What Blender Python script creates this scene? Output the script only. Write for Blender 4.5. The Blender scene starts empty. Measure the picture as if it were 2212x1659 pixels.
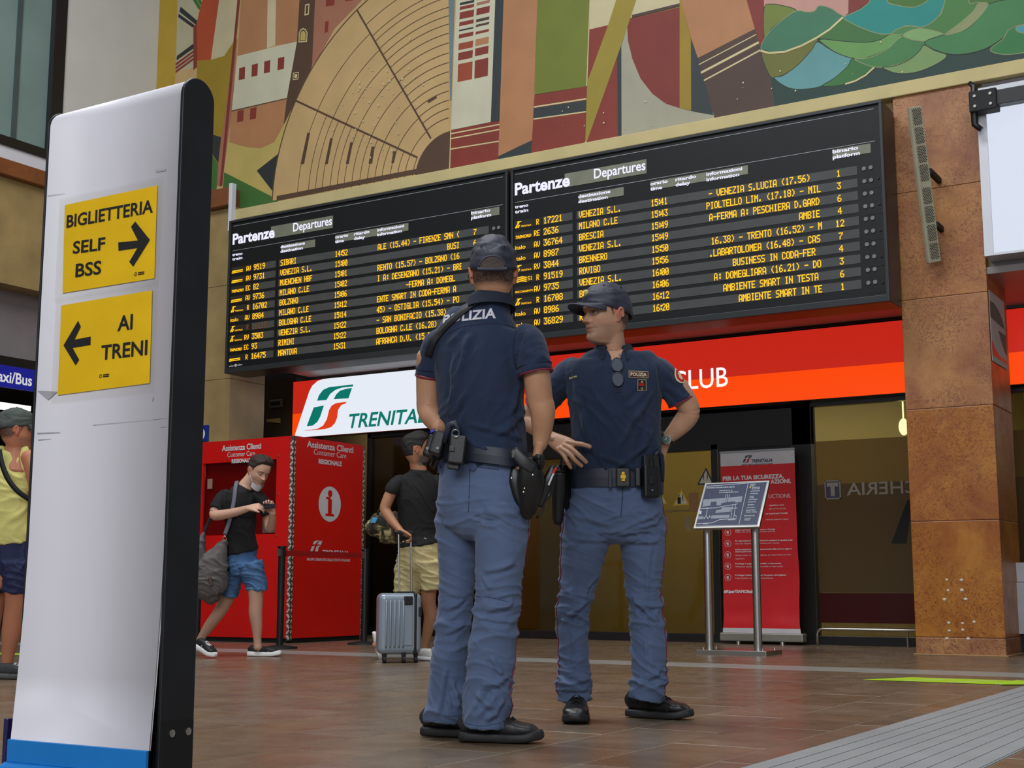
import bpy, bmesh, random
import numpy as np
from math import *
from mathutils import Vector, Matrix, noise as mnoise
from mathutils.bvhtree import BVHTree

S = bpy.context.scene
COL = S.collection
PI = pi

# ------------------------------------------------------------------ camera
FPX, CX, CY, YH, YAW, EYE = 2950., 1106., 829.5, 1272., radians(31.5), 0.56
PITCH = atan((YH - CY) / FPX)
cam_d = bpy.data.cameras.new('camera')
cam_d.sensor_width = 36.0
cam_d.lens = 36.0 * FPX / 2212.0
cam_d.clip_end = 200
cam = bpy.data.objects.new('camera', cam_d)
cam.location = (0, 0, EYE)
cam.rotation_euler = (PI / 2 + PITCH, 0, YAW)
COL.objects.link(cam)
S.camera = cam

# ------------------------------------------------------------------ world, lights, exposure
wd = bpy.data.worlds.new('hall_daylight')
S.world = wd
wd.use_nodes = True
wd.node_tree.nodes['Background'].inputs[0].default_value = (0.80, 0.88, 1.0, 1)
wd.node_tree.nodes['Background'].inputs[1].default_value = 0.21


def area(name, loc, target, sx, sy, power, col=(1, 1, 1)):
    l = bpy.data.lights.new(name, 'AREA')
    l.shape = 'RECTANGLE'; l.size = sx; l.size_y = sy; l.energy = power; l.color = col
    o = bpy.data.objects.new(name, l)
    o.location = loc
    d = Vector(target) - Vector(loc)
    o.rotation_euler = d.to_track_quat('-Z', 'Y').to_euler()
    COL.objects.link(o)
    return o


area('skylight', (-5.5, 4.5, 10.5), (-5.5, 5.0, 0), 9, 4.5, 1000, (0.97, 0.99, 1.0))
area('entrance_daylight', (1.5, -7.0, 6.0), (-5.0, 9.0, 2.5), 9, 5, 900, (0.95, 0.97, 1.0))
area('side_shop_fill', (-10.2, 14.2, 2.95), (-10.2, 14.2, 0), 2.0, 0.4, 14, (1.0, 0.9, 0.7))  # unseen fill lamp added to lift the dark side opening
area('shop_ceiling_light', (-6.3, 14.7, 2.95), (-6.3, 14.9, 0), 4.5, 0.5, 60, (1.0, 0.93, 0.74))
S.view_settings.view_transform = 'Standard'
S.view_settings.look = 'None'
S.view_settings.gamma = 1.0
S.view_settings.use_curve_mapping = False
S.view_settings.exposure = 0.0

# ------------------------------------------------------------------ camera-ray measuring on real planes
FW = Vector((-sin(YAW) * cos(PITCH), cos(YAW) * cos(PITCH), sin(PITCH)))
RT = Vector((cos(YAW), sin(YAW), 0))
UPV = RT.cross(FW)
EYEV = Vector((0, 0, EYE))
BACK = Vector((-sin(YAW), cos(YAW), 0))      # horizontal "away" direction


def ray(x, y): return FW * FPX + RT * (x - CX) - UPV * (y - CY)
def fl(x, y, z=0.0):
    r = ray(x, y); return EYEV + r * ((z - EYE) / r.z)
def wy(x, y, Y):
    r = ray(x, y); return EYEV + r * (Y / r.y)
def wx(x, y, X):
    r = ray(x, y); return EYEV + r * (X / r.x)
def dep(x, y, D): return EYEV + ray(x, y) * (D / FPX)


# ------------------------------------------------------------------ materials
MATS = {}


def lin(c):
    return tuple(((v / 255) / 12.92 if v / 255 <= 0.04045 else ((v / 255 + 0.055) / 1.055) ** 2.4) for v in c)


def mat(name, rgb, rough=0.5, metal=0.0, var=0.08, vscale=6.0, bump=0.0, bscale=60.0, spec=0.5, emit=None, estr=1.0,
        attr=None, alpha=None, sheen=0.0, coat=0.0, lin_in=False):
    if name in MATS: return MATS[name]
    m = bpy.data.materials.new(name); m.use_nodes = True
    nt = m.node_tree; N = nt.nodes; L = nt.links
    b = N['Principled BSDF']
    c = rgb if lin_in else lin(rgb)
    b.inputs['Roughness'].default_value = rough
    b.inputs['Metallic'].default_value = metal
    b.inputs['Specular IOR Level'].default_value = spec
    if sheen: b.inputs['Sheen Weight'].default_value = sheen
    if coat: b.inputs['Coat Weight'].default_value = coat; b.inputs['Coat Roughness'].default_value = 0.1
    tc = N.new('ShaderNodeTexCoord')
    nz = N.new('ShaderNodeTexNoise'); nz.inputs['Scale'].default_value = vscale; nz.inputs['Detail'].default_value = 5
    L.new(tc.outputs['Object'], nz.inputs['Vector'])
    mx = N.new('ShaderNodeMix'); mx.data_type = 'RGBA'
    mr = N.new('ShaderNodeMapRange'); mr.inputs[1].default_value = 0.3; mr.inputs[2].default_value = 0.7
    L.new(nz.outputs[0], mr.inputs[0]); L.new(mr.outputs[0], mx.inputs[0])
    mx.inputs[6].default_value = tuple(max(0, v * (1 - var)) for v in c) + (1,)
    mx.inputs[7].default_value = tuple(min(1, v * (1 + var)) for v in c) + (1,)
    if attr:
        at = N.new('ShaderNodeAttribute'); at.attribute_name = attr
        mm = N.new('ShaderNodeMix'); mm.data_type = 'RGBA'; mm.blend_type = 'MULTIPLY'; mm.inputs[0].default_value = 1
        mx.inputs[6].default_value = (1 - var,) * 3 + (1,); mx.inputs[7].default_value = (1, 1, 1, 1)
        L.new(at.outputs['Color'], mm.inputs[6]); L.new(mx.outputs[2], mm.inputs[7])
        L.new(mm.outputs[2], b.inputs['Base Color'])
    else:
        L.new(mx.outputs[2], b.inputs['Base Color'])
    if bump:
        n2 = N.new('ShaderNodeTexNoise'); n2.inputs['Scale'].default_value = bscale; n2.inputs['Detail'].default_value = 4
        L.new(tc.outputs['Object'], n2.inputs['Vector'])
        bp = N.new('ShaderNodeBump'); bp.inputs['Strength'].default_value = bump; bp.inputs['Distance'].default_value = 0.01
        L.new(n2.outputs[0], bp.inputs['Height']); L.new(bp.outputs[0], b.inputs['Normal'])
    if emit is not None:
        b.inputs['Emission Color'].default_value = lin(emit) + (1,)
        b.inputs['Emission Strength'].default_value = estr
    if alpha is not None:
        b.inputs['Alpha'].default_value = alpha
    MATS[name] = m
    return m


def glass(name, tint, rough=0.03, refl=0.06, haze=0.0, hazecol=(90, 75, 45)):
    """sheet glass: tinted transparency plus a fresnel-like mirror share and an optional frosted share"""
    m = bpy.data.materials.new(name); m.use_nodes = True
    nt = m.node_tree; N = nt.nodes; L = nt.links
    N.remove(N['Principled BSDF'])
    out = [n for n in N if n.type == 'OUTPUT_MATERIAL'][0]
    tr = N.new('ShaderNodeBsdfTransparent'); tr.inputs[0].default_value = lin(tint) + (1,)
    gl = N.new('ShaderNodeBsdfGlossy'); gl.inputs['Roughness'].default_value = rough
    lw = N.new('ShaderNodeLayerWeight'); lw.inputs[0].default_value = 0.25
    ma = N.new('ShaderNodeMath'); ma.operation = 'MULTIPLY_ADD'; ma.inputs[1].default_value = 0.5; ma.inputs[2].default_value = refl
    L.new(lw.outputs['Fresnel'], ma.inputs[0])
    mx = N.new('ShaderNodeMixShader')
    L.new(ma.outputs[0], mx.inputs[0]); L.new(gl.outputs[0], mx.inputs[2])
    if haze:
        df = N.new('ShaderNodeBsdfDiffuse'); df.inputs[0].default_value = lin(hazecol) + (1,)
        m2 = N.new('ShaderNodeMixShader'); m2.inputs[0].default_value = haze
        L.new(tr.outputs[0], m2.inputs[1]); L.new(df.outputs[0], m2.inputs[2]); L.new(m2.outputs[0], mx.inputs[1])
    else:
        L.new(tr.outputs[0], mx.inputs[1])
    L.new(mx.outputs[0], out.inputs[0])
    MATS[name] = m
    return m


def marble(name, base, dark, vein, scale=2.2, rough=0.22, perobj=0.0, bumpd=0.0, light=None, veinw=0.5):
    m = bpy.data.materials.new(name); m.use_nodes = True
    nt = m.node_tree; N = nt.nodes; L = nt.links
    b = N['Principled BSDF']; b.inputs['Roughness'].default_value = rough
    tc = N.new('ShaderNodeTexCoord'); geo = N.new('ShaderNodeNewGeometry')
    oi = N.new('ShaderNodeObjectInfo')
    ad = N.new('ShaderNodeVectorMath'); ad.operation = 'MULTIPLY_ADD'
    L.new(oi.outputs['Random'], ad.inputs[0]); ad.inputs[1].default_value = (37, 53, 71)
    L.new(geo.outputs['Position'], ad.inputs[2])
    n1 = N.new('ShaderNodeTexNoise'); n1.inputs['Scale'].default_value = scale; n1.inputs['Detail'].default_value = 8; n1.inputs['Roughness'].default_value = 0.65
    n1.inputs['Distortion'].default_value = 0.6
    L.new(ad.outputs[0], n1.inputs['Vector'])
    cr = N.new('ShaderNodeValToRGB')
    e = cr.color_ramp.elements
    e[0].position = 0.30; e[0].color = lin(dark) + (1,)
    e[1].position = 0.68; e[1].color = lin(base) + (1,)
    if light:
        q = cr.color_ramp.elements.new(0.8); q.color = lin(light) + (1,)
    L.new(n1.outputs[0], cr.inputs[0])
    # squiggly veins: distance to an iso-level of a distorted noise
    n2 = N.new('ShaderNodeTexNoise'); n2.inputs['Scale'].default_value = scale * 8; n2.inputs['Detail'].default_value = 5
    n2.inputs['Distortion'].default_value = 2.2
    L.new(ad.outputs[0], n2.inputs['Vector'])
    s = N.new('ShaderNodeMath'); s.operation = 'SUBTRACT'; s.inputs[1].default_value = 0.5; L.new(n2.outputs[0], s.inputs[0])
    a = N.new('ShaderNodeMath'); a.operation = 'ABSOLUTE'; L.new(s.outputs[0], a.inputs[0])
    mr = N.new('ShaderNodeMapRange'); mr.inputs[1].default_value = 0.0; mr.inputs[2].default_value = 0.04; mr.inputs[3].default_value = veinw; mr.inputs[4].default_value = 0
    L.new(a.outputs[0], mr.inputs[0])
    n3 = N.new('ShaderNodeTexNoise'); n3.inputs['Scale'].default_value = scale * 0.9; n3.inputs['Detail'].default_value = 3
    L.new(ad.outputs[0], n3.inputs['Vector'])
    mr3 = N.new('ShaderNodeMapRange'); mr3.inputs[1].default_value = 0.36; mr3.inputs[2].default_value = 0.5
    L.new(n3.outputs[0], mr3.inputs[0])
    mu = N.new('ShaderNodeMath'); mu.operation = 'MULTIPLY'; L.new(mr.outputs[0], mu.inputs[0]); L.new(mr3.outputs[0], mu.inputs[1])
    mx = N.new('ShaderNodeMix'); mx.data_type = 'RGBA'
    L.new(mu.outputs[0], mx.inputs[0]); L.new(cr.outputs[0], mx.inputs[6]); mx.inputs[7].default_value = lin(vein) + (1,)
    last = mx.outputs[2]
    if perobj:
        hs = N.new('ShaderNodeHueSaturation')
        r1 = N.new('ShaderNodeMapRange'); r1.inputs[3].default_value = 1 - perobj; r1.inputs[4].default_value = 1 + perobj
        L.new(oi.outputs['Random'], r1.inputs[0]); L.new(r1.outputs[0], hs.inputs['Value'])
        r2 = N.new('ShaderNodeMath'); r2.operation = 'FRACT'
        r3 = N.new('ShaderNodeMath'); r3.operation = 'MULTIPLY'; r3.inputs[1].default_value = 7.31; L.new(oi.outputs['Random'], r3.inputs[0]); L.new(r3.outputs[0], r2.inputs[0])
        r4 = N.new('ShaderNodeMapRange'); r4.inputs[3].default_value = 0.86; r4.inputs[4].default_value = 1.08
        L.new(r2.outputs[0], r4.inputs[0]); L.new(r4.outputs[0], hs.inputs['Saturation'])
        L.new(last, hs.inputs['Color']); last = hs.outputs[0]
    L.new(last, b.inputs['Base Color'])
    nr = N.new('ShaderNodeTexNoise'); nr.inputs['Scale'].default_value = 5; nr.inputs['Detail'].default_value = 6
    L.new(ad.outputs[0], nr.inputs['Vector'])
    rr = N.new('ShaderNodeMapRange'); rr.inputs[3].default_value = rough * 0.7; rr.inputs[4].default_value = rough * 1.6
    L.new(nr.outputs[0], rr.inputs[0]); L.new(rr.outputs[0], b.inputs['Roughness'])
    if bumpd:
        bp = N.new('ShaderNodeBump'); bp.inputs['Strength'].default_value = 0.6; bp.inputs['Distance'].default_value = bumpd
        L.new(nr.outputs[0], bp.inputs['Height']); L.new(bp.outputs[0], b.inputs['Normal'])
    MATS[name] = m
    return m


def emis(name, rgb, strength=1.0, rough=0.4, panels=0.0):
    m = mat(name, (20, 20, 20), rough=rough, emit=rgb, estr=strength, spec=0.3)
    return m


M_black = mat('black_metal', (20, 21, 23), rough=0.38, var=0.15)
M_blackmatt = mat('black_matt', (14, 14, 15), rough=0.7)
M_steel = mat('brushed_steel', (190, 188, 182), rough=0.28, metal=1.0, var=0.05, vscale=30)
M_white = mat('white_paint', (214, 216, 224), rough=0.5, var=0.03)
M_wallwhite = mat('wall_white', (206, 206, 200), rough=0.8, var=0.04, vscale=2)
M_tan = mat('tan_marble_wall', (158, 136, 90), rough=0.45, var=0.16, vscale=3)
M_cream = mat('cream_ledge_paint', (196, 180, 128), rough=0.7, var=0.07, vscale=3)
M_pillar = marble('red_verona_marble', (182, 124, 58), (134, 70, 32), (104, 50, 20), scale=1.9, rough=0.34, perobj=0.02, veinw=.9, light=(202, 146, 76))
M_pillar2 = marble('brown_ledge_marble', (140, 84, 44), (112, 60, 30), (80, 44, 24), scale=2.2, rough=0.35)
M_slab = marble('polished_brown_slab', (130, 112, 92), (102, 84, 66), (78, 64, 54), scale=3.2, rough=0.25, perobj=0.07, bumpd=0.004, light=(148, 132, 112), veinw=0.35)
M_grout = mat('floor_grout', (134, 122, 108), rough=0.7)
M_greystone = mat('grey_stone_band', (150, 150, 144), rough=0.35, var=0.08, vscale=8)
M_tactile = mat('grey_rubber_tactile', (146, 150, 152), rough=0.5, var=0.06, vscale=5)
M_red = mat('red_panel', (206, 14, 8), rough=0.4, var=0.05, vscale=2)
M_orangelamp = emis('amber_led', (252, 184, 16), 1.5)
M_whitelamp = emis('white_led', (232, 232, 255), 1.1)


# ------------------------------------------------------------------ mesh helpers
class MB:
    def __init__(s): s.v = []; s.f = []; s.m = []
    def add(s, vs, fs, mi=0):
        o = len(s.v); s.v += [tuple(v) for v in vs]
        for f in fs: s.f.append([o + i for i in f]); s.m.append(mi)
        return s
    def box(s, a, b, mi=0):
        x0, y0, z0 = a; x1, y1, z1 = b
        return s.add([(x0, y0, z0), (x1, y0, z0), (x1, y1, z0), (x0, y1, z0), (x0, y0, z1), (x1, y0, z1), (x1, y1, z1), (x0, y1, z1)],
                     [(0, 3, 2, 1), (4, 5, 6, 7), (0, 1, 5, 4), (1, 2, 6, 5), (2, 3, 7, 6), (3, 0, 4, 7)], mi)
    def obox(s, c, ux, uy, uz, mi=0):
        """oriented box: centre and three half-extent vectors"""
        c, ux, uy, uz = map(Vector, (c, ux, uy, uz))
        vs = [c + ux * i + uy * j + uz * k for k in (-1, 1) for (i, j) in ((-1, -1), (1, -1), (1, 1), (-1, 1))]
        return s.add(vs, [(0, 3, 2, 1), (4, 5, 6, 7), (0, 1, 5, 4), (1, 2, 6, 5), (2, 3, 7, 6), (3, 0, 4, 7)], mi)
    def prism(s, poly, ext, mi=0):
        """planar polygon (3D points) extruded by vector ext"""
        n = len(poly); e = Vector(ext)
        vs = [Vector(p) for p in poly] + [Vector(p) + e for p in poly]
        fs = [list(range(n))[::-1], list(range(n, 2 * n))] + [(i, (i + 1) % n, n + (i + 1) % n, n + i) for i in range(n)]
        return s.add(vs, fs, mi)
    def face(s, pts, mi=0): return s.add(pts, [list(range(len(pts)))], mi)
    def tube(s, pts, rad, n=10, mi=0, cap=True):
        pts = [Vector(p) for p in pts]
        if not isinstance(rad, (list, tuple)): rad = [rad] * len(pts)
        o = len(s.v); prev = None
        for i, p in enumerate(pts):
            t = (pts[min(i + 1, len(pts) - 1)] - pts[max(i - 1, 0)]).normalized()
            if prev is None:
                a = t.orthogonal().normalized()
            else:
                a = (prev - t * prev.dot(t)).normalized()
            prev = a; b = t.cross(a)
            for k in range(n):
                s.v.append(tuple(p + (a * cos(2 * PI * k / n) + b * sin(2 * PI * k / n)) * rad[i]))
        for i in range(len(pts) - 1):
            for k in range(n):
                s.f.append([o + i * n + k, o + i * n + (k + 1) % n, o + (i + 1) * n + (k + 1) % n, o + (i + 1) * n + k]); s.m.append(mi)
        if cap:
            s.f.append([o + k for k in range(n)][::-1]); s.m.append(mi)
            e = o + (len(pts) - 1) * n
            s.f.append([e + k for k in range(n)]); s.m.append(mi)
        return s
    def cyl(s, a, b, r, n=24, mi=0, r2=None): return s.tube([a, b], [r, r if r2 is None else r2], n, mi)
    def sphere(s, c, r, nu=16, nv=10, mi=0):
        c = Vector(c); o = len(s.v)
        rr = (r, r, r) if not isinstance(r, (tuple, list)) else r
        for j in range(nv + 1):
            t = PI * j / nv
            for i in range(nu):
                p = 2 * PI * i / nu
                s.v.append((c.x + rr[0] * sin(t) * cos(p), c.y + rr[1] * sin(t) * sin(p), c.z + rr[2] * cos(t)))
        for j in range(nv):
            for i in range(nu):
                s.f.append([o + j * nu + i, o + (j + 1) * nu + i, o + (j + 1) * nu + (i + 1) % nu, o + j * nu + (i + 1) % nu]); s.m.append(mi)
        return s


WLOC = {}


def link(name, me, parent=None):
    o = bpy.data.objects.new(name, me)
    COL.objects.link(o)
    if parent is not None:
        o.parent = parent
    return o


def build(name, mb, mats, parent=None, label=None, cat=None, group=None, kind=None, smooth=False, bevel=0.0, base=None, segs=2, merge=False):
    """one mesh object from world-space geometry; top-level objects get their origin at their base centre"""
    if not isinstance(mats, (list, tuple)): mats = [mats]
    V = np.array(mb.v, dtype=float)
    if parent is None:
        if base is None:
            lo, hi = V.min(0), V.max(0)
            org = Vector(((lo[0] + hi[0]) / 2, (lo[1] + hi[1]) / 2, lo[2]))
        else: org = Vector(base)
    else:
        r = parent
        while r.parent: r = r.parent
        org = WLOC[r.name]
    V = V - np.array(org)
    me = bpy.data.meshes.new(name)
    me.from_pydata([tuple(v) for v in V], [], [list(f) for f in mb.f])
    for m in mats: me.materials.append(m)
    if len(mats) > 1: me.polygons.foreach_set('material_index', mb.m)
    if smooth: me.shade_smooth()
    me.update()
    if merge:
        bm = bmesh.new(); bm.from_mesh(me); bmesh.ops.remove_doubles(bm, verts=bm.verts, dist=1e-5); bm.to_mesh(me); bm.free()
    o = link(name, me, parent)
    if parent is None:
        o.location = org; WLOC[o.name] = org
    if bevel:
        b = o.modifiers.new('bevel', 'BEVEL'); b.width = bevel; b.segments = segs; b.limit_method = 'ANGLE'; b.angle_limit = 0.6
    props(o, label, cat, group, kind)
    return o


def props(o, label=None, cat=None, group=None, kind=None):
    if label: o['label'] = label
    if cat: o['category'] = cat
    if group: o['group'] = group
    if kind: o['kind'] = kind
    return o


def thing(name, loc, label, cat, group=None, kind=None):
    o = link(name, None)
    o.location = loc; WLOC[o.name] = Vector(loc)
    o.empty_display_size = 0.1
    return props(o, label, cat, group, kind)


_txt = {}


def text2d(s, bold=0.0, res=3):
    """flat triangulated text, cap height 1, starting at x=0: (verts[n,2], faces)"""
    k = (s, bold, res)
    if k in _txt: return _txt[k]
    c = bpy.data.curves.new('t', 'FONT'); c.body = s; c.size = 1; c.offset = bold; c.resolution_u = res
    o = bpy.data.objects.new('t', c); COL.objects.link(o)
    dg = bpy.context.evaluated_depsgraph_get()
    me = bpy.data.meshes.new_from_object(o.evaluated_get(dg))
    v = np.array([tuple(q.co)[:2] for q in me.vertices]); f = [list(p.vertices) for p in me.polygons]
    bpy.data.objects.remove(o); bpy.data.curves.remove(c); bpy.data.meshes.remove(me)
    if len(v) == 0: v = np.zeros((0, 2))
    else: v = v / 0.729; v[:, 0] -= v[:, 0].min()
    _txt[k] = (v, f)
    return _txt[k]


def put_text(mb, s, org, u, w, h, mi=0, bold=0.0, width=None, align='l', shear=0.0, res=3, flip=False):
    """text on the plane org + a*u + b*w (unit vectors); cap height h"""
    v, f = text2d(s, bold, res)
    if len(v) == 0: return mb
    ww = v[:, 0].max()
    sx = h if width is None else width / ww
    off = {'l': 0, 'c': -ww * sx / 2, 'r': -ww * sx}[align]
    org, u, w = Vector(org), Vector(u), Vector(w)
    pts = []
    for a, b in v:
        xx = a * sx + off + b * h * shear
        if flip: xx = -xx
        pts.append(org + u * xx + w * (b * h))
    return mb.add(pts, f, mi)


UX, UZ, UY = Vector((1, 0, 0)), Vector((0, 0, 1)), Vector((0, 1, 0))


def smooth_poly(P, n=4):
    out = []; k = len(P)
    for i in range(k):
        p0, p1, p2, p3 = (Vector(P[(i + j - 1) % k]) for j in range(4))
        for t in range(n):
            t = t / n
            out.append(0.5 * ((2 * p1) + (p2 - p0) * t + (2 * p0 - 5 * p1 + 4 * p2 - p3) * t * t + (3 * p1 - p0 - 3 * p2 + p3) * t ** 3))
    return out
# ================================================================== THE SETTING
YP, YG, YS, XL = 12.0, 13.65, 13.5, -12.85      # pillar face, shop glass, fascia sign, left side wall

# ---- floor: base slab, individual polished slabs in courses, grey bands, tactile strip
random.seed(5)
fb = MB().box((-20, -6, -0.30), (6, 22, -0.0007))
floor = build('floor', fb, M_grout, kind='structure', base=(0, 0, -0.30))
WLOC[floor.name] = Vector((0, 0, -0.30))
PX, PL, GAP = 0.36, 0.72, 0.005
BANDS_Y = [(9.30, 9.80)]
TX0, TX1 = -1.70, -1.05
slab_meshes = {}


def slab_mesh(wx_, wy_):
    k = (round(wx_, 3), round(wy_, 3))
    if k in slab_meshes: return slab_meshes[k]
    a, b = wx_ / 2, wy_ / 2; c = 0.0007
    vs = [(-a, -b, -0.012), (a, -b, -0.012), (a, b, -0.012), (-a, b, -0.012),
          (-a, -b, -c), (a, -b, -c), (a, b, -c), (-a, b, -c),
          (-a + c, -b + c, 0), (a - c, -b + c, 0), (a - c, b - c, 0), (-a + c, b - c, 0)]
    fs = [(8, 9, 10, 11)] + [(i, (i + 1) % 4, 4 + (i + 1) % 4, 4 + i) for i in range(4)] + [(4 + i, 4 + (i + 1) % 4, 8 + (i + 1) % 4, 8 + i) for i in range(4)]
    me = bpy.data.meshes.new('slab'); me.from_pydata(vs, [], fs); me.materials.append(M_slab); me.update()
    slab_meshes[k] = me
    return me


def seen(x, y):
    v = Vector((x, y, 0)) - EYEV
    d = v.dot(FW)
    if d < 2: return False
    px = CX + FPX * v.dot(RT) / d; py = CY - FPX * v.dot(UPV) / d
    return -120 < px < 2330 and py < 1760


nslab = 0
stf = MB()
cands = []
i0, i1 = int((-16 + 0.03) / PX) - 1, int(3.0 / PX)
for i in range(i0, i1):
    xa = -0.03 + i * PX; xb = xa + PX - GAP
    if xa < TX1 and xb > TX0:            # the tactile strip takes its place
        if xa < TX0 - 0.02: xb = TX0 - GAP
        elif xb > TX1 + 0.02: xa = TX1 + GAP
        else: continue
    off = (i * 0.41) % 1.0 * PL
    j = -9
    while True:
        ya = off + j * PL; yb = ya + PL - GAP; j += 1
        if ya > 14: break
        segs = [(ya, yb)]
        for b0, b1 in BANDS_Y:
            ns = []
            for a, b in segs:
                if b <= b0 or a >= b1: ns.append((a, b))
                else:
                    if a < b0 - 0.03: ns.append((a, b0 - GAP))
                    if b > b1 + 0.03: ns.append((b1 + GAP, b))
            segs = ns
        for a, b in segs:
            cx_, cy_ = (xa + xb) / 2, (a + b) / 2
            cands.append((seen(cx_, cy_) or seen(xa, b) or seen(xb, a), hypot(cx_, cy_), xa, xb, a, b))
cands.sort(key=lambda c: (not c[0], c[1]))
for vis, d, xa, xb, a, b in cands:
    z = random.uniform(-0.0005, 0.0005)
    if vis and nslab < 298:
        o = link('stone_slab', slab_mesh(xb - xa, b - a), floor)
        o.location = ((xa + xb) / 2, (a + b) / 2, 0.30 + z); nslab += 1
    elif -16 < xa < 3:
        stf.box((xa, a, -0.012), (xb, b, z))
build('far_stone_slabs', stf, M_slab, floor, kind='stuff')
for b0, b1 in BANDS_Y:
    x = -15.0
    while x < 3:
        x2 = x + 1.2
        build('band_stone', MB().box((x, b0, -0.01), (x2 - GAP, b1, 0.0005)), M_greystone, floor); x = x2
# tactile strip with raised ribs
tb = MB().box((TX0, -1, -0.01), (TX1, 12, 0.003))
for k in range(9):
    x = TX0 + 0.045 + k * 0.0705
    tb.box((x, -1, 0.003), (x + 0.034, 12, 0.0052))
build('tactile_strip', tb, M_tactile, label='grey ribbed tactile guiding strip laid across the brown slab floor', cat='floor strip', bevel=0.002)
# lime tape strip on the floor
M_lime = mat('lime_tape', (176, 218, 40), rough=0.45)
M_limew = mat('lime_tape_white', (214, 226, 200), rough=0.45)


def tape(x0, x1, y0, y1, lab, head=True):
    mb = MB()
    sl = y1 - y0
    n = 6; w = (x1 - x0) / n
    for k in range(n):
        a = x0 + k * w
        pts = [(a, y0, 0.0025), (a + w * .86, y0, 0.0025), (a + w * .86 + sl * .5, y1, 0.0025), (a + sl * .5, y1, 0.0025)]
        mb.prism(pts, (0, 0, 0.0012), 0)
        pts = [(a + w * .88, y0, 0.0025), (a + w * .99, y0, 0.0025), (a + w * .99 + sl * .5, y1, 0.0025), (a + w * .88 + sl * .5, y1, 0.0025)]
        mb.prism(pts, (0, 0, 0.0012), 1 if k % 2 else 0)
    if head:
        mb.prism([(x1 + .02, y0 - .05, 0.0045), (x1 + .38, (y0 + y1) / 2, 0.0045), (x1 + .02, y1 + .05, 0.0045)], (0, 0, 0.0012), 0)
    return build('floor_tape', mb, [M_lime, M_limew], label=lab, cat='tape')


tape(-2.66, -1.86, 8.52, 8.90, 'lime green arrow tape on the floor in front of the marble pillar')
P = fl(20, 1413)
tape(P.x - .3, P.x + 1.0, P.y - .1, P.y + .1, 'short lime green tape on the floor behind the man in yellow', head=False)

# ---- lintel wall carrying the mural, with its cream ledge
wl = MB().box((XL, YP + 0.10, 3.32), (3.0, YP + 0.5, 9.5))
build('wall_back', wl, M_tan, kind='structure')
build('trim_1', MB().box((-11.33, YP - 0.03, 4.99), (3.0, YP + 0.11, 5.12)), M_cream, kind='structure', bevel=0.008)
build('trim_2', MB().box((XL - .1, YP - 0.10, 5.17), (-11.33, YP + 0.11, 5.40)), M_pillar2, kind='structure', bevel=0.012)
build('conduit', MB().box((-11.33, YP - 0.10, 4.84), (-11.28, YP - 0.02, 5.44)), M_white, label='short white upright channel at the left end of the cream ledge', cat='channel', bevel=0.005)
# soffit over the shop fronts and its dark bars
build('ceiling', MB().box((-11.31, YP + 0.02, 3.26), (3.0, YG + 0.3, 3.32)), mat('soffit_white', (132, 124, 122), rough=0.4), kind='structure')
bars = MB().box((-9.3, 12.35, 3.17), (-3.25, 12.55, 3.26))
build('trim_3', bars, mat('maroon_bar', (104, 44, 38), rough=0.25), kind='structure', bevel=0.03, segs=4)
build('trim_4', MB().box((-9.9, YS - 0.02, 3.235), (-3.2, YS + 0.1, 3.262)), M_black, kind='structure')


def pillar(name, x0, x1, y0, y1, z1, joints, m):
    root = thing(name, ((x0 + x1) / 2, (y0 + y1) / 2, 0), None, None, kind='structure')
    zs = [0] + joints + [z1]
    for k in range(len(zs) - 1):
        build('marble_block', MB().box((x0, y0, zs[k] + 0.0015), (x1, y1, zs[k + 1] - 0.0015)), m, root, bevel=0.006)
    build('pillar_core', MB().box((x0 + .01, y0 + .01, 0.0), (x1 - .01, y1 - .01, z1 - .005)), M_grout, root)
    return root


jz = [wy(x, y, YP).z for x, y in ((1975, 1376), (1965, 1127), (1954, 886), (1945, 650), (1937, 419))]
pil = pillar('pillar_right', -3.28, -2.535, YP, YP + 0.75, 5.02, jz, M_pillar)
# mortar line and chips at the foot of the pillar
ft = MB().box((-3.30, YP - 0.02, 0.0), (-2.515, YP + 0.77, 0.012))
build('baseboard_right', ft, mat('foot_mortar', (168, 132, 88), rough=0.8), kind='structure', bevel=0.004)
M_chip = mat('filler_white', (206, 196, 176), rough=0.6)
plugs = MB()
for cx_, cy_ in [(1057, 250), (1167, 252), (1067, 330), (1170, 328), (1040, 398), (1198, 396), (1072, 573), (1175, 576), (1262, 566), (1076, 632), (1177, 625), (1058, 690), (1217, 692)]:
    p = wy(1740 + cx_ / 3.464, 1180 + cy_ / 3.464, YP)
    plugs.sphere((p.x, YP - .001, p.z), (0.013 + random.random() * .006, .004, 0.009 + random.random() * .005), 10, 6)
build('wall_plugs', plugs, M_chip, pil, kind='stuff', smooth=True)
pillar('pillar_left', XL - .1, -11.31, YP, YP + 0.62, 5.17, [1.9, 3.05, 4.2], M_tan)

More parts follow.
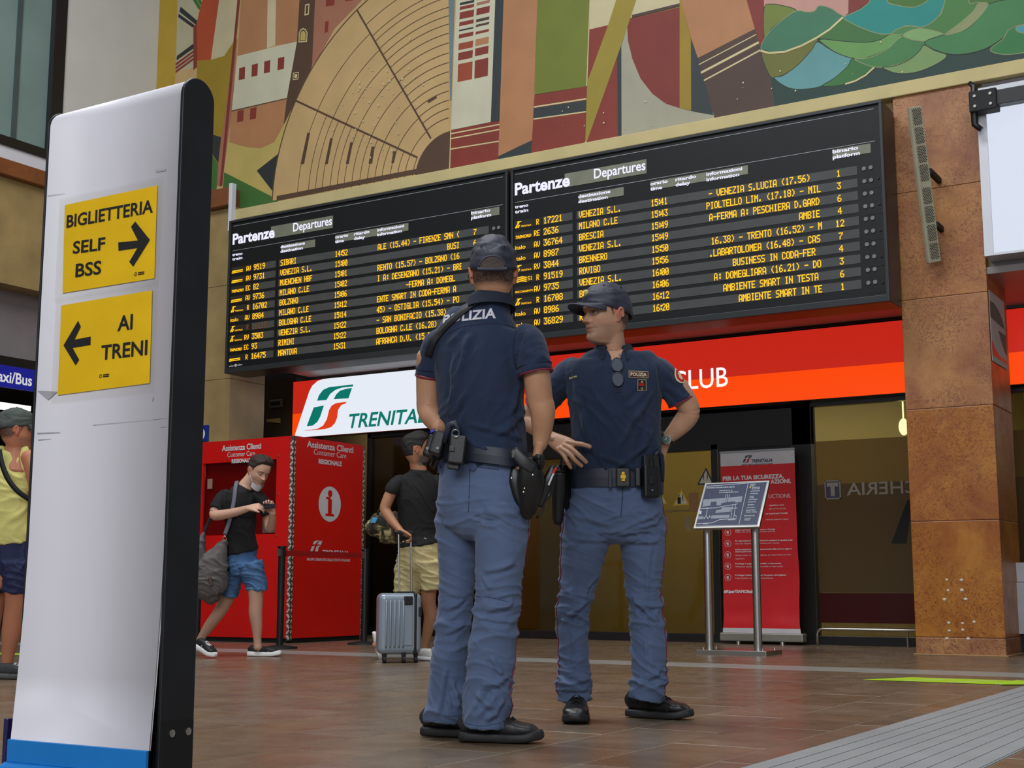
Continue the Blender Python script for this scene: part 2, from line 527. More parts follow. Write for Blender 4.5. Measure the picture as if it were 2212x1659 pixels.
# ---- mural: painted panel, one flat print of many colour fields
MURCOL = {
    'tan': (190, 158, 108), 'yellow': (178, 148, 48), 'grey': (176, 170, 140), 'black': (38, 42, 44), 'green': (60, 104, 44), 'red': (128, 48, 36),
    'orange': (168, 70, 34), 'beige': (188, 176, 140), 'mustard': (150, 124, 30), 'salmon': (172, 120, 80), 'cream': (196, 184, 146), 'dred': (122, 44, 34),
    'brown': (82, 58, 42), 'pinkb': (158, 104, 80), 'ycream': (184, 164, 92), 'white': (196, 192, 166), 'bluegrey': (104, 124, 130), 'olive': (150, 132, 44),
    'vgreen': (108, 118, 36), 'mgrey': (160, 156, 136), 'dbrown': (74, 54, 46), 'line': (92, 68, 44), 'pink': (188, 140, 128), 'slate': (44, 52, 54),
    'rorange': (150, 66, 40), 'dgreen': (28, 56, 50), 'l1': (108, 122, 48), 'l2': (58, 114, 84), 'l3': (104, 106, 38), 'l4': (92, 146, 148), 'l5': (48, 108, 52),
    'l6': (56, 108, 52), 'l7': (98, 146, 78), 'l8': (62, 120, 66), 'l9': (118, 148, 92), 'l10': (24, 132, 124), 'l11': (66, 110, 40), 'l12': (70, 124, 72),
    'l13': (122, 162, 102), 'l14': (66, 120, 58), 'l15': (134, 142, 98), 'l16': (60, 122, 70), 'l17': (44, 118, 62), 'lb': (70, 150, 160), 'outl': (40, 52, 36), 'cl': (206, 192, 140)}
MK = list(MURCOL)
MM = [mat('mural_' + k, MURCOL[k], rough=0.62, var=0.07, vscale=2.5, bump=0.12, bscale=90) for k in MK]
YM = YP + 0.10
mur = MB(); layer = [0]


def C1(x, y): p = wy(340 + x / 2.765, y / 2.765, YM); return Vector((p.x, 0, p.z))
def C2(x, y): p = wy(940 + x / 2.765, y / 2.765, YM); return Vector((p.x, 0, p.z))
def C3(x, y): p = wy(1600 + x / 3.614, y / 3.614, YM); return Vector((p.x, 0, p.z))


def paint3(pts, col, step=True):
    if step: layer[0] += 1
    y = YM - 0.003 - layer[0] * 0.00006
    lo = 5.115
    mur.face([(p.x, y, max(p.z, lo)) for p in pts], MK.index(col))


def paint(C, col, *pts, sm=0):
    P = [C(*p) for p in pts]
    if sm: P = smooth_poly(P, sm)
    paint3(P, col)
    return P


def line3(A, B, w, col, step=True):
    d = (B - A).normalized(); n = Vector((-d.z, 0, d.x)) * (w / 2)
    paint3([A - n, B - n, B + n, A + n], col, step)


def ribbon(P, w, col, closed=True):
    k = len(P)
    for i in range(k if closed else k - 1):
        line3(P[i], P[(i + 1) % k], w, col, i == 0)
    
base = [(-1.5, 0)]
mur.box((-12.80, YM - 0.003, 5.115), (2.9, YM, 9.0), MK.index('tan'))
# left part: coloured fields, the white house, the dark tower
paint(C1, 'yellow', (-30, -900), (125, -900), (122, 60), (110, 430), (60, 1100), (-30, 1300))
paint(C1, 'grey', (125, -900), (300, -900), (240, 140), (215, 160), (220, 400), (110, 430), (120, 40))
for q in [((140, 40), (240, 125), (232, 150), (132, 70)), ((128, 82), (222, 150), (212, 166), (125, 102)), ((215, 262), (217, 290), (115, 362), (117, 335))]:
    paint(C1, 'black', *q)
for q in [((175, -60), (195, -75), (262, 45), (250, 62)), ((205, -60), (225, -70), (268, 15), (262, 40))]:
    paint(C1, 'green', *q)
for k in range(3):
    paint(C1, 'red', (110, 378 + 22 * k), (218, 300 + 22 * k), (218, 314 + 22 * k), (110, 394 + 22 * k))
paint(C1, 'orange', (290, -400), (400, -400), (370, 0), (320, 358), (238, 362), (232, 150), (270, 0))
paint(C1, 'red', (216, 155), (236, 145), (240, 400), (216, 420))
paint(C1, 'beige', (400, -500), (520, -500), (470, 220), (440, 275), (400, 335), (320, 358), (370, 0))
paint(C1, 'mustard', (238, 362), (320, 358), (400, 335), (440, 275), (480, 230), (445, 560), (400, 860), (385, 1110), (300, 1110), (240, 900), (236, 500))
paint(C1, 'pinkb', (480, 225), (450, 640), (385, 1110), (348, 1110), (385, 820), (440, 420))
paint(C1, 'black', (250, 780), (382, 820), (365, 975), (310, 890))
paint(C1, 'green', (250, 880), (305, 890), (365, 980), (350, 1200), (250, 1200))
paint(C1, 'salmon', (520, -900), (675, -900), (655, 290), (480, 335), (500, 0))
paint(C1, 'cream', (675, -900), (725, -900), (705, 270), (655, 290))
paint(C1, 'salmon', (725, -900), (910, -900), (835, 250), (705, 272))
paint(C1, 'white', (480, 335), (835, 248), (775, 587), (445, 662))
paint(C1, 'salmon', (445, 665), (775, 590), (755, 750), (700, 850), (620, 885), (540, 880), (430, 850))
paint(C1, 'line', (445, 660), (775, 585), (775, 592), (445, 668))
for q in [(490, 408, 36), (566, 388, 36), (640, 368, 36), (722, 348, 38)]:
    x, y, w = q; paint(C1, 'red', (x, y), (x + w, y - 9), (x + w - 3, y + 64), (x - 3, y + 72))
for x, y in ((480, 664), (556, 648)):
    paint(C1, 'red', (x, y), (x + 38, y - 9), (x + 34, y + 60), (x - 3, y + 68))
paint(C1, 'pinkb', (975, -900), (1650, -900), (1225, 0), (1060, 170), (970, 330), (925, 395))
for x, y, w, h in ((1010, -60, 52, 100), (1125, -80, 52, 90), (1003, 132, 22, 66), (1050, -260, 50, 110)):
    paint(C1, 'red', (x, y), (x + w, y - 8), (x + w - 4, y + h - 8), (x - 3, y + h))
paint(C1, 'brown', (905, -900), (985, -900), (925, 395), (860, 560), (755, 750), (775, 587), (835, 250))
arch = [(845, 255), (846, 200), (855, 178), (872, 168), (888, 176), (898, 196), (895, 250)]
paint(C1, 'cl', *arch); paint(C1, 'brown', *[(872 + (x - 872) * .8, 215 + (y - 215) * .84) for x, y in arch]); paint(C1, 'ycream', *[(872 + (x - 872) * .6, 218 + (y - 218) * .68) for x, y in arch])
q = [(812, 436), (846, 430), (843, 474), (810, 479)]
for s_, c_ in ((1, 'cl'), (.78, 'brown'), (.5, 'cl')):
    paint(C1, c_, *[(828 + (x - 828) * s_, 455 + (y - 455) * s_) for x, y in q])
paint(C1, 'cl', (884, 28), (910, 22), (906, 88), (880, 94)); paint(C1, 'brown', (889, 34), (904, 30), (901, 80), (886, 86))
paint(C1, 'ycream', (430, 850), (540, 882), (620, 886), (700, 850), (760, 740), (800, 660), (745, 920), (718, 1190), (405, 1032))
paint(C1, 'green', (400, 1030), (718, 1192), (718, 1300), (380, 1300))
paint(C1, 'black', (742, 905), (595, 1020), (710, 1170))
A, B = C1(503, -160), C1(381, 1112); line3(A, B, 0.045, 'dred')
# amphitheatre of concentric rings
cen = C1(1755, 1035); R_out = 2.60


def ringpts(r, a0, a1, n=40): return [Vector((cen.x - r * cos(a0 + (a1 - a0) * i / n), 0, cen.z + r * sin(a0 + (a1 - a0) * i / n))) for i in range(n + 1)]


def ang(p): return atan2(p.z - cen.z, cen.x - p.x)


xr = C1(1745, 500).x
fan = ringpts(R_out, ang(C1(715, 1195)), 1.62, 60)
paint3(fan + [Vector((xr, 0, fan[-1].z)), Vector((xr, 0, 5.12))], 'tan')
a_l1, a_l2, a_b = ang(C1(1185, 45)), ang(C1(835, 605)), ang(C1(715, 1175))
ribbon(fan[:-1], 0.018, 'line', False)
bot = [838, 903, 945, 985, 1033, 1075, 1117, 1163, 1210, 1255, 1300, 1343, 1392, 1437, 1482, 1530]
rads = []
for b in bot:
    p = C1(b, 1190 - (b - 715) * 0.204); rads.append((p - cen).length)
for r in rads: ribbon(ringpts(r, ang(C1(715, 1190)) - .0, a_l2, 12), 0.010, 'line', False)
rmid = [rads[0] * 1.0] + [rads[i] for i in (2, 4, 6, 8, 10, 12, 14)]
for r in rmid: ribbon(ringpts(r, a_l2, a_l1, 16), 0.010, 'line', False)
for q in ((1430, 0), (1590, 0), (1690, 0)):
    r = (C1(*q) - cen).length; ribbon(ringpts(r, a_l1, min(1.55, ang(C1(1742, -600 if q[0] < 1500 else -300))), 14), 0.010, 'line', False)
ys = [45, 95, 145, 200, 258, 318, 375, 430, 490, 545, 600, 650, 705]
for y in ys:
    r = (C1(1740, y) - cen).length
    if r < R_out - .05: ribbon(ringpts(r, a_l1, ang(C1(1742, y)), 14), 0.010, 'line', False)
rin = rads[-1]
line3(ringpts(rin, a_l1, a_l1 + 1)[0], ringpts(R_out, a_l1, a_l1 + 1)[0], 0.022, 'brown')
line3(ringpts(rin, a_l2, a_l2 + 1)[0], ringpts(R_out, a_l2, a_l2 + 1)[0], 0.022, 'brown')
paint3([Vector((xr, 0, 5.1)), Vector((cen.x - rin * .97, 0, 5.1))] + ringpts(rin * .93, 0.0, 1.57, 20)[1:], 'brown')
for q in [((898, 793), (914, 796), (878, 980), (858, 980)), ((1035, 825), (1050, 828), (1020, 980), (1003, 980)), ((1155, 850), (1170, 852), (1145, 980), (1128, 978)), ((1282, 876), (1300, 878), (1285, 978), (1264, 978)), ((1412, 903), (1430, 905), (1415, 975), (1400, 975)), ((1615, 605), (1668, 573), (1672, 586), (1620, 618))]:
    paint(C1, 'brown', *q)
paint(C1, 'brown', (715, 1172), (1548, 1010), (1548, 1040), (715, 1200))
# tall white tower with panes, columns and diagonals
paint(C2, 'bluegrey', (68, -900), (148, -900), (98, 600), (92, 600))
paint(C2, 'white', (146, -900), (382, -900), (362, 0), (335, 730), (97, 778), (128, 0))
for y, h, c in ((-60, 30, 'red'), (18, 16, 'black'), (42, 20, 'red'), (76, 42, 'red'), (135, 24, 'red'), (180, 10, 'black'), (208, 24, 'red'), (262, 40, 'rorange'), (318, 46, 'red'), (386, 106, 'rorange')):
    xs = 153 - y * .035; xe = 238 - y * .03
    paint(C2, c, (xs, y), (xe, y - 18), (xe - 3, y - 18 + h), (xs - 3, y + h))
for y, h, c in ((-80, 30, 'red'), (-8, 12, 'pinkb'), (18, 18, 'pinkb'), (54, 40, 'dred'), (118, 18, 'dbrown'), (150, 14, 'dbrown'), (192, 16, 'red'), (238, 40, 'salmon'), (292, 46, 'red'), (364, 108, 'red')):
    xs = 253 - y * .035; xe = 331 - y * .03
    paint(C2, c, (xs, y), (xe, y - 18), (xe - 3, y - 18 + h), (xs - 3, y + h))
paint(C2, 'slate', (382, -900), (436, -900), (412, 0), (388, 720), (335, 730), (362, 0))
paint(C2, 'red', (95, 780), (388, 722), (380, 1000), (90, 1060))
for a, b in (((97, 800), (386, 745)), ((96, 830), (385, 775)), ((95, 892), (383, 845))):
    line3(C2(*a), C2(*b), 0.014, 'cl')
line3(C2(96, 780), C2(90, 1010), 0.012, 'cl')
paint(C2, 'salmon', (436, -900), (650, -900), (615, 0), (583, 838), (380, 940), (412, 0))
paint(C2, 'slate', (583, 838), (580, 930), (375, 1000), (380, 935))
paint(C2, 'vgreen', (650, -900), (960, -900), (930, 0), (908, 517), (597, 566), (615, 0))
paint(C2, 'red', (597, 568), (908, 518), (900, 900), (575, 960))
paint(C2, 'slate', (593, 648), (905, 600), (903, 665), (590, 710))
line3(C2(594, 641), C2(905, 592), 0.016, 'cl'); line3(C2(590, 713), C2(903, 669), 0.014, 'cl')
paint(C2, 'cream', (960, -900), (1500, -900), (1470, -300), (1463, 30), (1165, 112), (1035, 155), (925, 178), (930, 0))
paint(C2, 'red', (925, 178), (1045, 150), (1000, 300), (915, 490))
paint(C2, 'red', (1090, 345), (1115, 275), (1100, 900), (905, 900), (908, 835))
paint(C2, 'slate', (1090, 350), (1114, 275), (1117, 900), (1095, 900))
paint(C2, 'mgrey', (1115, 275), (1150, 165), (1155, 250), (1180, 350), (1230, 470), (1300, 560), (1380, 620), (1463, 648), (1560, 672), (1670, 672), (1670, 780), (1117, 880))
paint(C2, 'dred', (1168, 115), (1463, 45), (1463, 648), (1380, 622), (1300, 562), (1230, 472), (1180, 352), (1157, 250), (1150, 165))
line3(C2(1178, 100), C2(1463, 30), 0.03, 'dbrown')
paint(C2, 'olive', (1240, -500), (1380, -500), (1205, 0), (1168, 112), (1110, 285), (908, 850), (900, 850), (912, 490), (1035, 155), (1085, 0))
line3(C2(928, 0), C2(908, 517), 0.010, 'cl')
paint(C2, 'mustard', (1463, -900), (1475, -900), (1470, 0), (1530, 230), (1532, 662), (1463, 648))
paint(C2, 'slate', (1530, 228), (1575, 350), (1610, 485), (1665, 690), (1560, 672), (1532, 662))
paint(C2, 'salmon', (1460, -900), (1760, -900), (1862, 0), (1912, 175), (1572, 350), (1530, 225), (1470, 0))
paint(C2, 'dbrown', (1572, 348), (1912, 175), (1950, 300), (2000, 440), (2070, 720), (1680, 800), (1610, 485))
line3(C2(1578, 388), C2(1920, 208), 0.010, 'cl'); line3(C2(1590, 437), C2(1935, 255), 0.024, 'cl'); line3(C2(1608, 483), C2(1948, 300), 0.016, 'cl')
paint(C2, 'dred', (1700, -900), (1967, -900), (1967, 250), (1948, 297), (1912, 175), (1862, 0))
# overlapping green leaves
paint(C3, 'dgreen', (150, 375), (845, -900), (4500, -2200), (4500, 300), (280, 1000), (235, 600))
paint(C3, 'pink', (170, -900), (860, -900), (843, 105), (800, 145), (760, 100), (610, 50), (580, 90), (520, 98), (440, 85), (300, 40), (240, 38), (186, 70))
paint(C3, 'dred', (845, -900), (1250, -900), (1010, 20), (845, 120))
LEAVES = [
    ('l1', (186, 66), (240, 36), (320, 45), (440, 85), (340, 150), (240, 230), (187, 300)),
    ('l2', (160, 380), (220, 260), (340, 150), (440, 88), (520, 98), (580, 90), (615, 48), (700, 65), (760, 105), (800, 140), (700, 230), (600, 295), (480, 360), (350, 410), (230, 420)),
    ('l3', (165, 400), (300, 425), (480, 365), (600, 300), (590, 345), (520, 440), (400, 550), (300, 600), (230, 595)),
    ('l4', (605, 330), (720, 400), (885, 460), (840, 520), (740, 610), (620, 680), (480, 700), (380, 690), (300, 645), (265, 605), (330, 595), (450, 510), (560, 390)),
    ('l5', (885, 460), (1045, 525), (950, 610), (800, 665), (640, 675), (740, 610), (840, 520)),
    ('l6', (800, 145), (900, 200), (1070, 262), (1170, 265), (1100, 310), (980, 335), (800, 325), (610, 300), (700, 230)),
    ('l7', (620, 310), (800, 325), (980, 335), (1100, 310), (1180, 265), (1270, 285), (1200, 350), (1100, 410), (980, 455), (885, 460), (760, 420), (680, 370)),
    ('l8', (1270, 285), (1435, 330), (1400, 400), (1300, 480), (1150, 525), (1045, 525), (960, 500), (890, 462), (1000, 455), (1150, 385)),
    ('l9', (1435, 355), (1520, 400), (1615, 435), (1540, 500), (1400, 560), (1270, 580), (1180, 565), (1110, 530), (1200, 520), (1320, 470), (1400, 400)),
    ('l14', (1590, 40), (1640, -500), (1950, -500), (1860, 40), (1780, 180), (1620, 270), (1400, 220), (1520, 150)),
    ('l10', (845, 120), (1000, 30), (1150, -200), (1700, -500), (1640, -200), (1590, 40), (1530, 150), (1420, 215), (1290, 205), (1180, 265), (1060, 262), (900, 200), (805, 145)),
    ('l11', (1140, -10), (1250, -300), (1480, -300), (1480, -30), (1400, 45), (1330, 60), (1230, 45)),
    ('l12', (1180, 265), (1280, 210), (1400, 218), (1340, 265), (1260, 275)),
    ('l13', (1270, 275), (1400, 225), (1590, 270), (1520, 310), (1435, 325), (1330, 310)),
    ('l11', (1780, 0), (1900, -400), (2600, -700), (2500, -100), (2080, 20), (1935, 38), (1860, 20)),
    ('l16', (1935, 35), (2212, -20), (2500, -60), (2450, 205), (2150, 205), (2050, 300), (1900, 390), (1700, 430), (1550, 405), (1435, 335), (1600, 272), (1760, 235), (1870, 130)),
    ('l15', (1860, 30), (1935, 35), (1870, 130), (1760, 230), (1640, 270), (1600, 270), (1720, 180), (1820, 90)),
    ('l17', (2150, 208), (2600, 160), (2700, 300), (2400, 380), (2150, 425), (2020, 425), (1950, 390), (2050, 310)),
    ('lb', (2160, 212), (2400, 170), (2500, 240), (2212, 265)),
    ('l7', (2500, -100), (2900, -300), (3300, -200), (3000, 150), (2600, 160)), ('l5', (2700, 300), (3000, 150), (3500, 50), (3300, 250), (2900, 330)),
]
for c, *P_ in LEAVES:
    PP = paint(C3, c, *P_, sm=3)
    ribbon(PP, 0.008, 'outl' if c in ('l3', 'l4', 'l6', 'l16', 'l5', 'l9', 'l1', 'l7') else 'l15')
ribbon([C3(160, 400), C3(230, 418), C3(350, 408), C3(480, 360), C3(600, 297), C3(700, 232), C3(800, 140)], 0.02, 'cl', False)
ribbon([C3(820, 660), C3(900, 635), C3(980, 590), C3(1045, 530)], 0.016, 'cl', False)
# flaked paint spots
for k in range(60):
    a = random.uniform(0.3, 1.3); r = random.uniform(.8, 1.9)
    p = Vector((cen.x - r * cos(a), 0, cen.z + r * sin(a))); w = random.uniform(.004, .02)
    paint3([p + Vector((w * cos(t + random.random()) * random.uniform(.5, 1), 0, w * sin(t))) for t in (0, 1, 2, 3.1, 4, 5)], 'cream')
for k in range(26):
    p = Vector((random.uniform(-7.0, -3.0), 0, random.uniform(5.15, 5.6))); w = random.uniform(.003, .012)
    paint3([p + Vector((w * cos(t), 0, w * sin(t))) for t in (0, 1.3, 2.2, 3.1, 4.4, 5)], 'cream')
build('mural', mur, MM, label='large painted mural of an amphitheatre, towers and green leaves above the departure boards', cat='mural')

# ---- left side wall: window, white wall, brown ledge, tan band, opening below
Wp = lambda x, y: wx(x, y, XL)
zl0, zl1 = Wp(50, 395).z, Wp(0, 345).z
zt = Wp(0, 610).z
zw = Wp(0, 300).z
yw = Wp(104, 330).y
build('wall_left', MB().box((XL - .3, yw + .15, zl1), (XL, YP + .1, 9.5)), M_wallwhite, kind='structure')
build('trim_6', MB().box((XL - .3, 2.0, zl1), (XL + .0, yw + .15, zw - .06)), M_white, kind='structure')
wr = thing('window_1', (XL, (2 + yw) / 2, zw), None, None, kind='structure')
fr = MB()
fr.box((XL - .12, yw - .02, zw - .06), (XL + .03, yw + .16, 9.2)); fr.box((XL - .12, 2, zw - .06), (XL + .03, yw, zw + .05))
build('window_frame', fr, M_black, wr, bevel=.006)
build('glazing_bar', MB().box((XL - .08, Wp(38, 200).y - .03, zw + .05), (XL - .02, Wp(38, 200).y + .03, 9.2)), mat('grey_bar', (70, 84, 84), rough=.5), wr)
build('window_pane', MB().box((XL - .06, 2, zw + .02), (XL - .045, yw, 9.2)), mat('teal_frosted_glass', (122, 146, 142), rough=0.18, var=.12, vscale=1.0), wr)
build('trim_7', MB().box((XL - .3, 2, zl0), (XL + .10, YP, zl1)), M_pillar2, kind='structure', bevel=.012)
build('wall_side', MB().box((XL - .3, 2, zt), (XL, YP + .05, zl0)), M_tan, kind='structure')
M_lilac = mat('lilac_grey_plaster', (128, 122, 124), rough=.8, var=.05)
zs0 = wx(0, 790, XL - .25).z
build('wall_lintel', MB().box((XL - .5, 2, zs0 + .12), (XL - .28, YP + .05, zt + .02)), M_lilac, kind='structure')
build('trim_8', MB().box((XL - .5, 2, zs0), (XL - .24, YP + .05, zs0 + .12)), M_black, kind='structure')
# dark passage beyond the opening
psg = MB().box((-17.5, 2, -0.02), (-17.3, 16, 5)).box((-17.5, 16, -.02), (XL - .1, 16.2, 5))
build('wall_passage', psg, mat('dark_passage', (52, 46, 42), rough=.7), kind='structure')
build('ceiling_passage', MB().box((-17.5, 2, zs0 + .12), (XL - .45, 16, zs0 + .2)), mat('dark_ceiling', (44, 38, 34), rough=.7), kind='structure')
# hanging blue sign
bs = thing('direction_sign', (XL - .2, 7.0, zs0 - .45), 'blue hanging sign with white taxi and bus lettering left of the totem', 'sign')
y0_ = wx(0, 800, XL - .2); y1_ = wx(78, 850, XL - .2)
zb0 = wx(40, 840, XL - .2).z
zt_ = wx(0, 787, XL - .2).z
build('sign_box', MB().box((XL - .26, 7.6, zb0), (XL - .2, y1_.y + .9, zt_)), mat('sign_blue', (20, 30, 140), rough=.4, emit=(10, 20, 140), estr=.35), bs, bevel=.004)
tm = MB(); pa = wx(0, 822, XL - .197); pb = wx(0, 796, XL - .197); pe = wx(76, 835, XL - .197)
hh = (wx(0, 792, XL - .197).z - wx(0, 818, XL - .197).z)
put_text(tm, 'Taxi/Bus', (XL - .197, pe.y - .10 * (pe.y - pa.y), pe.z + .0), (0, 1, 0), UZ, hh * .95, bold=.02, align='r', width=(pe.y - pa.y) * 1.17)
build('lettering', tm, mat('sign_white', (230, 232, 236), rough=.5, emit=(220, 225, 235), estr=.3), bs)
pl_ = wx(12, 878, XL - 1.2)
build('ceiling_lamp', MB().box((XL - 1.3, pl_.y - .5, pl_.z - .03), (XL - 1.1, pl_.y + .3, pl_.z + .03)), emis('lamp_warm', (255, 250, 230), 2.0), label='lit lamp strip under the dark passage ceiling below the blue sign', cat='lamp')
# lift sign on the left pillar
ls = thing('lift_sign', (-11.85, YP - .02, 2.2), 'small blue lift sign on the tan pillar above the red booth', 'sign')
a_, b_ = wy(420, 955, YP - .03), wy(449, 918, YP - .03)
build('sign_plate', MB().box((a_.x - .06, YP - .03, a_.z), (b_.x, YP - .005, b_.z)), mat('lift_blue', (20, 44, 140), rough=.4), ls, bevel=.003)
cc = wy(432, 938, YP - .035); r_ = (b_.z - a_.z) * .40
lm = MB(); lm.face([(cc.x + r_ * cos(t * PI / 16), YP - .032, cc.z + r_ * sin(t * PI / 16)) for t in range(32)])
lm2 = MB(); lm2.box((cc.x - .030, YP - .036, cc.z - .075), (cc.x + .045, YP - .033, cc.z + .01)); 
lm.box((cc.x - .018, YP - .038, cc.z - .063), (cc.x + .033, YP - .036, cc.z - .002))
lm2.box((cc.x + .0, YP - .04, cc.z - .05), (cc.x + .015, YP - .0385, cc.z - .012)); lm2.face([(cc.x - .005, YP - .035, cc.z + .05), (cc.x + .025, YP - .035, cc.z + .05), (cc.x + .01, YP - .035, cc.z + .025)]); lm2.box((cc.x + .006, YP - .0355, cc.z + .05), (cc.x + .014, YP - .0345, cc.z + .08))
build('sign_disc', lm, mat('lift_white', (225, 228, 232), rough=.4), ls); build('pictogram', lm2, mat('lift_blue', (20, 44, 140)), ls)
# ================================================================== DEPARTURE BOARDS
YB = 11.6
M_boardface = mat('board_face', (18, 21, 23), rough=0.5, spec=.3, var=0.06)
M_window = mat('display_window_grey', (74, 76, 76), rough=0.3, var=0.08)
M_windowdim = mat('display_window_dim', (44, 42, 38), rough=0.3)
M_hdr = mat('header_window_grey', (122, 124, 108), rough=0.35)
M_lampgrey = mat('lamp_grey', (120, 122, 122), rough=0.3)
M_brownled = emis('dim_led', (110, 70, 34), 1.0)
F57 = {'0': '3E5149453E', '1': '00427F4000', '2': '4261514946', '3': '2141454B31', '4': '1814127F10', '5': '2745454539', '6': '3C4A494930', '7': '0171090503', '8': '3649494936', '9': '064949291E',
       ':': '0000363600', 'A': '7E1111117E', 'B': '7F49494936', 'C': '3E41414122', 'D': '7F4141221C', 'E': '7F49494941', 'F': '7F09090901', 'G': '3E4149497A', 'H': '7F0808087F', 'I': '00417F4100',
       'J': '2040413F01', 'K': '7F08142241', 'L': '7F40404040', 'M': '7F020C027F', 'N': '7F0408107F', 'O': '3E4141413E', 'P': '7F09090906', 'R': '7F09192946', 'S': '4649494931', 'T': '01017F0101',
       'U': '3F4040403F', 'V': '1F2040201F', 'W': '3F4038403F', 'Y': '0708700807', 'Z': '6151494543', '(': '001C224100', ')': '0041221C00', '-': '0808080808', '.': '0060600000', ' ': '0000000000'}


def dots(mb, s, x, z, h, pitch, y, mi=0, xmax=None):
    """dot-matrix lettering, runs of lit dots in a column become one bar each way"""
    dz = h / 7; dx = pitch / 6
    for ch in s:
        g = F57.get(ch, F57[' ']); colb = [int(g[i:i + 2], 16) for i in range(0, 10, 2)]
        on = lambda c, r: 0 <= c < 5 and 0 <= r < 7 and (colb[c] >> r) & 1
        for c in range(5):
            for r in range(7):
                if on(c, r):
                    x0 = x + c * dx; z1 = z + h - r * dz
                    if xmax and x0 + dx > xmax: continue
                    e = dx * .52
                    mb.face([(x0 - e * .3, y, z1 - dz * .98), (x0 + dx * .86 + e * .5, y, z1 - dz * .98), (x0 + dx * .86 + e * .5, y, z1 + dz * .04), (x0 - e * .3, y, z1 + dz * .04)], mi)
        x += pitch
    return x


def plank_logo(mb, x, z, kind_, y):
    if kind_ == 'f':          # a fast train mark: thick double bar
        mb.face([(x, y, z + .018), (x + .17, y, z + .022), (x + .17, y, z + .034), (x + .01, y, z + .032)])
        mb.face([(x, y, z + .000), (x + .17, y, z + .006), (x + .17, y, z + .014), (x, y, z + .012)])
    elif kind_ == 't':        # small slanted rail mark with word
        for a, b, c, d in ((.0, .0, .02, .03), (.02, .034, .04, .06), (.028, .0, .045, .03)):
            mb.face([(x + a, y, z + b), (x + c, y, z + b), (x + c + .016, y, z + d), (x + a + .016, y, z + d)])
        mb.face([(x + .02, y, z + .060), (x + .075, y, z + .060), (x + .078, y, z + .068), (x + .03, y, z + .068)])
        put_text(mb, 'TRENITALIA', (x + .068, y, z + .003), UX, UZ, .018, width=.125, shear=.2, bold=.01)
    elif kind_ == 'n':
        put_text(mb, 'TRENORD', (x, y, z + .003), UX, UZ, .032, width=.19, shear=.25, bold=.03)
    elif kind_ == 'i':
        put_text(mb, 'italo', (x, y, z + .005), UX, UZ, .042, width=.125, bold=.01)
    elif kind_ == 'w':
        for k in range(3):
            zz = z + .004 + k * .02
            mb.face([(x + .02, y, zz), (x + .08, y, zz + .008), (x + .14, y, zz - .004), (x + .14, y, zz + .008), (x + .08, y, zz + .02), (x + .02, y, zz + .012)])
        dots(mb, 'S1', x + .15, z + .014, .04, .03, y)
    elif kind_ == 'r':
        put_text(mb, 'FRECCIARGENTO', (x, y, z + .012), UX, UZ, .020, width=.21, shear=.2, bold=.02)


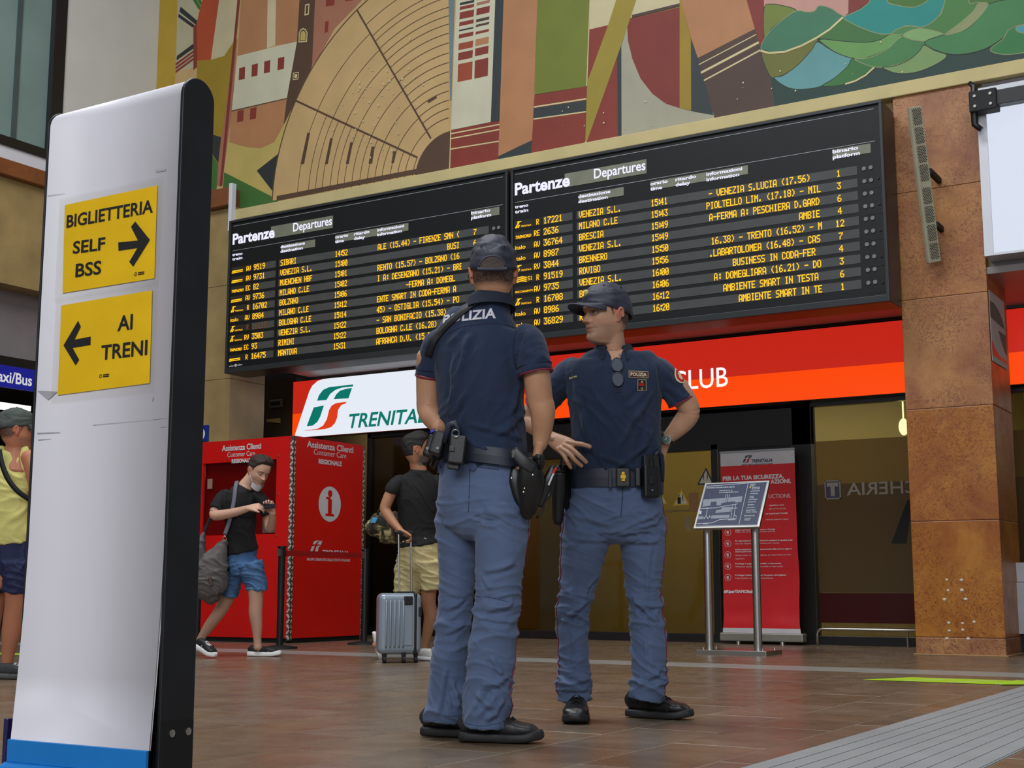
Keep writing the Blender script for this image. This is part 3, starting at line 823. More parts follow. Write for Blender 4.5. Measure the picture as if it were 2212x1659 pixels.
def board(x0, label, rows, maker, left):
    x1 = x0 + 3.85; z0, z1 = 3.025, 4.845
    t = thing('departure_board', ((x0 + x1) / 2, YB + .2, z0), label, 'departure board', 'departure boards under the mural')
    f = MB().box((x0, YB + .012, z0), (x1, YB + .36, z1))
    build('housing', f, M_black, t, bevel=.008)
    e = MB(); w = .028
    for a, b in (((x0, z0), (x1, z0 + .06)), ((x0, z1 - w), (x1, z1)), ((x0, z0 + .06), (x0 + w, z1 - w)), ((x1 - w, z0 + .06), (x1, z1 - w))):
        e.box((a[0], YB - .02, a[1]), (b[0], YB + .012, b[1]))
    build('frame', e, mat('board_frame', (40, 44, 46), rough=.4), t, bevel=.004)
    build('face_panel', MB().box((x0 + w, YB, z0 + .06), (x1 - w, YB + .012, z1 - w)), M_boardface, t)
    ox = x0 + (0 if not left else .01)
    r = MB()
    for zz in (4.775, 4.478):
        r.box((ox + .045, YB - .003, zz), (ox + 3.775, YB, zz + .005))
    build('rule_line', r, mat('rule_line_white', (150, 156, 160), rough=.4), t)
    # title
    for a, b, zb, zt in ((.63, 1.54, 4.548, 4.69), (.79, 1.29, 4.365, 4.45), (1.58, 2.58, 4.372, 4.457), (3.39, 3.735, 4.380, 4.465)):
        build('header_window', MB().box((ox + a, YB - .004, zb), (ox + b, YB, zt)), M_hdr, t)
    tt = MB(); y = YB - .007
    put_text(tt, 'Partenze', (ox + .045, y, 4.558), UX, UZ, .128, bold=.032, width=.645)
    build('title_lettering', tt, M_whitelamp, t); tt = MB()
    put_text(tt, 'Departures', (ox + .965, y, 4.585), UX, UZ, .103, bold=.015, width=.565)
    for s, u, dx_, zz, wd_ in (('treno', 'train', .045, 4.415, .16), ('destinazione', 'destination', .785, 4.412, .36), ('orario', 'time', 1.58, 4.418, .185), ('ritardo', 'delay', 1.845, 4.418, .215), ('informazioni', 'information', 2.165, 4.418, .36), ('binario', 'platform', 3.39, 4.430, .235)):
        build('title_lettering', tt, M_whitelamp, t); tt = MB()
        put_text(tt, s, (ox + dx_, y, zz), UX, UZ, .034, bold=.03, width=wd_)
        put_text(tt, u, (ox + dx_, y, zz - .052), UX, UZ, .034, bold=.03, width=wd_ * len(u) / len(s) * (1.0 if u != 'platform' else .92))
    build('title_lettering', tt, M_whitelamp, t)
    build('divider', MB().box((ox + .728, YB - .004, 3.15), (ox + .735, YB + .001, 4.36)), M_black, t)
    dzr = 0.1160 if left else .1150
    for i, (lg, cat_, num, dest, tim, info, ix, plat) in enumerate(rows):
        zb = 4.206 - i * dzr
        row = MB()
        row.box((ox + .038, YB - .003, zb - .006), (ox + .355, YB + .002, zb + .074), 1)
        row.box((ox + .375, YB - .003, zb - .006), (ox + .715, YB + .002, zb + .074), 0)
        row.box((ox + .765, YB - .003, zb - .006), (ox + 3.605, YB + .002, zb + .074), 0)
        ro = build('row_display', row, [M_window, M_windowdim], t)
        lm = MB()
        dim = num == '16113'
        plank_logo(lm, ox + .046, zb, lg, YB - .006)
        dots(lm, cat_, ox + (.272 if len(cat_) > 1 else .30), zb + .002, .058, .036, YB - .006, 1 if dim else 0)
        dots(lm, num, ox + .385, zb, .068, .0445, YB - .006, 1 if dim else 0)
        dots(lm, dest, ox + .792, zb, .068, .0395, YB - .006)
        # the time: the colon is narrow
        q = ox + 1.585
        for ch in tim:
            if ch == ':': dots(lm, ':', q - .008, zb, .068, .038, YB - .006); q += .022
            else: dots(lm, ch, q, zb, .068, .039, YB - .006); q += .039
        dots(lm, info, ox + ix, zb, .068, .0398, YB - .006, xmax=ox + 3.27)
        if plat: dots(lm, plat, ox + (3.42 if len(plat) == 1 else 3.395), zb, .062, .042, YB - .006)
        build('lettering', lm, [M_orangelamp, M_brownled], ro)
        for k in range(2):
            L_ = MB().cyl((ox + 3.668 + k * .06, YB + .002, zb + .038), (ox + 3.668 + k * .06, YB - .008, zb + .038), .0185, 16)
            build('status_lamp', L_, M_lampgrey, ro, smooth=False)
    if not left:
        kn = MB()
        for k in range(5):
            zz = 4.14 - k * .235
            kn.cyl((x1 - .06, YB, zz), (x1 - .06, YB - .01, zz), .012, 12)
            kn.box((x1 - .19, YB - .003, zz - .085), (x1 - .028, YB + .001, zz - .081))
        build('latch', kn, M_black, t)
    if maker:
        m_ = MB(); put_text(m_, 'solari', (ox + .045, YB - .004, 3.10), UX, UZ, .022, bold=.02, width=.085); put_text(m_, 'udine', (ox + .175, YB - .004, 3.104), UX, UZ, .022, bold=.02, width=.075)
        m_.face([(ox + .150 + .018 * cos(a), YB - .004, 3.112 + .018 * sin(a)) for a in [k * PI / 6 for k in range(12)]])
        build('maker_lettering', m_, mat('print_white', (205, 208, 210), rough=.5), t)
    return t


RL = [('f', 'AV', '9519', 'SIBARI', '14:52', 'ALE (15.44) - FIRENZE SMN (', 2.175, '7'), ('f', 'AV', '9731', 'VENEZIA S.L.', '15:00', 'BUSI', 3.09, '6'), ('n', 'EC', '82', 'MUENCHEN HBF', '15:01', 'RENTO (15.57) - BOLZANO (16', 2.175, ''),
      ('f', 'AV', '9736', 'MILANO C.LE', '15:02', 'I A: DESENZANO (15.21) - BRE', 2.175, ''), ('t', 'R', '16702', 'BOLZANO', '15:06', '-FERMA A: DOMEGL', 2.56, ''), ('i', 'AV', '8984', 'MILANO C.LE', '15:12', 'ENTE SMART IN CODA-FERMA A', 2.175, ''),
      ('t', 'R', '16113', 'BOLOGNA C.LE', '15:14', '45) - OSTIGLIA (15.54) - PO', 2.175, ''), ('t', 'RV', '3503', 'VENEZIA S.L.', '15:22', '- SAN BONIFACIO (15.38)', 2.175, ''), ('n', 'EC', '93', 'RIMINI', '15:22', 'BOLOGNA C.LE (16.28)', 2.175, ''), ('f', 'R', '16475', 'MANTOVA', '15:31', 'AFRANCA D.V. (15.50)', 2.175, '')]
RR = [('t', 'R', '17221', 'VENEZIA S.L.', '15:41', '- VENEZIA S.LUCIA (17.56)', 2.185, '1'), ('n', 'RE', '2636', 'MILANO C.LE', '15:43', 'PIOLTELLO LIM. (17.18) - MILA', 2.16, '3'), ('i', 'AV', '36764', 'BRESCIA', '15:49', 'A-FERMA A: PESCHIERA D.GARD', 2.185, '6'),
      ('i', 'AV', '8987', 'VENEZIA S.L.', '15:49', 'AMBIE', 3.06, '4'), ('t', 'RV', '3844', 'BRENNERO', '15:50', '16.38) - TRENTO (16.52) - M', 2.20, '12'), ('w', 'R', '91519', 'ROVIGO', '15:56', '.LABARTOLOMEA (16.48) - CAS', 2.18, '7'),
      ('r', 'AV', '9735', 'VENEZIA S.L.', '16:00', 'BUSINESS IN CODA-FER', 2.41, '4'), ('t', 'R', '16708', 'BOLOGNA C.LE', '16:06', 'A: DOMEGLIARA (16.21) - DO', 2.22, '3'), ('i', 'AV', '8986', 'ROMA T.NI', '16:12', 'AMBIENTE SMART IN TESTA', 2.31, '6'), ('i', 'AV', '36829', 'ROMA T.NI', '16:20', 'AMBIENTE SMART IN TE', 2.46, '1')]
RR[7] = RR[7][:3] + ('BOLZANO',) + RR[7][4:]
RR[8] = RR[8][:3] + ('VENEZIA S.L.',) + RR[8][4:]
RR[9] = RR[9][:3] + ('ROMA',) + RR[9][4:]
# the photo hides the ninth destination behind the officer's cap: leave it blank
RR[8] = RR[8][:3] + ('',) + RR[8][4:]
RR[9] = RR[9][:3] + ('R',) + RR[9][4:]
RR[7] = RR[7][:3] + ('BOL',) + RR[7][4:]
board(-11.005, 'black departure board on the left, its first train leaving 14:52 for Sibari', RL, True, True)
board(-7.115, 'black departure board next to the marble pillar, its first train leaving 15:41', RR, False, False)
bk = MB()
for x in (-10.4, -8.0, -6.6, -3.9): bk.box((x, YB + .365, 3.42), (x + .08, YP + .095, 3.5)).box((x, YB + .365, 4.5), (x + .08, YP + .095, 4.6))
build('board_bracket', bk, M_black, label='dark steel arms holding the departure boards off the wall', cat='bracket')

# ================================================================== LIT FASCIA SIGN
fs = thing('shop_sign', (-7.5, YS, 2.49), 'long lit red and orange shop sign under the departure boards', 'sign')
E_red = emis('sign_red', (198, 38, 24), .95); E_orange = emis('sign_orange', (252, 72, 4), 1.0)
E_white = emis('sign_lit_white', (232, 238, 248), .98); E_teal = emis('sign_teal', (8, 122, 108), .9); E_sred = emis('sign_logo_red', (226, 62, 24), .95)
build('sign_box', MB().box((-11.63, YS + .01, 2.485), (-1.0, YS + .14, 3.232)), M_black, fs)
build('red_band', MB().box((-11.61, YS, 2.80), (-1.0, YS + .012, 3.222)), E_red, fs)
build('orange_band', MB().box((-11.61, YS, 2.492), (-1.0, YS + .012, 2.80)), E_orange, fs)
trap = [(-11.575, 2.492), (-8.35, 2.492), (-8.05, 3.09), (-8.02, 3.16), (-8.06, 3.21), (-8.12, 3.222)]
c7 = lambda x, y: (400 + x / 3.95, 760 + y / 3.95)
tl = [wy(*c7(x, y), YS) for x, y in ((1180, 225), (1130, 250), (1085, 290), (1060, 340), (930, 712))]
trp = [(-11.575, 2.492), (-8.35, 2.492), (-8.05, 3.222)] + [(p.x, min(p.z, 3.222)) for p in tl]
trp = [trp[0]] + [trp[1], trp[2]] + [(p.x, min(p.z, 3.222)) for p in tl[:-1]]
build('white_field', MB().prism([(x, YS - .004, z) for x, z in trp], (0, .004, 0)), E_white, fs)
LG = {'t1': [(1128, 418), (1145, 370), (1180, 325), (1230, 302), (1438, 278), (1432, 297), (1340, 306), (1285, 325), (1240, 360), (1208, 412)],
      't2': [(1270, 405), (1290, 365), (1325, 332), (1370, 318), (1427, 308), (1397, 397)],
      't3': [(1040, 635), (1100, 475), (1187, 458), (1155, 555), (1130, 600), (1090, 630)],
      's': [(1022, 672), (1130, 658), (1180, 630), (1212, 575), (1230, 500), (1252, 460), (1290, 438), (1380, 427), (1374, 440), (1335, 455), (1308, 495), (1300, 560), (1282, 608), (1250, 642), (1195, 660), (1100, 668), (1030, 675)]}
LGW = {k: [(wy(*c7(x, y), YS).x, wy(*c7(x, y), YS).z) for x, y in v] for k, v in LG.items()}
allp = [p for v in LGW.values() for p in v]
lx0, lx1 = min(p[0] for p in allp), max(p[0] for p in allp); lz0, lz1 = min(p[1] for p in allp), max(p[1] for p in allp)
LGN = {k: [((x - lx0) / (lx1 - lx0), (z - lz0) / (lz1 - lz0)) for x, z in v] for k, v in LGW.items()}


def rail_logo(mb, org, u, w, W_, H_, mi_g=0, mi_s=1):
    org, u, w = Vector(org), Vector(u), Vector(w)
    for k, v in LGN.items():
        mb.face([org + u * (a * W_) + w * (b * H_) for a, b in v], mi_s if k == 's' else mi_g)


lgm = MB(); rail_logo(lgm, (lx0, YS - .007, lz0), UX, UZ, lx1 - lx0, lz1 - lz0)
build('rail_emblem', lgm, [E_teal, E_sred], fs)
p0, p1, p2 = wy(750, 925, YS), wy(908, 912, YS), wy(762, 893, YS)
tm = MB(); put_text(tm, 'TRENITALIA', (p0.x, YS - .007, p0.z), UX, UZ, p2.z - p0.z, bold=.02, width=(p1.x - p0.x) * 10 / 7.7, shear=.22)
build('lettering', tm, E_teal, fs)
p0, p1, p2 = wy(1573, 834, YS), wy(1452, 842, YS), wy(1560, 791, YS)
tm = MB(); put_text(tm, 'CLUB', (p0.x, YS - .007, p0.z), UX, UZ, p2.z - p0.z, bold=.004, width=(p0.x - p1.x), align='r')
build('club_lettering', tm, emis('club_white', (255, 255, 255), 1.0), fs)

# ================================================================== SHOP FRONT
M_bronze = glass('bronze_glass', (206, 196, 150), rough=.05, refl=.03)
M_bronzedark = glass('dark_bronze_glass', (150, 138, 110), rough=.05, refl=.03)
M_clear = glass('clear_glass', (232, 228, 205), rough=.03, refl=.03)
M_frame = mat('dark_anodised_frame', (24, 22, 22), rough=.35)
sf = thing('glass_storefront', (-6.5, YG, 0), 'dark framed bronze glass shop front behind the two officers', 'shop front')


def fx(x, y=1100): return wy(x, y, YG).x


XF = {'a': -11.31, 'b': fx(795), 'c': fx(1118), 'd': fx(1215), 'e': fx(1541), 'f': fx(1556), 'g': fx(1718), 'h': fx(1760), 'i': fx(1965)}
fm = MB()
d0, d1 = YG - .04, YG + .05
fm.box((XF['c'] - .35, d0, 2.04), (XF['h'], d1, 2.48))
fm.box((XF['g'], d0, 0), (XF['h'], d1 + .05, 2.483)); fm.box((XF['e'], d0, 0), (XF['f'], d1, 2.1)); fm.box((XF['d'] - .02, d0 + .02, 0), (XF['d'] + .025, d1, 2.1))
fm.box((XF['b'], d0, 0), (XF['b'] + .06, d1, 2.483)); fm.box((XF['c'] - .35, d0, 0), (XF['c'] - .27, d1, 2.483))
fm.box((XF['b'], d0 + .01, 0), (-2.6, d1, .09)); fm.box((XF['b'], d0, 2.43), (-1.0, d1, 2.483))
fm.box((XF['e'] + .02, d0 + .005, 2.0), (XF['g'], d1, 2.06)); fm.box((XF['f'], d0, 0), (XF['g'], d1, .14))
build('frame', fm, M_frame, sf, bevel=.004)
def pane(x0, x1, z0, z1, m, nm='glass_pane'): return build(nm, MB().box((x0, YG, z0), (x1, YG + .008, z1)), m, sf)
pane(XF['b'] + .06, XF['c'] - .35, .09, 2.43, M_bronzedark); pane(XF['c'] - .27, XF['d'] - .02, .09, 2.04, M_bronze); pane(XF['d'] + .025, XF['e'], .09, 2.04, M_bronze)
pane(XF['f'], XF['g'], .14, 2.0, M_bronze); pane(XF['h'], -2.6, .09, 2.43, M_clear); pane(-2.5, -1.0, .09, 2.43, M_bronze)
fr_ = glass('frost_film', (206, 194, 146), rough=.3, refl=.03, haze=.14, hazecol=(150, 128, 84))
build('frosted_film', MB().box((XF['h'] + .02, YG - .004, .52), (-2.6, YG - .001, 2.068)), fr_, sf)
build('frosted_film', MB().box((XF['h'] + .02, YG - .007, .52), (-2.6, YG - .0045, 1.62)), fr_, sf)
build('red_reflection', MB().box((XF['h'] + .02, YG - .004, .22), (-2.6, YG - .001, .518)), glass('red_reflection_tint', (150, 30, 24), rough=.2, refl=.04, haze=.3, hazecol=(96, 10, 8)), sf)  # reflected red band, put in as a coloured sheet on the glass
# sign reflected in the glass, painted on as mirrored lettering and emblem
mt = MB(); M_signrefl = mat('pale_sign_reflection', (150, 142, 130), rough=.5)
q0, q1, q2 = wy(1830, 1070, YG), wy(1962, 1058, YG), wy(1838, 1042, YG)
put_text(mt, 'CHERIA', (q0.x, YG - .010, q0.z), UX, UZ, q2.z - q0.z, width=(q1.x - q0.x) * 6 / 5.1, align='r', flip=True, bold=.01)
a_, b_ = wy(1783, 1079, YG), wy(1816, 1037, YG)
vt = MB().box((a_.x, YG - .011, a_.z), (b_.x, YG - .008, b_.z), 1)
w_ = .012
for (x0, z0, x1, z1) in ((a_.x, a_.z, b_.x, a_.z + w_), (a_.x, b_.z - w_, b_.x, b_.z), (a_.x, a_.z, a_.x + w_, b_.z), (b_.x - w_, a_.z, b_.x, b_.z)): vt.box((x0, YG - .013, z0), (x1, YG - .0105, z1), 0)
put_text(vt, 'T', ((a_.x + b_.x) / 2, YG - .013, a_.z + .045), UX, UZ, (b_.z - a_.z) * .62, bold=.08, align='c')
build('reflected_lettering', mt, M_signrefl, sf); build('reflected_emblem', vt, [M_signrefl, mat('dull_violet_blue', (66, 60, 84), rough=.5)], sf)
ab = MB(); ab.prism([wy(x, y, YG - .012) for x, y in ((1925, 1174), (1957, 1174), (1972, 1080), (1960, 1080))], (0, .003, 0))
build('black_film_shape', ab, M_blackmatt, sf)
# safety stickers
M_yel = mat('sticker_yellow', (196, 170, 54), rough=.5); M_navy = mat('sticker_navy', (34, 40, 74), rough=.5); M_stw = mat('sticker_pale', (196, 190, 170), rough=.5)


def sticker(cx_, cy_, w, h, mc, lab, people):
    a, b, c = wy(cx_ - w / 2, cy_ + h / 2, YG), wy(cx_ + w / 2, cy_ + h / 2 - 2, YG), wy(cx_ + 1, cy_ - h / 2, YG)
    t = thing('warning_sticker', (a.x, YG - .01, a.z), lab, 'sticker', 'triangular stickers on the glass doors')
    P3 = [Vector((p.x, YG - .010, p.z)) for p in (a, b, c)]; ce = (P3[0] + P3[1] + P3[2]) / 3
    build('border', MB().prism(P3, (0, .003, 0)), mc, t)
    build('pale_field', MB().prism([ce + (p - ce) * .74 + Vector((0, -.001, 0)) for p in P3], (0, .0015, 0)), M_stw, t)
    W_ = (b.x - a.x); m = MB(); y = YG - .013
    def fig(x, z, s):
        m.face([(x - .1 * s, y, z), (x - .03 * s, y, z + .45 * s), (x + .03 * s, y, z + .45 * s), (x + .1 * s, y, z), (x, y, z + .3 * s)])
        m.face([(x - .07 * s, y, z + .4 * s), (x + .07 * s, y, z + .4 * s), (x + .06 * s, y, z + .78 * s), (x - .06 * s, y, z + .78 * s)])
        m.face([(x + .08 * s * cos(q), y, z + .9 * s + .09 * s * sin(q)) for q in [k * PI / 4 for k in range(8)]])
    zb = a.z + .22 * (c.z - a.z)
    fig(ce.x - .12 * W_, zb, W_ * .42); fig(ce.x + .10 * W_, zb, W_ * .42)
    if not people: m.box((ce.x - .22 * W_, y - .0005, zb - .02), (ce.x - .02 * W_, y, zb + .05))
    build('pictogram', m, M_blackmatt if not people else M_navy, t)


sticker(1525, 1029, 37, 38, M_navy, 'navy edged triangular pedestrian sticker above the map stand', True)
sticker(1472, 1075, 35, 35, M_yel, 'yellow edged triangular sticker left of the map stand', False)
sticker(1424, 1073, 35, 35, M_yel, 'yellow edged triangular sticker beside the hip of the officer with folded glasses', False)
a_, b_ = wy(1489, 1106, YG), wy(1508, 1064, YG)
build('paper_notice', MB().box((a_.x, YG - .005, a_.z), (b_.x, YG - .002, b_.z)), mat('notice_tan', (138, 104, 62), rough=.6), sf)
c_ = wy(1487, 1131, YG); m_ = MB(); m_.face([(c_.x + .045 * cos(q), YG - .004, c_.z + .085 * sin(q)) for q in [k * PI / 12 for k in range(24)]])
build('oval_sticker', m_, mat('oval_grey', (132, 116, 80), rough=.5), sf)
m_ = MB().box((wy(1400, 1110, YG).x, YG - .004, wy(1400, 1108, YG).z), (wy(1491, 1106, YG).x, YG - .002, wy(1400, 1104, YG).z))
build('door_line', m_, mat('etched_line', (120, 100, 56), rough=.4), sf)
# shop interior
inn = MB().box((XF['c'] - .5, 15.9, 0), (-1.0, 16.0, 3.1))
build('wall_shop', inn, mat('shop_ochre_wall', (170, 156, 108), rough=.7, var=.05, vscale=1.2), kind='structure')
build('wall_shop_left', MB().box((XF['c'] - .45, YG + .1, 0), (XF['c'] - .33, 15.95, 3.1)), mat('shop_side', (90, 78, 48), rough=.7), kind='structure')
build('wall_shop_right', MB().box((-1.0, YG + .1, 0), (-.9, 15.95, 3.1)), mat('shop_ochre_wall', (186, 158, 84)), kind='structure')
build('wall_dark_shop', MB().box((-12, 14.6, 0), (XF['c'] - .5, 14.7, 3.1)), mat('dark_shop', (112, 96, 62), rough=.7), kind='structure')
build('ceiling_shop', MB().box((-12, YG + .1, 3.05), (-.9, 16.0, 3.12)), mat('shop_ceiling', (180, 170, 140), rough=.7), kind='structure')
lp = wy(1952, 922, 14.3)
build('globe_lamp', MB().sphere((lp.x, 14.3, lp.z), (.05, .05, .09), 20, 14).cyl((lp.x, 14.3, lp.z + .08), (lp.x, 14.3, 3.05), .008, 8), emis('lamp_globe', (255, 244, 190), 3.0), label='small lit lamp inside the shop seen beside the marble pillar', cat='lamp', smooth=True)
# recess behind the left pillar
rc = thing('wall_monitor', (-11.55, 13.6, 2.8), 'small grey framed monitor in the dark recess behind the left pillar', 'monitor')
a_, b_ = wy(584, 882, 13.55), wy(612, 862, 13.55)
build('bezel', MB().box((a_.x, 13.52, a_.z), (b_.x, 13.56, b_.z)), mat('monitor_grey', (120, 114, 100), rough=.5), rc, bevel=.01)
build('screen', MB().box((a_.x + .03, 13.512, a_.z + .03), (b_.x - .03, 13.525, b_.z - .03)), M_blackmatt, rc)
build('wall_recess', MB().box((-12.4, 13.56, 0), (-11.62, 13.7, 3.3)), mat('recess_brown', (70, 58, 40), rough=.7), kind='structure')
m_ = MB(); m_.prism([wy(x, y, 13.53) for x, y in ((575, 906), (604, 903), (604, 914), (575, 911))], (0, .02, 0))
build('light_wedge', m_, mat('painted_light_yellow', (190, 176, 110), rough=.5), label='pale yellow wedge of painted light on the recess wall beside the left pillar', cat='plate')  # yellowish light in the recess, put in as a coloured wedge
# ================================================================== TOTEM
M_totem = mat('totem_white', (222, 220, 228), rough=0.42, var=0.015, vscale=1.2)
M_blackpaint = mat('worn_black_side', (20, 22, 27), rough=0.45, var=0.35, vscale=7, bump=.1, bscale=20)
M_paper = mat('yellow_paper', (244, 200, 8), rough=0.42, var=0.05, vscale=9, bump=0.5, bscale=7)
M_ink = mat('black_ink', (30, 28, 30), rough=0.6)
TX0_, TX1_, TY = -3.240, -2.700, 2.635
TH = 1.985; TD = 0.114; TR = TD / 2
tt_ = thing('totem', ((TX0_ + TX1_) / 2, TY + TR, 0), 'tall white wayfinding totem with rounded top carrying two yellow paper notices', 'totem')


def outline(off=0.0, z0=0.12, n=18, bulge=0.0):
    """side profile (y, z) of the wrapped sheet: up the front, over the top, down the back"""
    r = TR + off; cy = TY + TR; zc = TH - TR
    P = [(cy - r, z0 + (zc - z0) * k / 10 ) for k in range(11)]
    P = [(y - bulge * sin(PI * (z - z0) / (zc - z0)), z) for y, z in P]
    P += [(cy - r * cos(a), zc + r * sin(a)) for a in [PI * k / n for k in range(1, n + 1)]]
    P += [(cy + r, zc - (zc - z0) * k / 6) for k in range(1, 7)]
    return P


flare = lambda P: [(y - (.030 * max(0, (.7 - z) / .6) ** 1.6 if y < TY + .02 else 0), z) for y, z in P]
sh = MB(); Po = flare(outline(0.0, 0.145)); Pi = flare(outline(-0.006, 0.145)); n = len(Po)
vs = [(x, y, z) for x in (TX0_, TX1_) for (y, z) in Po] + [(x, y, z) for x in (TX0_, TX1_) for (y, z) in Pi]
fs = []
for k in range(n - 1):
    fs += [(k, n + k, n + k + 1, k + 1)[::-1], (2 * n + k, 2 * n + k + 1, 3 * n + k + 1, 3 * n + k)[::-1]]
    fs += [(k, k + 1, 2 * n + k + 1, 2 * n + k), (n + k, 3 * n + k, 3 * n + k + 1, n + k + 1)]
fs += [(0, 2 * n, 3 * n, n), (n - 1, 2 * n - 1, 4 * n - 1, 3 * n - 1)]
sh.add(vs, fs)
so = build('cover_sheet', sh, M_totem, tt_, smooth=True)
for side, (xa, xb) in enumerate(((TX0_ - .009, TX0_ - .001), (TX1_ + .001, TX1_ + .014))):
    pl = MB(); Q = outline(0.004, 0.0)
    pl.prism([(xa, y, z) for y, z in Q], (xb - xa, 0, 0))
    build('end_plate', pl, M_blackpaint, tt_, bevel=.003)
build('core', MB().box((TX0_ + .01, TY + .02, 0.0), (TX1_ - .01, TY + TD - .02, TH - TR)), M_blackmatt, tt_)
M_blue = mat('totem_blue', (16, 126, 206), rough=.4, var=.05)
bl = MB(); bl.box((TX0_, TY - .038, 0.085), (TX1_, TY - .026, 0.146)); build('blue_band', bl, M_blue, tt_, bevel=.002)
bl = MB().cyl((TX0_ - .004, TY - .030, .05), (TX1_ - .002, TY - .030, .05), .036, 24)
build('blue_roller', bl, M_blue, tt_, smooth=False)
build('foot_bracket', MB().box((TX0_ - .03, TY - .03, 0), (TX0_ - .014, TY + .10, .20)), mat('indigo_bracket', (34, 30, 80), rough=.4), tt_, bevel=.003)
for (yy, zz) in ((TY + .035, .185), (TY + TD - .02, .185)):
    s_ = MB().cyl((TX1_ + .014, yy, zz), (TX1_ + .020, yy, zz), .010, 16).cyl((TX1_ + .020, yy, zz), (TX1_ + .023, yy, zz), .006, 6)
    build('bolt', s_, M_steel, tt_)
build('foot_plate', MB().box((TX1_ + .013, TY - .0, 0), (TX1_ + .017, TY + TD + .0, .215)), M_blackmatt, tt_)
# grubby marks and tape on the sheet
c1b = lambda x, y: wy(x / 1.929, y / 1.929, TY - .002)
gm = MB()
def streak(mb, A, B, w): 
    d = (B - A).normalized(); nn = Vector((-d.z, 0, d.x)) * w; mb.face([A - nn, B - nn * .4, B + nn * .4, A + nn])
Q = lambda x, y: wy(x, y, TY - .003)
for a, b, w in (((80, 936), (130, 934), .0018), ((82, 950), (110, 948), .0012), ((330, 905), (360, 902), .0012), ((346, 922), (360, 921), .001), ((200, 918), (345, 905), .0007), ((102, 423), (140, 418), .0008)):
    streak(gm, Q(*a), Q(*b), w)
gm.face([Q(80, 844), Q(124, 846), Q(104, 864)]); gm.face([Q(334, 367), Q(358, 364), Q(357, 368), Q(337, 372)]); gm.face([Q(327, 860), Q(332, 856), Q(328, 868)])
build('scuff_marks', gm, mat('scuff_grey', (172, 172, 178), rough=.6), tt_)
M_tape = glass('clear_tape', (251, 251, 249), rough=.2, refl=.0)
pieces = [((272, 855), (657, 773), (645, 1160), (262, 1222)), ((257, 1273), (636, 1210), (625, 1597), (242, 1647))]
for idx, q in enumerate(pieces):
    P4 = [c1b(*p) for p in q]
    lab = ('upper yellow paper notice with right arrow to BIGLIETTERIA taped on the totem', 'lower yellow paper notice with left arrow AI TRENI taped on the totem')[idx]
    pn = thing('paper_notice', P4[3], lab, 'notice', 'paper notices on the totem')
    m_ = MB(); N_ = 14
    for j in range(N_ + 1):
        for i in range(N_ + 1):
            u, v = i / N_, j / N_
            p = P4[0] * (1 - u) * (1 - v) + P4[1] * u * (1 - v) + P4[2] * u * v + P4[3] * (1 - u) * v
            z_ = mnoise.noise(Vector((u * 3.0 + idx * 9, v * 3.5, 0))) * .0012
            m_.v.append((p.x, TY - .0035 - abs(z_), p.z))
    for j in range(N_):
        for i in range(N_):
            m_.f.append([j * (N_ + 1) + i, (j + 1) * (N_ + 1) + i, (j + 1) * (N_ + 1) + i + 1, j * (N_ + 1) + i + 1]); m_.m.append(0)
    build('sheet', m_, M_paper, pn, smooth=True)
    tp = MB()
    x0, x1 = min(p.x for p in P4) - .022, max(p.x for p in P4) + .02; z0, z1 = min(p.z for p in P4) - .022, max(p.z for p in P4) + .022
    tp.face([(x0, TY - .0058, z0), (x1, TY - .0058, z0), (x1, TY - .0058, z1), (x0, TY - .0058, z1)])
    build('clear_tape', tp, M_tape, pn)
    tx = MB(); Yt = TY - .0052

    def T(s, xl, xr, yb, yt, bold=.02):
        """caps from crop pixels: left-bottom, right-bottom and cap top"""
        a, b, c = c1b(*xl), c1b(*xr), c1b(xl[0], yt)
        d = (b - a); d.y = 0
        put_text(tx, s, (a.x, Yt, a.z), d.normalized(), UZ, c.z - a.z, bold=bold, width=d.length)
    if idx == 0:
        T('BIGLIETTERIA', (280, 950), (640, 885), 0, 897); T('SELF', (306, 1058), (440, 1040), 0, 1006); T('BSS', (317, 1155), (424, 1141), 0, 1099)
        A = [(496, 1011), (562, 1004), (549, 946), (565, 925), (628, 1000), (558, 1111), (543, 1095), (572, 1040), (497, 1046)]
        A = [(496, 1011), (578, 1003), (549, 946), (567, 924), (628, 1000), (558, 1112), (542, 1092), (576, 1034), (497, 1046)]
        lg = (568, 1143)
    else:
        T('AI', (492, 1380), (555, 1371), 0, 1316); T('TRENI', (424, 1500), (616, 1478), 0, 1438)
        A = [(381, 1403), (314, 1416), (340, 1362), (329, 1337), (268, 1440), (318, 1523), (333, 1500), (306, 1450), (380, 1438)]
        lg = (422, 1568)
    tx.face([(p.x, Yt, p.z) for p in (c1b(*a) for a in A)])
    c_ = c1b(*lg)
    for k in range(8):
        a = k * PI / 4; tx.face([(c_.x + .006 * cos(a + s_) * r_, Yt, c_.z + .006 * sin(a + s_) * r_) for s_, r_ in ((-.25, .4), (-.2, 1), (.2, 1), (.25, .4))])
    for k in range(2): tx.box((c_.x + .010, Yt - .0001, c_.z + .001 - k * .005), (c_.x + .034, Yt, c_.z + .004 - k * .005))
    build('lettering', tx, M_ink, pn)

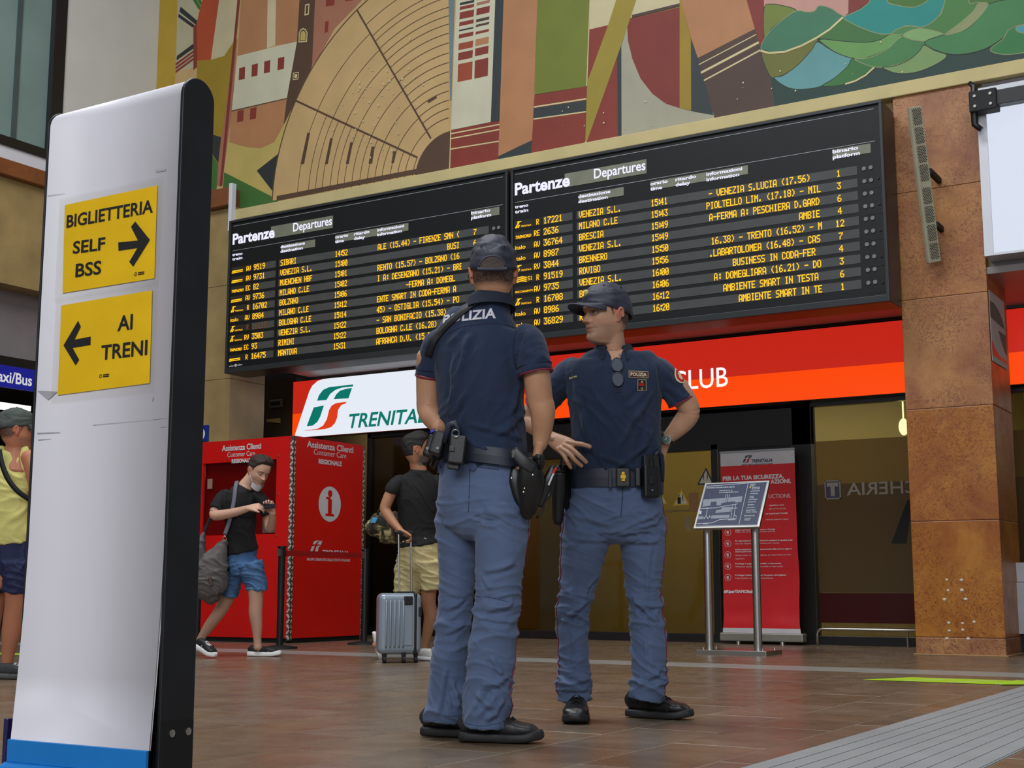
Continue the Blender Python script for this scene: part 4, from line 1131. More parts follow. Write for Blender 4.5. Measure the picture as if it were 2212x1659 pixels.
# ================================================================== CUSTOMER CARE BOOTH
BX0, BX1, BY0, BY1, BH = -10.87, -9.50, 11.08, 12.30, 2.168
bo = thing('help_booth', ((BX0 + BX1) / 2, (BY0 + BY1) / 2, 0), 'red customer care booth with white lettering and studded metal corner strips', 'booth')
wz0, wz1 = 1.135, 1.93; wx0, wx1 = -10.80, -9.735
fp = MB()
for a, b in (((BX0, .05), (wx0, BH)), ((wx1, .05), (BX1, BH)), ((wx0, .05), (wx1, wz0)), ((wx0, wz1), (wx1, BH))):
    fp.box((a[0], BY0, a[1]), (b[0], BY0 + .04, b[1]))
build('front_panel', fp, M_red, bo, merge=False)
build('side_panel', MB().box((BX1 - .04, BY0 + .04, .05), (BX1, BY1, BH)), M_red, bo)
build('back_panel', MB().box((BX0, BY1 - .04, .05), (BX1 - .04, BY1, BH)), M_red, bo)
build('far_panel', MB().box((BX0 - .04, BY0, .05), (BX0, BY1, BH)), M_red, bo)
build('roof_panel', MB().box((BX0, BY0 + .04, BH - .03), (BX1 - .04, BY1 - .04, BH - .005)), M_red, bo)
build('plinth', MB().box((BX0 + .02, BY0 + .02, 0), (BX1 - .02, BY1 - .02, .05)), M_blackmatt, bo)
build('window_pane', MB().box((wx0 + .01, BY0 + .018, wz0 + .01), (wx1 - .01, BY0 + .024, wz1 - .01)), glass('booth_glass', (225, 215, 212), rough=.03, refl=.05), bo)
build('inner_shelf', MB().box((wx0, BY0 + .05, wz0 - .06), (wx1, BY0 + .08, wz0 - .03)), M_red, bo)
build('inner_wall', MB().box((wx0 - .04, BY0 + .085, .9), (wx1 + .04, BY0 + .10, 2.1)), M_red, bo)
build('poster', MB().box((wx1 - .20, BY0 + .026, wz0 + .015), (wx1 - .02, BY0 + .03, wz0 + .22)), mat('pale_poster', (206, 190, 196), rough=.5, var=.2, vscale=18), bo)
build('glass_label', MB().box((wx0 + .06, BY0 + .012, wz1 - .28), (wx0 + .13, BY0 + .017, wz1 - .17)), mat('label_brown', (150, 120, 104), rough=.5), bo)
for sx_, sz_ in ((wx0 - .03, wz1 + .03), (wx0 + .36, wz1 + .03), (wx1 + .025, wz1 + .03), (wx0 - .03, wz1 - .4), (wx1 + .025, wz1 - .37), (wx1 + .02, wz0 - .02), (wx0 - .03, wz0 - .02)):
    build('screw', MB().cyl((sx_, BY0, sz_), (sx_, BY0 - .008, sz_), .010, 12), M_steel, bo)
# studded checker-plate corner strips
M_alu = mat('checker_aluminium', (214, 210, 200), rough=.4, metal=.4, var=.12, vscale=20)


def corner(x, y, face, name='corner_strip'):
    a = MB()
    if face == 'f':
        a.box((x - .042, y - .004, .03), (x + .004, y, BH), 1); a.box((x, y - .004, .03), (x + .004, y + .028, BH), 1)
    else:
        a.box((x, y - .03, .03), (x + .004, y, BH), 1)
    n_ = int((BH - .06) / .055)
    for k in range(n_):
        z = .06 + k * .055; s_ = 1 if k % 2 else -1
        if face == 'f':
            a.obox((x - .020, y - .006, z), (.018, 0, .018 * s_), (0, .004, 0), (-.007 * s_, 0, .007))
            a.obox((x + .006, y + .014, z), (0, .010, .014 * s_), (.002, 0, 0), (0, -.003 * s_, .003))
        else:
            a.obox((x + .006, y - .015, z), (0, .012, .016 * s_), (.003, 0, 0), (0, -.003 * s_, .003))
    build(name, a, [M_alu, mat('alu_base', (120, 116, 108), rough=.4, metal=.7)], bo)


corner(BX1, BY0, 'f'); corner(BX1, BY1, 's')
M_print = mat('print_white', (205, 208, 210), rough=.5)
tx = MB(); yq = BY0 - .003
def T2(s, cx_, w, z, h, b=.02): put_text(tx, s, (cx_, yq, z), UX, UZ, h, bold=b, width=w, align='c')
cf = wy(522, 960, BY0).x
zt1 = wy(560, 962, BY0).z
T2('Assistenza Clienti', cf, .57, 2.055, .065, .025); T2('Customer Care', cf, .40, 1.985, .055, 0); T2('REGIONALE', cf, .27, 1.925 - .008, .042, .05)
build('lettering', tx, M_print, bo)
tx = MB(); xq = BX1 + .003; cys = BY0 + .63
def T3(s, cy_, w, z, h, b=.02, mb=None): put_text(tx, s, (xq, cy_, z), UY, UZ, h, bold=b, width=w, align='c')
sd = lambda x, y: wx(x, y, BX1)
T3('Assistenza Clienti', sd(714, 960).y, .80, sd(714, 972).z, .070, .025); T3('Customer Care', sd(713, 985).y, .56, sd(713, 986).z, .062, 0); T3('REGIONALE', sd(713, 1000).y, .40, sd(713, 1004).z, .05, .05)
T3('GRUPPO FERROVIE DELLO STATO ITALIANE', sd(710, 1210).y, .74, sd(710, 1212).z, .028, .02)
a_, b_ = sd(668, 1195), sd(696, 1168)
rail_logo(tx, (xq, a_.y, a_.z), UY, UZ, b_.y - a_.y, b_.z - a_.z, 0, 0)
T3('TRENITALIA', sd(725, 1200).y, .46, sd(725, 1199).z, .052, .03)
build('lettering', tx, M_print, bo)
ic = sd(712, 1089); rI = (sd(712, 1051).z - sd(712, 1127).z) / 2
im = MB(); im.face([(xq, ic.y + rI * cos(k * PI / 24), ic.z + rI * sin(k * PI / 24)) for k in range(48)])
build('information_disc', im, M_print, bo)
im = MB(); x2 = xq + .002
def R_(y0, y1, z0, z1): im.face([(x2, ic.y + y0 * rI, ic.z + z0 * rI), (x2, ic.y + y1 * rI, ic.z + z0 * rI), (x2, ic.y + y1 * rI, ic.z + z1 * rI), (x2, ic.y + y0 * rI, ic.z + z1 * rI)])
R_(-.17, .17, -.55, .28); R_(-.38, .38, -.68, -.55); R_(-.36, .05, .28, .40)
im.face([(x2, ic.y + .2 * rI * cos(k * PI / 10), ic.z + .60 * rI + .2 * rI * sin(k * PI / 10)) for k in range(20)])
build('information_letter', im, M_red, bo)

# queue posts with a red belt
def post(p, lab):
    t = thing('barrier_post', (p.x, p.y, 0), lab, 'barrier post', 'black queue posts by the red booth')
    b_ = MB().cyl((p.x, p.y, 0), (p.x, p.y, .018), .17, 32, r2=.165).cyl((p.x, p.y, .018), (p.x, p.y, .035), .165, 32, r2=.05)
    build('base', b_, M_blackmatt, t, smooth=False)
    build('pole', MB().cyl((p.x, p.y, .03), (p.x, p.y, .86), .033, 20), M_black, t, smooth=False)
    build('belt_head', MB().cyl((p.x, p.y, .86), (p.x, p.y, .95), .036, 20).cyl((p.x, p.y, .95), (p.x, p.y, .965), .045, 20), M_black, t)
    build('belt_slot', MB().box((p.x - .02, p.y - .042, .868), (p.x + .02, p.y - .034, .938)), mat('dull_steel', (120, 116, 110), rough=.4, metal=.8), t)
    return t


pp1, pp2, pp3 = fl(604, 1401), fl(786, 1392), fl(424, 1398)
post(pp1, 'black queue post in front of the booth corner strip'); post(pp2, 'black queue post beside the right edge of the red booth'); post(pp3, 'black queue post behind the walking man in denim shorts')
d_ = (pp2 - pp1).normalized()
bt = MB(); a_, b_ = pp1 + d_ * .046, pp2 - d_ * .046
nn_ = Vector((-d_.y, d_.x, 0)) * .001
bt.prism([a_ + UZ * .872 - nn_, b_ + UZ * .872 - nn_, b_ + UZ * .925 - nn_, a_ + UZ * .925 - nn_], nn_ * 2)
build('barrier_belt', bt, mat('red_belt', (150, 10, 10), rough=.6), label='red webbing belt stretched between two queue posts in front of the booth', cat='belt')

# ================================================================== MAP STAND
ms = thing('map_stand', (-4.66, 11.25, 0), 'brushed steel stand holding a tilted navy station map', 'map stand')
bL, bR = wy(1497, 1140, 11.10), wy(1640, 1140, 11.10)
tLy = wx(1520, 1042, bL.x); tRy = wx(1665, 1038, bR.x)
yT = (tLy.y + tRy.y) / 2; zB = (bL.z + bR.z) / 2; zT = (tLy.z + tRy.z) / 2
A = Vector((bL.x, 11.10, zB)); U = UX; Wd = Vector((0, yT - 11.10, zT - zB)); Ht = Wd.length; Wd.normalize(); Wt = bR.x - bL.x
Nn = Wd.cross(UX) * -1
Nn = Vector((0, -Wd.z, Wd.y))       # towards the reader
c_ = A + U * Wt / 2 + Wd * Ht / 2
build('plate', MB().obox(c_ - Nn * .014, U * (Wt / 2), Wd * (Ht / 2), Nn * .014), M_steel, ms, bevel=.005)
build('map_panel', MB().obox(c_ + Nn * .001, U * (Wt / 2 - .022), Wd * (Ht / 2 - .018), Nn * .0015), mat('map_navy', (34, 44, 78), rough=.35), ms)
M_mapw = mat('map_white', (196, 200, 206), rough=.45); M_maph = mat('map_grey', (134, 140, 152), rough=.5, var=.25, vscale=160)
mm_ = MB(); mh = MB()
c4m = lambda x, y: (x, y)
# map crop corners (1175x1659 crop): panel from (150,590),(640,595) bottom to (205,300),(705,275) top


def mp(x, y):
    v = (600 - y) / 310.0
    xl = 132 + 68 * v; xr = 640 + 66 * v
    return (x - xl) / (xr - xl), v


def MQ(mb, pts, mi=0, k=.0028): mb.face([A + U * (Wt * mp(*p)[0]) + Wd * (Ht * (mp(*p)[1]) * .97) + Nn * k for p in pts], mi)
def ML(mb, a, b, w=2.2):
    dx, dy = b[0] - a[0], b[1] - a[1]; l = hypot(dx, dy); nx, ny = -dy / l * w / 2, dx / l * w / 2
    MQ(mb, [(a[0] - nx, a[1] - ny), (b[0] - nx, b[1] - ny), (b[0] + nx, b[1] + ny), (a[0] + nx, a[1] + ny)])


for a, b in (((205, 308), (690, 292)), ((205, 308), (150, 585)), ((150, 585), (625, 588)), ((625, 588), (690, 292)), ((545, 298), (487, 582))): ML(mm_, a, b, 3)
for p in [[(200, 400), (383, 396), (380, 426), (345, 430), (340, 444), (306, 446), (306, 418), (262, 420), (258, 445), (196, 452)], [(393, 394), (504, 388), (500, 428), (452, 430), (448, 422), (395, 424)], [(300, 497), (306, 478), (340, 476), (350, 462), (395, 458), (424, 460), (418, 492), (308, 498)], [(168, 518), (208, 518), (206, 538), (165, 538)], [(272, 515), (414, 513), (410, 534), (268, 536)]]: MQ(mh, p)
for a, b in (((376, 370), (372, 425)), ((390, 368), (385, 425)), ((404, 370), (396, 425)), ((180, 465), (300, 462)), ((300, 462), (350, 455)), ((350, 455), (470, 440)), ((236, 475), (228, 515)), ((160, 568), (280, 566)), ((280, 566), (340, 544)), ((340, 544), (470, 540)), ((420, 470), (470, 468)), ((430, 450), (424, 538)), ((455, 440), (445, 538)), ((210, 572), (250, 572)), ((400, 548), (460, 548)), ((445, 512), (470, 530))): ML(mm_, a, b, 3)
for a in ((216, 530), (230, 520), (244, 530), (258, 520)): MQ(mm_, [(a[0] - 4, a[1] - 4), (a[0] + 4, a[1] - 4), (a[0] + 2, a[1] + 8), (a[0] - 4, a[1] + 6)])
MQ(mm_, [(176, 480), (192, 480), (190, 502), (173, 502)])
def MT(s, x, y, w_, h_): 
    u0, v0 = mp(x, y); put_text(mm_, s, A + U * (Wt * u0) + Wd * (Ht * v0 * .97) + Nn * .003, U, Wd, h_ / 310 * Ht, width=w_ / 500 * Wt, bold=.02)
MT('STAZIONE DI VERONA PORTA NUOVA', 216, 324, 222, 10); MT('SUBWAYS 3 A 16', 322, 346, 100, 8); MT('TO PLATFORMS FROM 3 TO 16', 318, 360, 150, 8)
for s, x, y, w_ in (('LEGENDA', 560, 310, 42), ('LEGEND', 558, 321, 36), ('VOI SIETE QUI', 572, 333, 62), ('YOU ARE HERE', 572, 343, 62), ('ALTRA MAPPA', 566, 358, 70), ('OTHER MAP', 562, 375, 60), ('SCALE', 560, 395, 30), ('STAIRS', 560, 405, 34), ('SCALE MOBILI', 552, 417, 66), ('ESCALATOR', 548, 433, 60), ('BINARIO 1', 548, 453, 50), ('PLATFORM 1', 540, 471, 64), ('BIGLIETTERIA', 536, 489, 72), ('TICKET OFFICE', 534, 503, 84), ('FRECCIACLUB', 524, 527, 76), ('TOILETTE', 526, 546, 48), ('TOILETS', 524, 556, 42)): MT(s, x, y, w_, 7)
build('map_lines', mm_, M_mapw, ms); build('map_hatching', mh, M_maph, ms)
yd = MB(); MQ(yd, [(558, 324), (566, 324), (565, 332), (557, 332)]); MQ(yd, [(232, 460), (240, 460), (239, 468), (231, 468)]); build('yellow_marker', yd, mat('marker_yellow', (230, 200, 30)), ms)
for px_ in (1533, 1638):
    f_ = wy(px_, 1405, 11.28)
    build('post', MB().cyl((f_.x, 11.28, .035), (f_.x, 11.28, zB + (.10)), .036, 28), M_steel, ms, smooth=False)
a_, b_ = wy(1503, 1410, 11.12), wy(1655, 1410, 11.12)
build('base_plate', MB().box((a_.x, 11.12, .0), (b_.x, 11.50, .038)), M_steel, ms, bevel=.003)
for x_ in (a_.x + .05, b_.x - .05):
    for y_ in (11.17, 11.45): build('bolt', MB().cyl((x_, y_, .038), (x_, y_, .058), .008, 8), M_steel, ms)

# ================================================================== ROLL-UP BANNER
YR = 13.40
rb = thing('roll_up_banner', (-5.2, YR, 0), 'red roll-up banner with white safety text behind the map stand', 'banner')
r0, r1 = wy(1556, 980, YR), wy(1716, 970, YR); zr1 = (r0.z + r1.z) / 2; zr0 = .115; zwh = wy(1560, 1012, YR).z
bm_ = MB(); NX, NZ = 10, 40
for j in range(NZ + 1):
    for i in range(NX + 1):
        u, v = i / NX, j / NZ; z = zr0 + (zr1 - zr0) * v
        buck = .018 * exp(-((v - .04) / .05) ** 2) * sin(u * 5 + 1) + .012 * exp(-((v - .14) / .1) ** 2) * mnoise.noise(Vector((u * 3, v * 9, 2)))
        wid = 1 + .03 * exp(-(v / .03) ** 2)
        bm_.v.append((r0.x + (r1.x - r0.x) * ((u - .5) * wid + .5) + .012 * exp(-((v - .3) / .12) ** 2) * u, YR - abs(buck) * 1.3, z))
for j in range(NZ):
    for i in range(NX):
        bm_.f.append([j * (NX + 1) + i, j * (NX + 1) + i + 1, (j + 1) * (NX + 1) + i + 1, (j + 1) * (NX + 1) + i]); bm_.m.append(1 if zr0 + (zr1 - zr0) * (j + .5) / NZ > zwh else (1 if j < 1 else 0))
build('banner_sheet', bm_, [mat('banner_red', (206, 26, 34), rough=.45, var=.04), mat('banner_white', (198, 196, 200), rough=.5)], rb, smooth=True)
build('top_rail', MB().box((r0.x - .004, YR - .012, zr1 - .004), (r1.x + .004, YR + .008, zr1 + .016)), M_steel, rb)
build('cassette', MB().box((r0.x - .03, YR - .06, .03), (r1.x + .05, YR + .06, .115)), mat('cassette_grey', (140, 136, 126), rough=.4, metal=.4), rb, bevel=.012)
for u in (.2, .78): build('foot', MB().cyl((r0.x + (r1.x - r0.x) * u, YR - .02, 0), (r0.x + (r1.x - r0.x) * u, YR - .02, .035), .028, 14), M_steel, rb)
tx = MB(); ty = YR - .006; M_bprint = mat('banner_print', (226, 214, 214), rough=.5)
cB = lambda x, y: wy(1460 + x / 3.456, 960 + y / 3.456, YR)
def TB(mb, s, x, y, xr, h, b=.02, **k):
    a, e = cB(x, y), cB(xr, y); put_text(mb, s, (a.x, ty, a.z), UX, UZ, h / 3.456 / FPX * 14.2, bold=b, width=e.x - a.x, **k)
TB(tx, 'PER LA TUA SICUREZZA,', 352, 270, 808, 30, .05); TB(tx, 'SEGUI LE INDICAZIONI.', 352, 320, 862, 30, .05); TB(tx, 'FOLLOW THE INSTRUCTIONS.', 352, 412, 862, 30, 0)
tx = MB()
TB(tx, 'PER LA TUA SICUREZZA,', 352, 270, 808, 30, .05); TB(tx, 'AZIONI.', 706, 293, 862, 30, .05); TB(tx, 'UCTIONS.', 694, 402, 862, 30, 0); TB(tx, '#RiparTIAMOItalia', 360, 1108, 592, 22, .05)
lines = [(460, 810, 'vegnalatica a terra.', 695), (486, 825, 'signs on the ground.', 695), (522, 838, 'sta da personale Trenitalia', 672), (566, 845, 'treasures prepared in depart.', 672),
         (645, 745, 'Segui i percorsi segnalati verso e l\'uscita.', 445), (660, 744, 'Follow the marked path direction and aid.', 445), (726, 872, 'Per igienizzare le mani dispenser presenti in queste aree', 445), (746, 776, 'Use the dispensers to sanitize your hands.', 445),
         (790, 870, 'Indossa sempre la mascherina come previsto dalle norme in vigore e', 445), (806, 590, 'dotati di guanti monouso', 445), (833, 862, 'Always wear a mask and gloves, as required by current', 445), (858, 515, 'regulations.', 445), (896, 790, 'Privilegia il pagamento credito o bancomat.', 445), (918, 802, 'Whenever possible, choose credit or debit cards.', 445),
         (982, 828, 'Privilegia l\'utilizzo delle per l\'acquisto dei biglietti.', 445), (1004, 732, 'Use ticket vending machines.', 445)]
for y, xr, s, xl in lines: TB(tx, s, xl, y, xr, 11, .03 if y in (645, 726, 790, 806, 896, 982, 460, 522) else 0)
for y in (657, 741, 825, 910, 994):
    c_ = cB(390, y); rr_ = .036
    for k in range(24):
        a0, a1 = k * PI / 12, (k + 1) * PI / 12
        tx.face([(c_.x + r__ * cos(a_), ty, c_.z + r__ * sin(a_)) for r__, a_ in ((rr_ * .9, a0), (rr_, a0), (rr_, a1), (rr_ * .9, a1))])
    tx.box((c_.x - .008, ty - .0002, c_.z - .02), (c_.x + .008, ty, c_.z + .016)); tx.box((c_.x - .016, ty - .0002, c_.z - .004), (c_.x - .01, ty, c_.z + .012))
build('lettering', tx, M_bprint, rb)
lt = MB(); a_, b_ = cB(497, 140), cB(570, 80)
rail_logo(lt, (a_.x, ty, a_.z), UX, UZ, b_.x - a_.x, b_.z - a_.z, 0, 1)
TB(lt, 'TRENITALIA', 562, 136, 722, 24, .03, shear=.2); TB(lt, 'GRUPPO FERROVIE DELLO STATO ITALIANE', 492, 158, 722, 9, .02)
build('banner_emblem', lt, [mat('print_slate', (60, 62, 74), rough=.5), mat('print_red', (190, 40, 50), rough=.5)], rb)

# ================================================================== LOW RAIL, SPEAKER, SCREEN, MACHINE
yr_ = 13.42
ra, rb_, rc_ = wy(1766, 1392, yr_), wy(1766, 1354, yr_), wy(1964, 1356, yr_)
zr = .165
rt_ = thing('floor_rail', ((ra.x + rc_.x) / 2, yr_, 0), 'low bent steel rail along the glass by the marble pillar', 'rail')
pts = [(ra.x, yr_, 0), (ra.x, yr_, zr - .05), (ra.x + .012, yr_, zr - .02), (ra.x + .035, yr_, zr - .004), (ra.x + .06, yr_, zr), (-2.7, yr_, zr)]
build('bent_tube', MB().tube(pts, .014, 12), M_steel, rt_, smooth=True)
for x_ in (rc_.x - .02, -2.75): build('leg', MB().cyl((x_, yr_, 0), (x_, yr_, zr), .012, 12), M_steel, rt_)
# column loudspeaker, top tipped forward
sp = thing('column_speaker', (-2.93, 11.8, 3.3), 'narrow beige column loudspeaker tipped forward on the marble pillar', 'loudspeaker')
sb = wy(2008, 568, 11.86); sbr = wy(2035, 565, 11.86); stp = wx(1965, 232, sb.x)
Bc = Vector(((sb.x + sbr.x) / 2 - .005, 11.86, sb.z)); Tc = Vector((Bc.x, stp.y, stp.z)); ax = (Tc - Bc); SL = ax.length; ax.normalize(); fn = Vector((.62, -1, 0)); fn = (fn - ax * fn.dot(ax)).normalized(); SU = ax.cross(fn) * -1; hw = .056
M_beige = mat('speaker_beige', (168, 162, 138), rough=.5)
build('body', MB().obox((Bc + Tc) / 2 + fn * -.035, SU * hw, ax * (SL / 2), fn * .03), M_beige, sp, bevel=.006)
build('front_lip', MB().obox((Bc + Tc) / 2 + fn * .002 + SU * (hw * .86), SU * (hw * .14), ax * (SL / 2), fn * .005), M_beige, sp, bevel=.002)
gr = MB()
for g in range(8):
    s0 = (g + .5 + (.12 if g > 3 else -.12)) / 8.4 + .02
    cpt = Tc - ax * (SL * s0)
    for r in range(11):
        for c in range(4 + (r % 2)):
            o_ = cpt + fn * .0012 + ax * ((r - 5) * .0132) + SU * ((c - (3 + r % 2) / 2) * .0165 - .006)
            gr.face([o_ + SU * (.0060 * cos(q)) + ax * (.0056 * sin(q)) for q in [k * PI / 3 for k in range(6)]])
build('grille_holes', gr, M_blackmatt, sp, kind='stuff')
for zz in (wy(2020, 385, 11.9).z, wy(2030, 493, 11.95).z):
    tpar = (zz - Bc.z) / (Tc.z - Bc.z); pc = Bc + (Tc - Bc) * tpar
    build('bracket', MB().box((pc.x + .015, pc.y + .05, zz - .025), (pc.x + .055, YP - .001, zz + .025)), M_blackmatt, sp, bevel=.004)
# big lit screen between pillars
YLS = 11.80
l0 = wy(2128, 250, YLS); l1 = wy(2156, 560, YLS); lb = wy(2150, 590, YLS)
ld = thing('lit_screen', (-1.6, YLS + .2, l1.z - .1), 'large lit white display box to the right of the marble pillar', 'display')
zsb = wy(2140, 552, YLS).z; sx0 = -2.50
build('casing', MB().box((sx0, YLS + .012, zsb), (.6, YLS + .42, 4.86)), mat('casing_grey', (176, 178, 184), rough=.4), ld, bevel=.006)
build('frame', MB().box((sx0, YLS, zsb), (sx0 + .075, YLS + .012, 4.86)).box((sx0 + .075, YLS, zsb), (.6, YLS + .012, zsb + .02)).box((sx0 + .075, YLS, 4.80), (.6, YLS + .012, 4.86)), M_white, ld)
build('lit_panel', MB().box((sx0 + .078, YLS + .004, zsb + .022), (.55, YLS + .013, 4.79)), emis('lit_panel', (222, 230, 246), .92), ld)
build('wall_niche', MB().box((-2.5, YP + .05, 3.3), (3, YP + .095, 4.985)), M_lilac, kind='structure')
br = thing('screen_arm', (-2.3, YLS - .1, 4.6), 'black bolted steel arm across the lit white display by the pillar', 'bracket')
b0 = wy(2120, 215, YLS - .12)
za, zb_ = wy(2140, 238, YLS - .12).z, wy(2140, 193, YLS - .12).z
build('arm', MB().box((-2.40, YLS - .14, za + .035), (.5, YLS - .04, zb_ - .02)), M_black, br, bevel=.004)
build('joint_plate', MB().box((-2.53, YLS - .16, za), (-2.30, YLS - .02, zb_)), M_blackmatt, br, bevel=.01)
hk = MB().tube([(-2.53, YLS - .1, zb_ + .10), (-2.49, YLS - .1, zb_ + .06), (-2.50, YLS - .1, zb_ - .05), (-2.50, YLS - .1, za - .10), (-2.45, YLS - .1, za - .15)], [.02, .03, .035, .03, .025], 10)
build('clamp', hk, M_black, br, smooth=True)
build('mount', MB().box((-2.535, YLS - .10, za + .02), (-2.50, YP + .3, zb_ - .03)), M_blackmatt, br)
for dx_ in (.05, .18):
    for dz_ in (.045, .135): build('bolt', MB().cyl((-2.53 + dx_, YLS - .16, za + dz_), (-2.53 + dx_, YLS - .17, za + dz_), .013, 12), M_steel, br)
# poster on the pillar's side
ps = thing('pillar_poster', (-2.53, 12.3, 2.5), 'white poster with grey curved shapes on the side of the marble pillar', 'poster')
zA, zB2 = 2.50, 3.12; xq = -2.531
yA, yB = YP + .03, YP + .62
build('sheet', MB().box((xq, yA, zA), (xq + .004, yB, zB2)), mat('poster_grey', (186, 184, 178), rough=.8, spec=.1, var=.06), ps)
pm_ = MB(); x2 = xq + .0055
f = lambda u, v: (x2, yA + (yB - yA) * u, zA + (zB2 - zA) * v)
pm_.face([f(.0, .85), f(.3, .86), f(.6, .8), (f(.85, .68)), f(.95, .58), f(.4, .6), f(0, .62)]); pm_.face([f(.5, .50), f(1, .50), f(1, .2), f(.85, .25), f(.65, .38)])
build('grey_shapes', pm_, mat('poster_dark', (112, 114, 106), rough=.8, spec=.1), ps)
pm_ = MB(); pm_.face([f(0, .3), f(.2, .2), f(.5, .13), f(1, .12), f(1, .08), f(0, .08)]); build('red_shape', pm_, mat('poster_red', (176, 78, 66), rough=.4), ps)
# white machine at the right edge
ya_ = 12.55
m0, m1, m2 = wy(2194, 1370, ya_), wy(2212, 1215, ya_), wy(2194, 1258, ya_)
tk = thing('ticket_machine', (-1.9, ya_ + .3, 0), 'white boxy machine standing right of the marble pillar', 'machine')
zb1, zb2, zb3 = m0.z, m2.z, m1.z
build('plinth', MB().box((m0.x + .02, ya_ + .05, 0), (m0.x + .9, ya_ + .6, zb1)), M_blackmatt, tk)
build('body', MB().box((m0.x, ya_, zb1), (m0.x + .95, ya_ + .68, zb2)), mat('machine_white', (176, 178, 186), rough=.4), tk, bevel=.008)
build('upper_box', MB().box((m0.x - .01, ya_ + .02, zb2 + .002), (m0.x + .9, ya_ + .6, zb3)), mat('machine_white', (176, 178, 186)), tk, bevel=.008)
# ================================================================== PEOPLE: BUILDING TOOLS
M_skin = mat('skin', (200, 150, 120), rough=0.5, var=0.05, vscale=30, attr='Col', bump=0.12, bscale=220)
M_skin.node_tree.nodes['Principled BSDF'].inputs['Subsurface Weight'].default_value = 0.12
M_skin.node_tree.nodes['Principled BSDF'].inputs['Subsurface Radius'].default_value = (0.012, 0.005, 0.003)
M_eye = mat('eyeball', (226, 220, 212), rough=.15, attr='Col', var=0.0)


def cr(P, m):
    """Catmull-Rom through rows of an array"""
    P = np.asarray(P, float); out = []
    n = len(P)
    for i in range(n - 1):
        p0, p1, p2, p3 = P[max(i - 1, 0)], P[i], P[i + 1], P[min(i + 2, n - 1)]
        for t in np.linspace(0, 1, m, endpoint=False):
            out.append(0.5 * ((2 * p1) + (p2 - p0) * t + (2 * p0 - 5 * p1 + 4 * p2 - p3) * t * t + (3 * p1 - p0 - 3 * p2 + p3) * t ** 3))
    out.append(P[-1])
    return np.array(out)


def limb(mb, secs, side, m=4, n=24, ex=2.0, cap='round', mi=0):
    """closed tube through sections (point, half-width along side, half-depth)"""
    A = np.array([list(p) + [a, b] for p, a, b in secs], float)
    A = cr(A, m) if m > 1 else A
    P, ra, rb = A[:, :3], A[:, 3], A[:, 4]
    T = np.gradient(P, axis=0); T /= np.linalg.norm(T, axis=1)[:, None] + 1e-12
    if cap == 'round':
        t0, t1 = T[0], T[-1]; e = []
        for q, s_, tt2, r in ((0, -1, t0, min(ra[0], rb[0])), (-1, 1, t1, min(ra[-1], rb[-1]))):
            rows = []
            for th in (.35, .75, 1.1, 1.4):
                k = cos(th)
                rows.append((P[q] + tt2 * s_ * sin(th) * r * .8, ra[q] * k, rb[q] * k, tt2))
            e.append(rows)
        pre, post = e[0][::-1], e[1]
        P = np.vstack([[r[0] for r in pre], P, [r[0] for r in post]])
        ra = np.concatenate([[r[1] for r in pre], ra, [r[1] for r in post]]); rb = np.concatenate([[r[2] for r in pre], rb, [r[2] for r in post]])
        T = np.vstack([[r[3] for r in pre], T, [r[3] for r in post]])
    s = np.array(side, float)
    S_ = s[None, :] - T * (T @ s)[:, None]; S_ /= np.linalg.norm(S_, axis=1)[:, None] + 1e-12
    B = np.cross(T, S_)
    ph = np.arange(n) * 2 * PI / n
    c, d = np.cos(ph), np.sin(ph)
    c = np.sign(c) * np.abs(c) ** (2 / ex); d = np.sign(d) * np.abs(d) ** (2 / ex)
    V = P[:, None, :] + S_[:, None, :] * (ra[:, None] * c[None])[:, :, None] + B[:, None, :] * (rb[:, None] * d[None])[:, :, None]
    o = len(mb.v); mb.v += [tuple(v) for v in V.reshape(-1, 3)]
    k = len(P)
    for i in range(k - 1):
        for j in range(n):
            mb.f.append([o + i * n + j, o + i * n + (j + 1) % n, o + (i + 1) * n + (j + 1) % n, o + (i + 1) * n + j]); mb.m.append(mi)
    mb.f.append([o + j for j in range(n)][::-1]); mb.m.append(mi)
    mb.f.append([o + (k - 1) * n + j for j in range(n)]); mb.m.append(mi)
    return mb


def fuse(mb, vox, smooth=3, fac=.5):
    """voxel union of overlapping closed shapes -> (V, F) numpy"""
    me = bpy.data.meshes.new('t'); me.from_pydata(mb.v, [], mb.f); me.update()
    o = bpy.data.objects.new('t', me); COL.objects.link(o)
    r = o.modifiers.new('r', 'REMESH'); r.mode = 'VOXEL'; r.voxel_size = vox; r.adaptivity = 0
    s = o.modifiers.new('s', 'SMOOTH'); s.factor = fac; s.iterations = smooth
    dg = bpy.context.evaluated_depsgraph_get()
    ev = o.evaluated_get(dg).to_mesh()
    V = np.empty(len(ev.vertices) * 3); ev.vertices.foreach_get('co', V)
    nl = len(ev.loops); L = np.empty(nl, dtype=np.int32); ev.loops.foreach_get('vertex_index', L)
    ls = np.empty(len(ev.polygons), dtype=np.int32); ev.polygons.foreach_get('loop_start', ls)
    lt = np.empty(len(ev.polygons), dtype=np.int32); ev.polygons.foreach_get('loop_total', lt)
    Nn = np.empty(len(ev.vertices) * 3); ev.vertices.foreach_get('normal', Nn)
    o.to_mesh_clear() if hasattr(o, 'to_mesh_clear') else None
    bpy.data.objects.remove(o); bpy.data.meshes.remove(me)
    return V.reshape(-1, 3), (L, ls, lt), Nn.reshape(-1, 3)


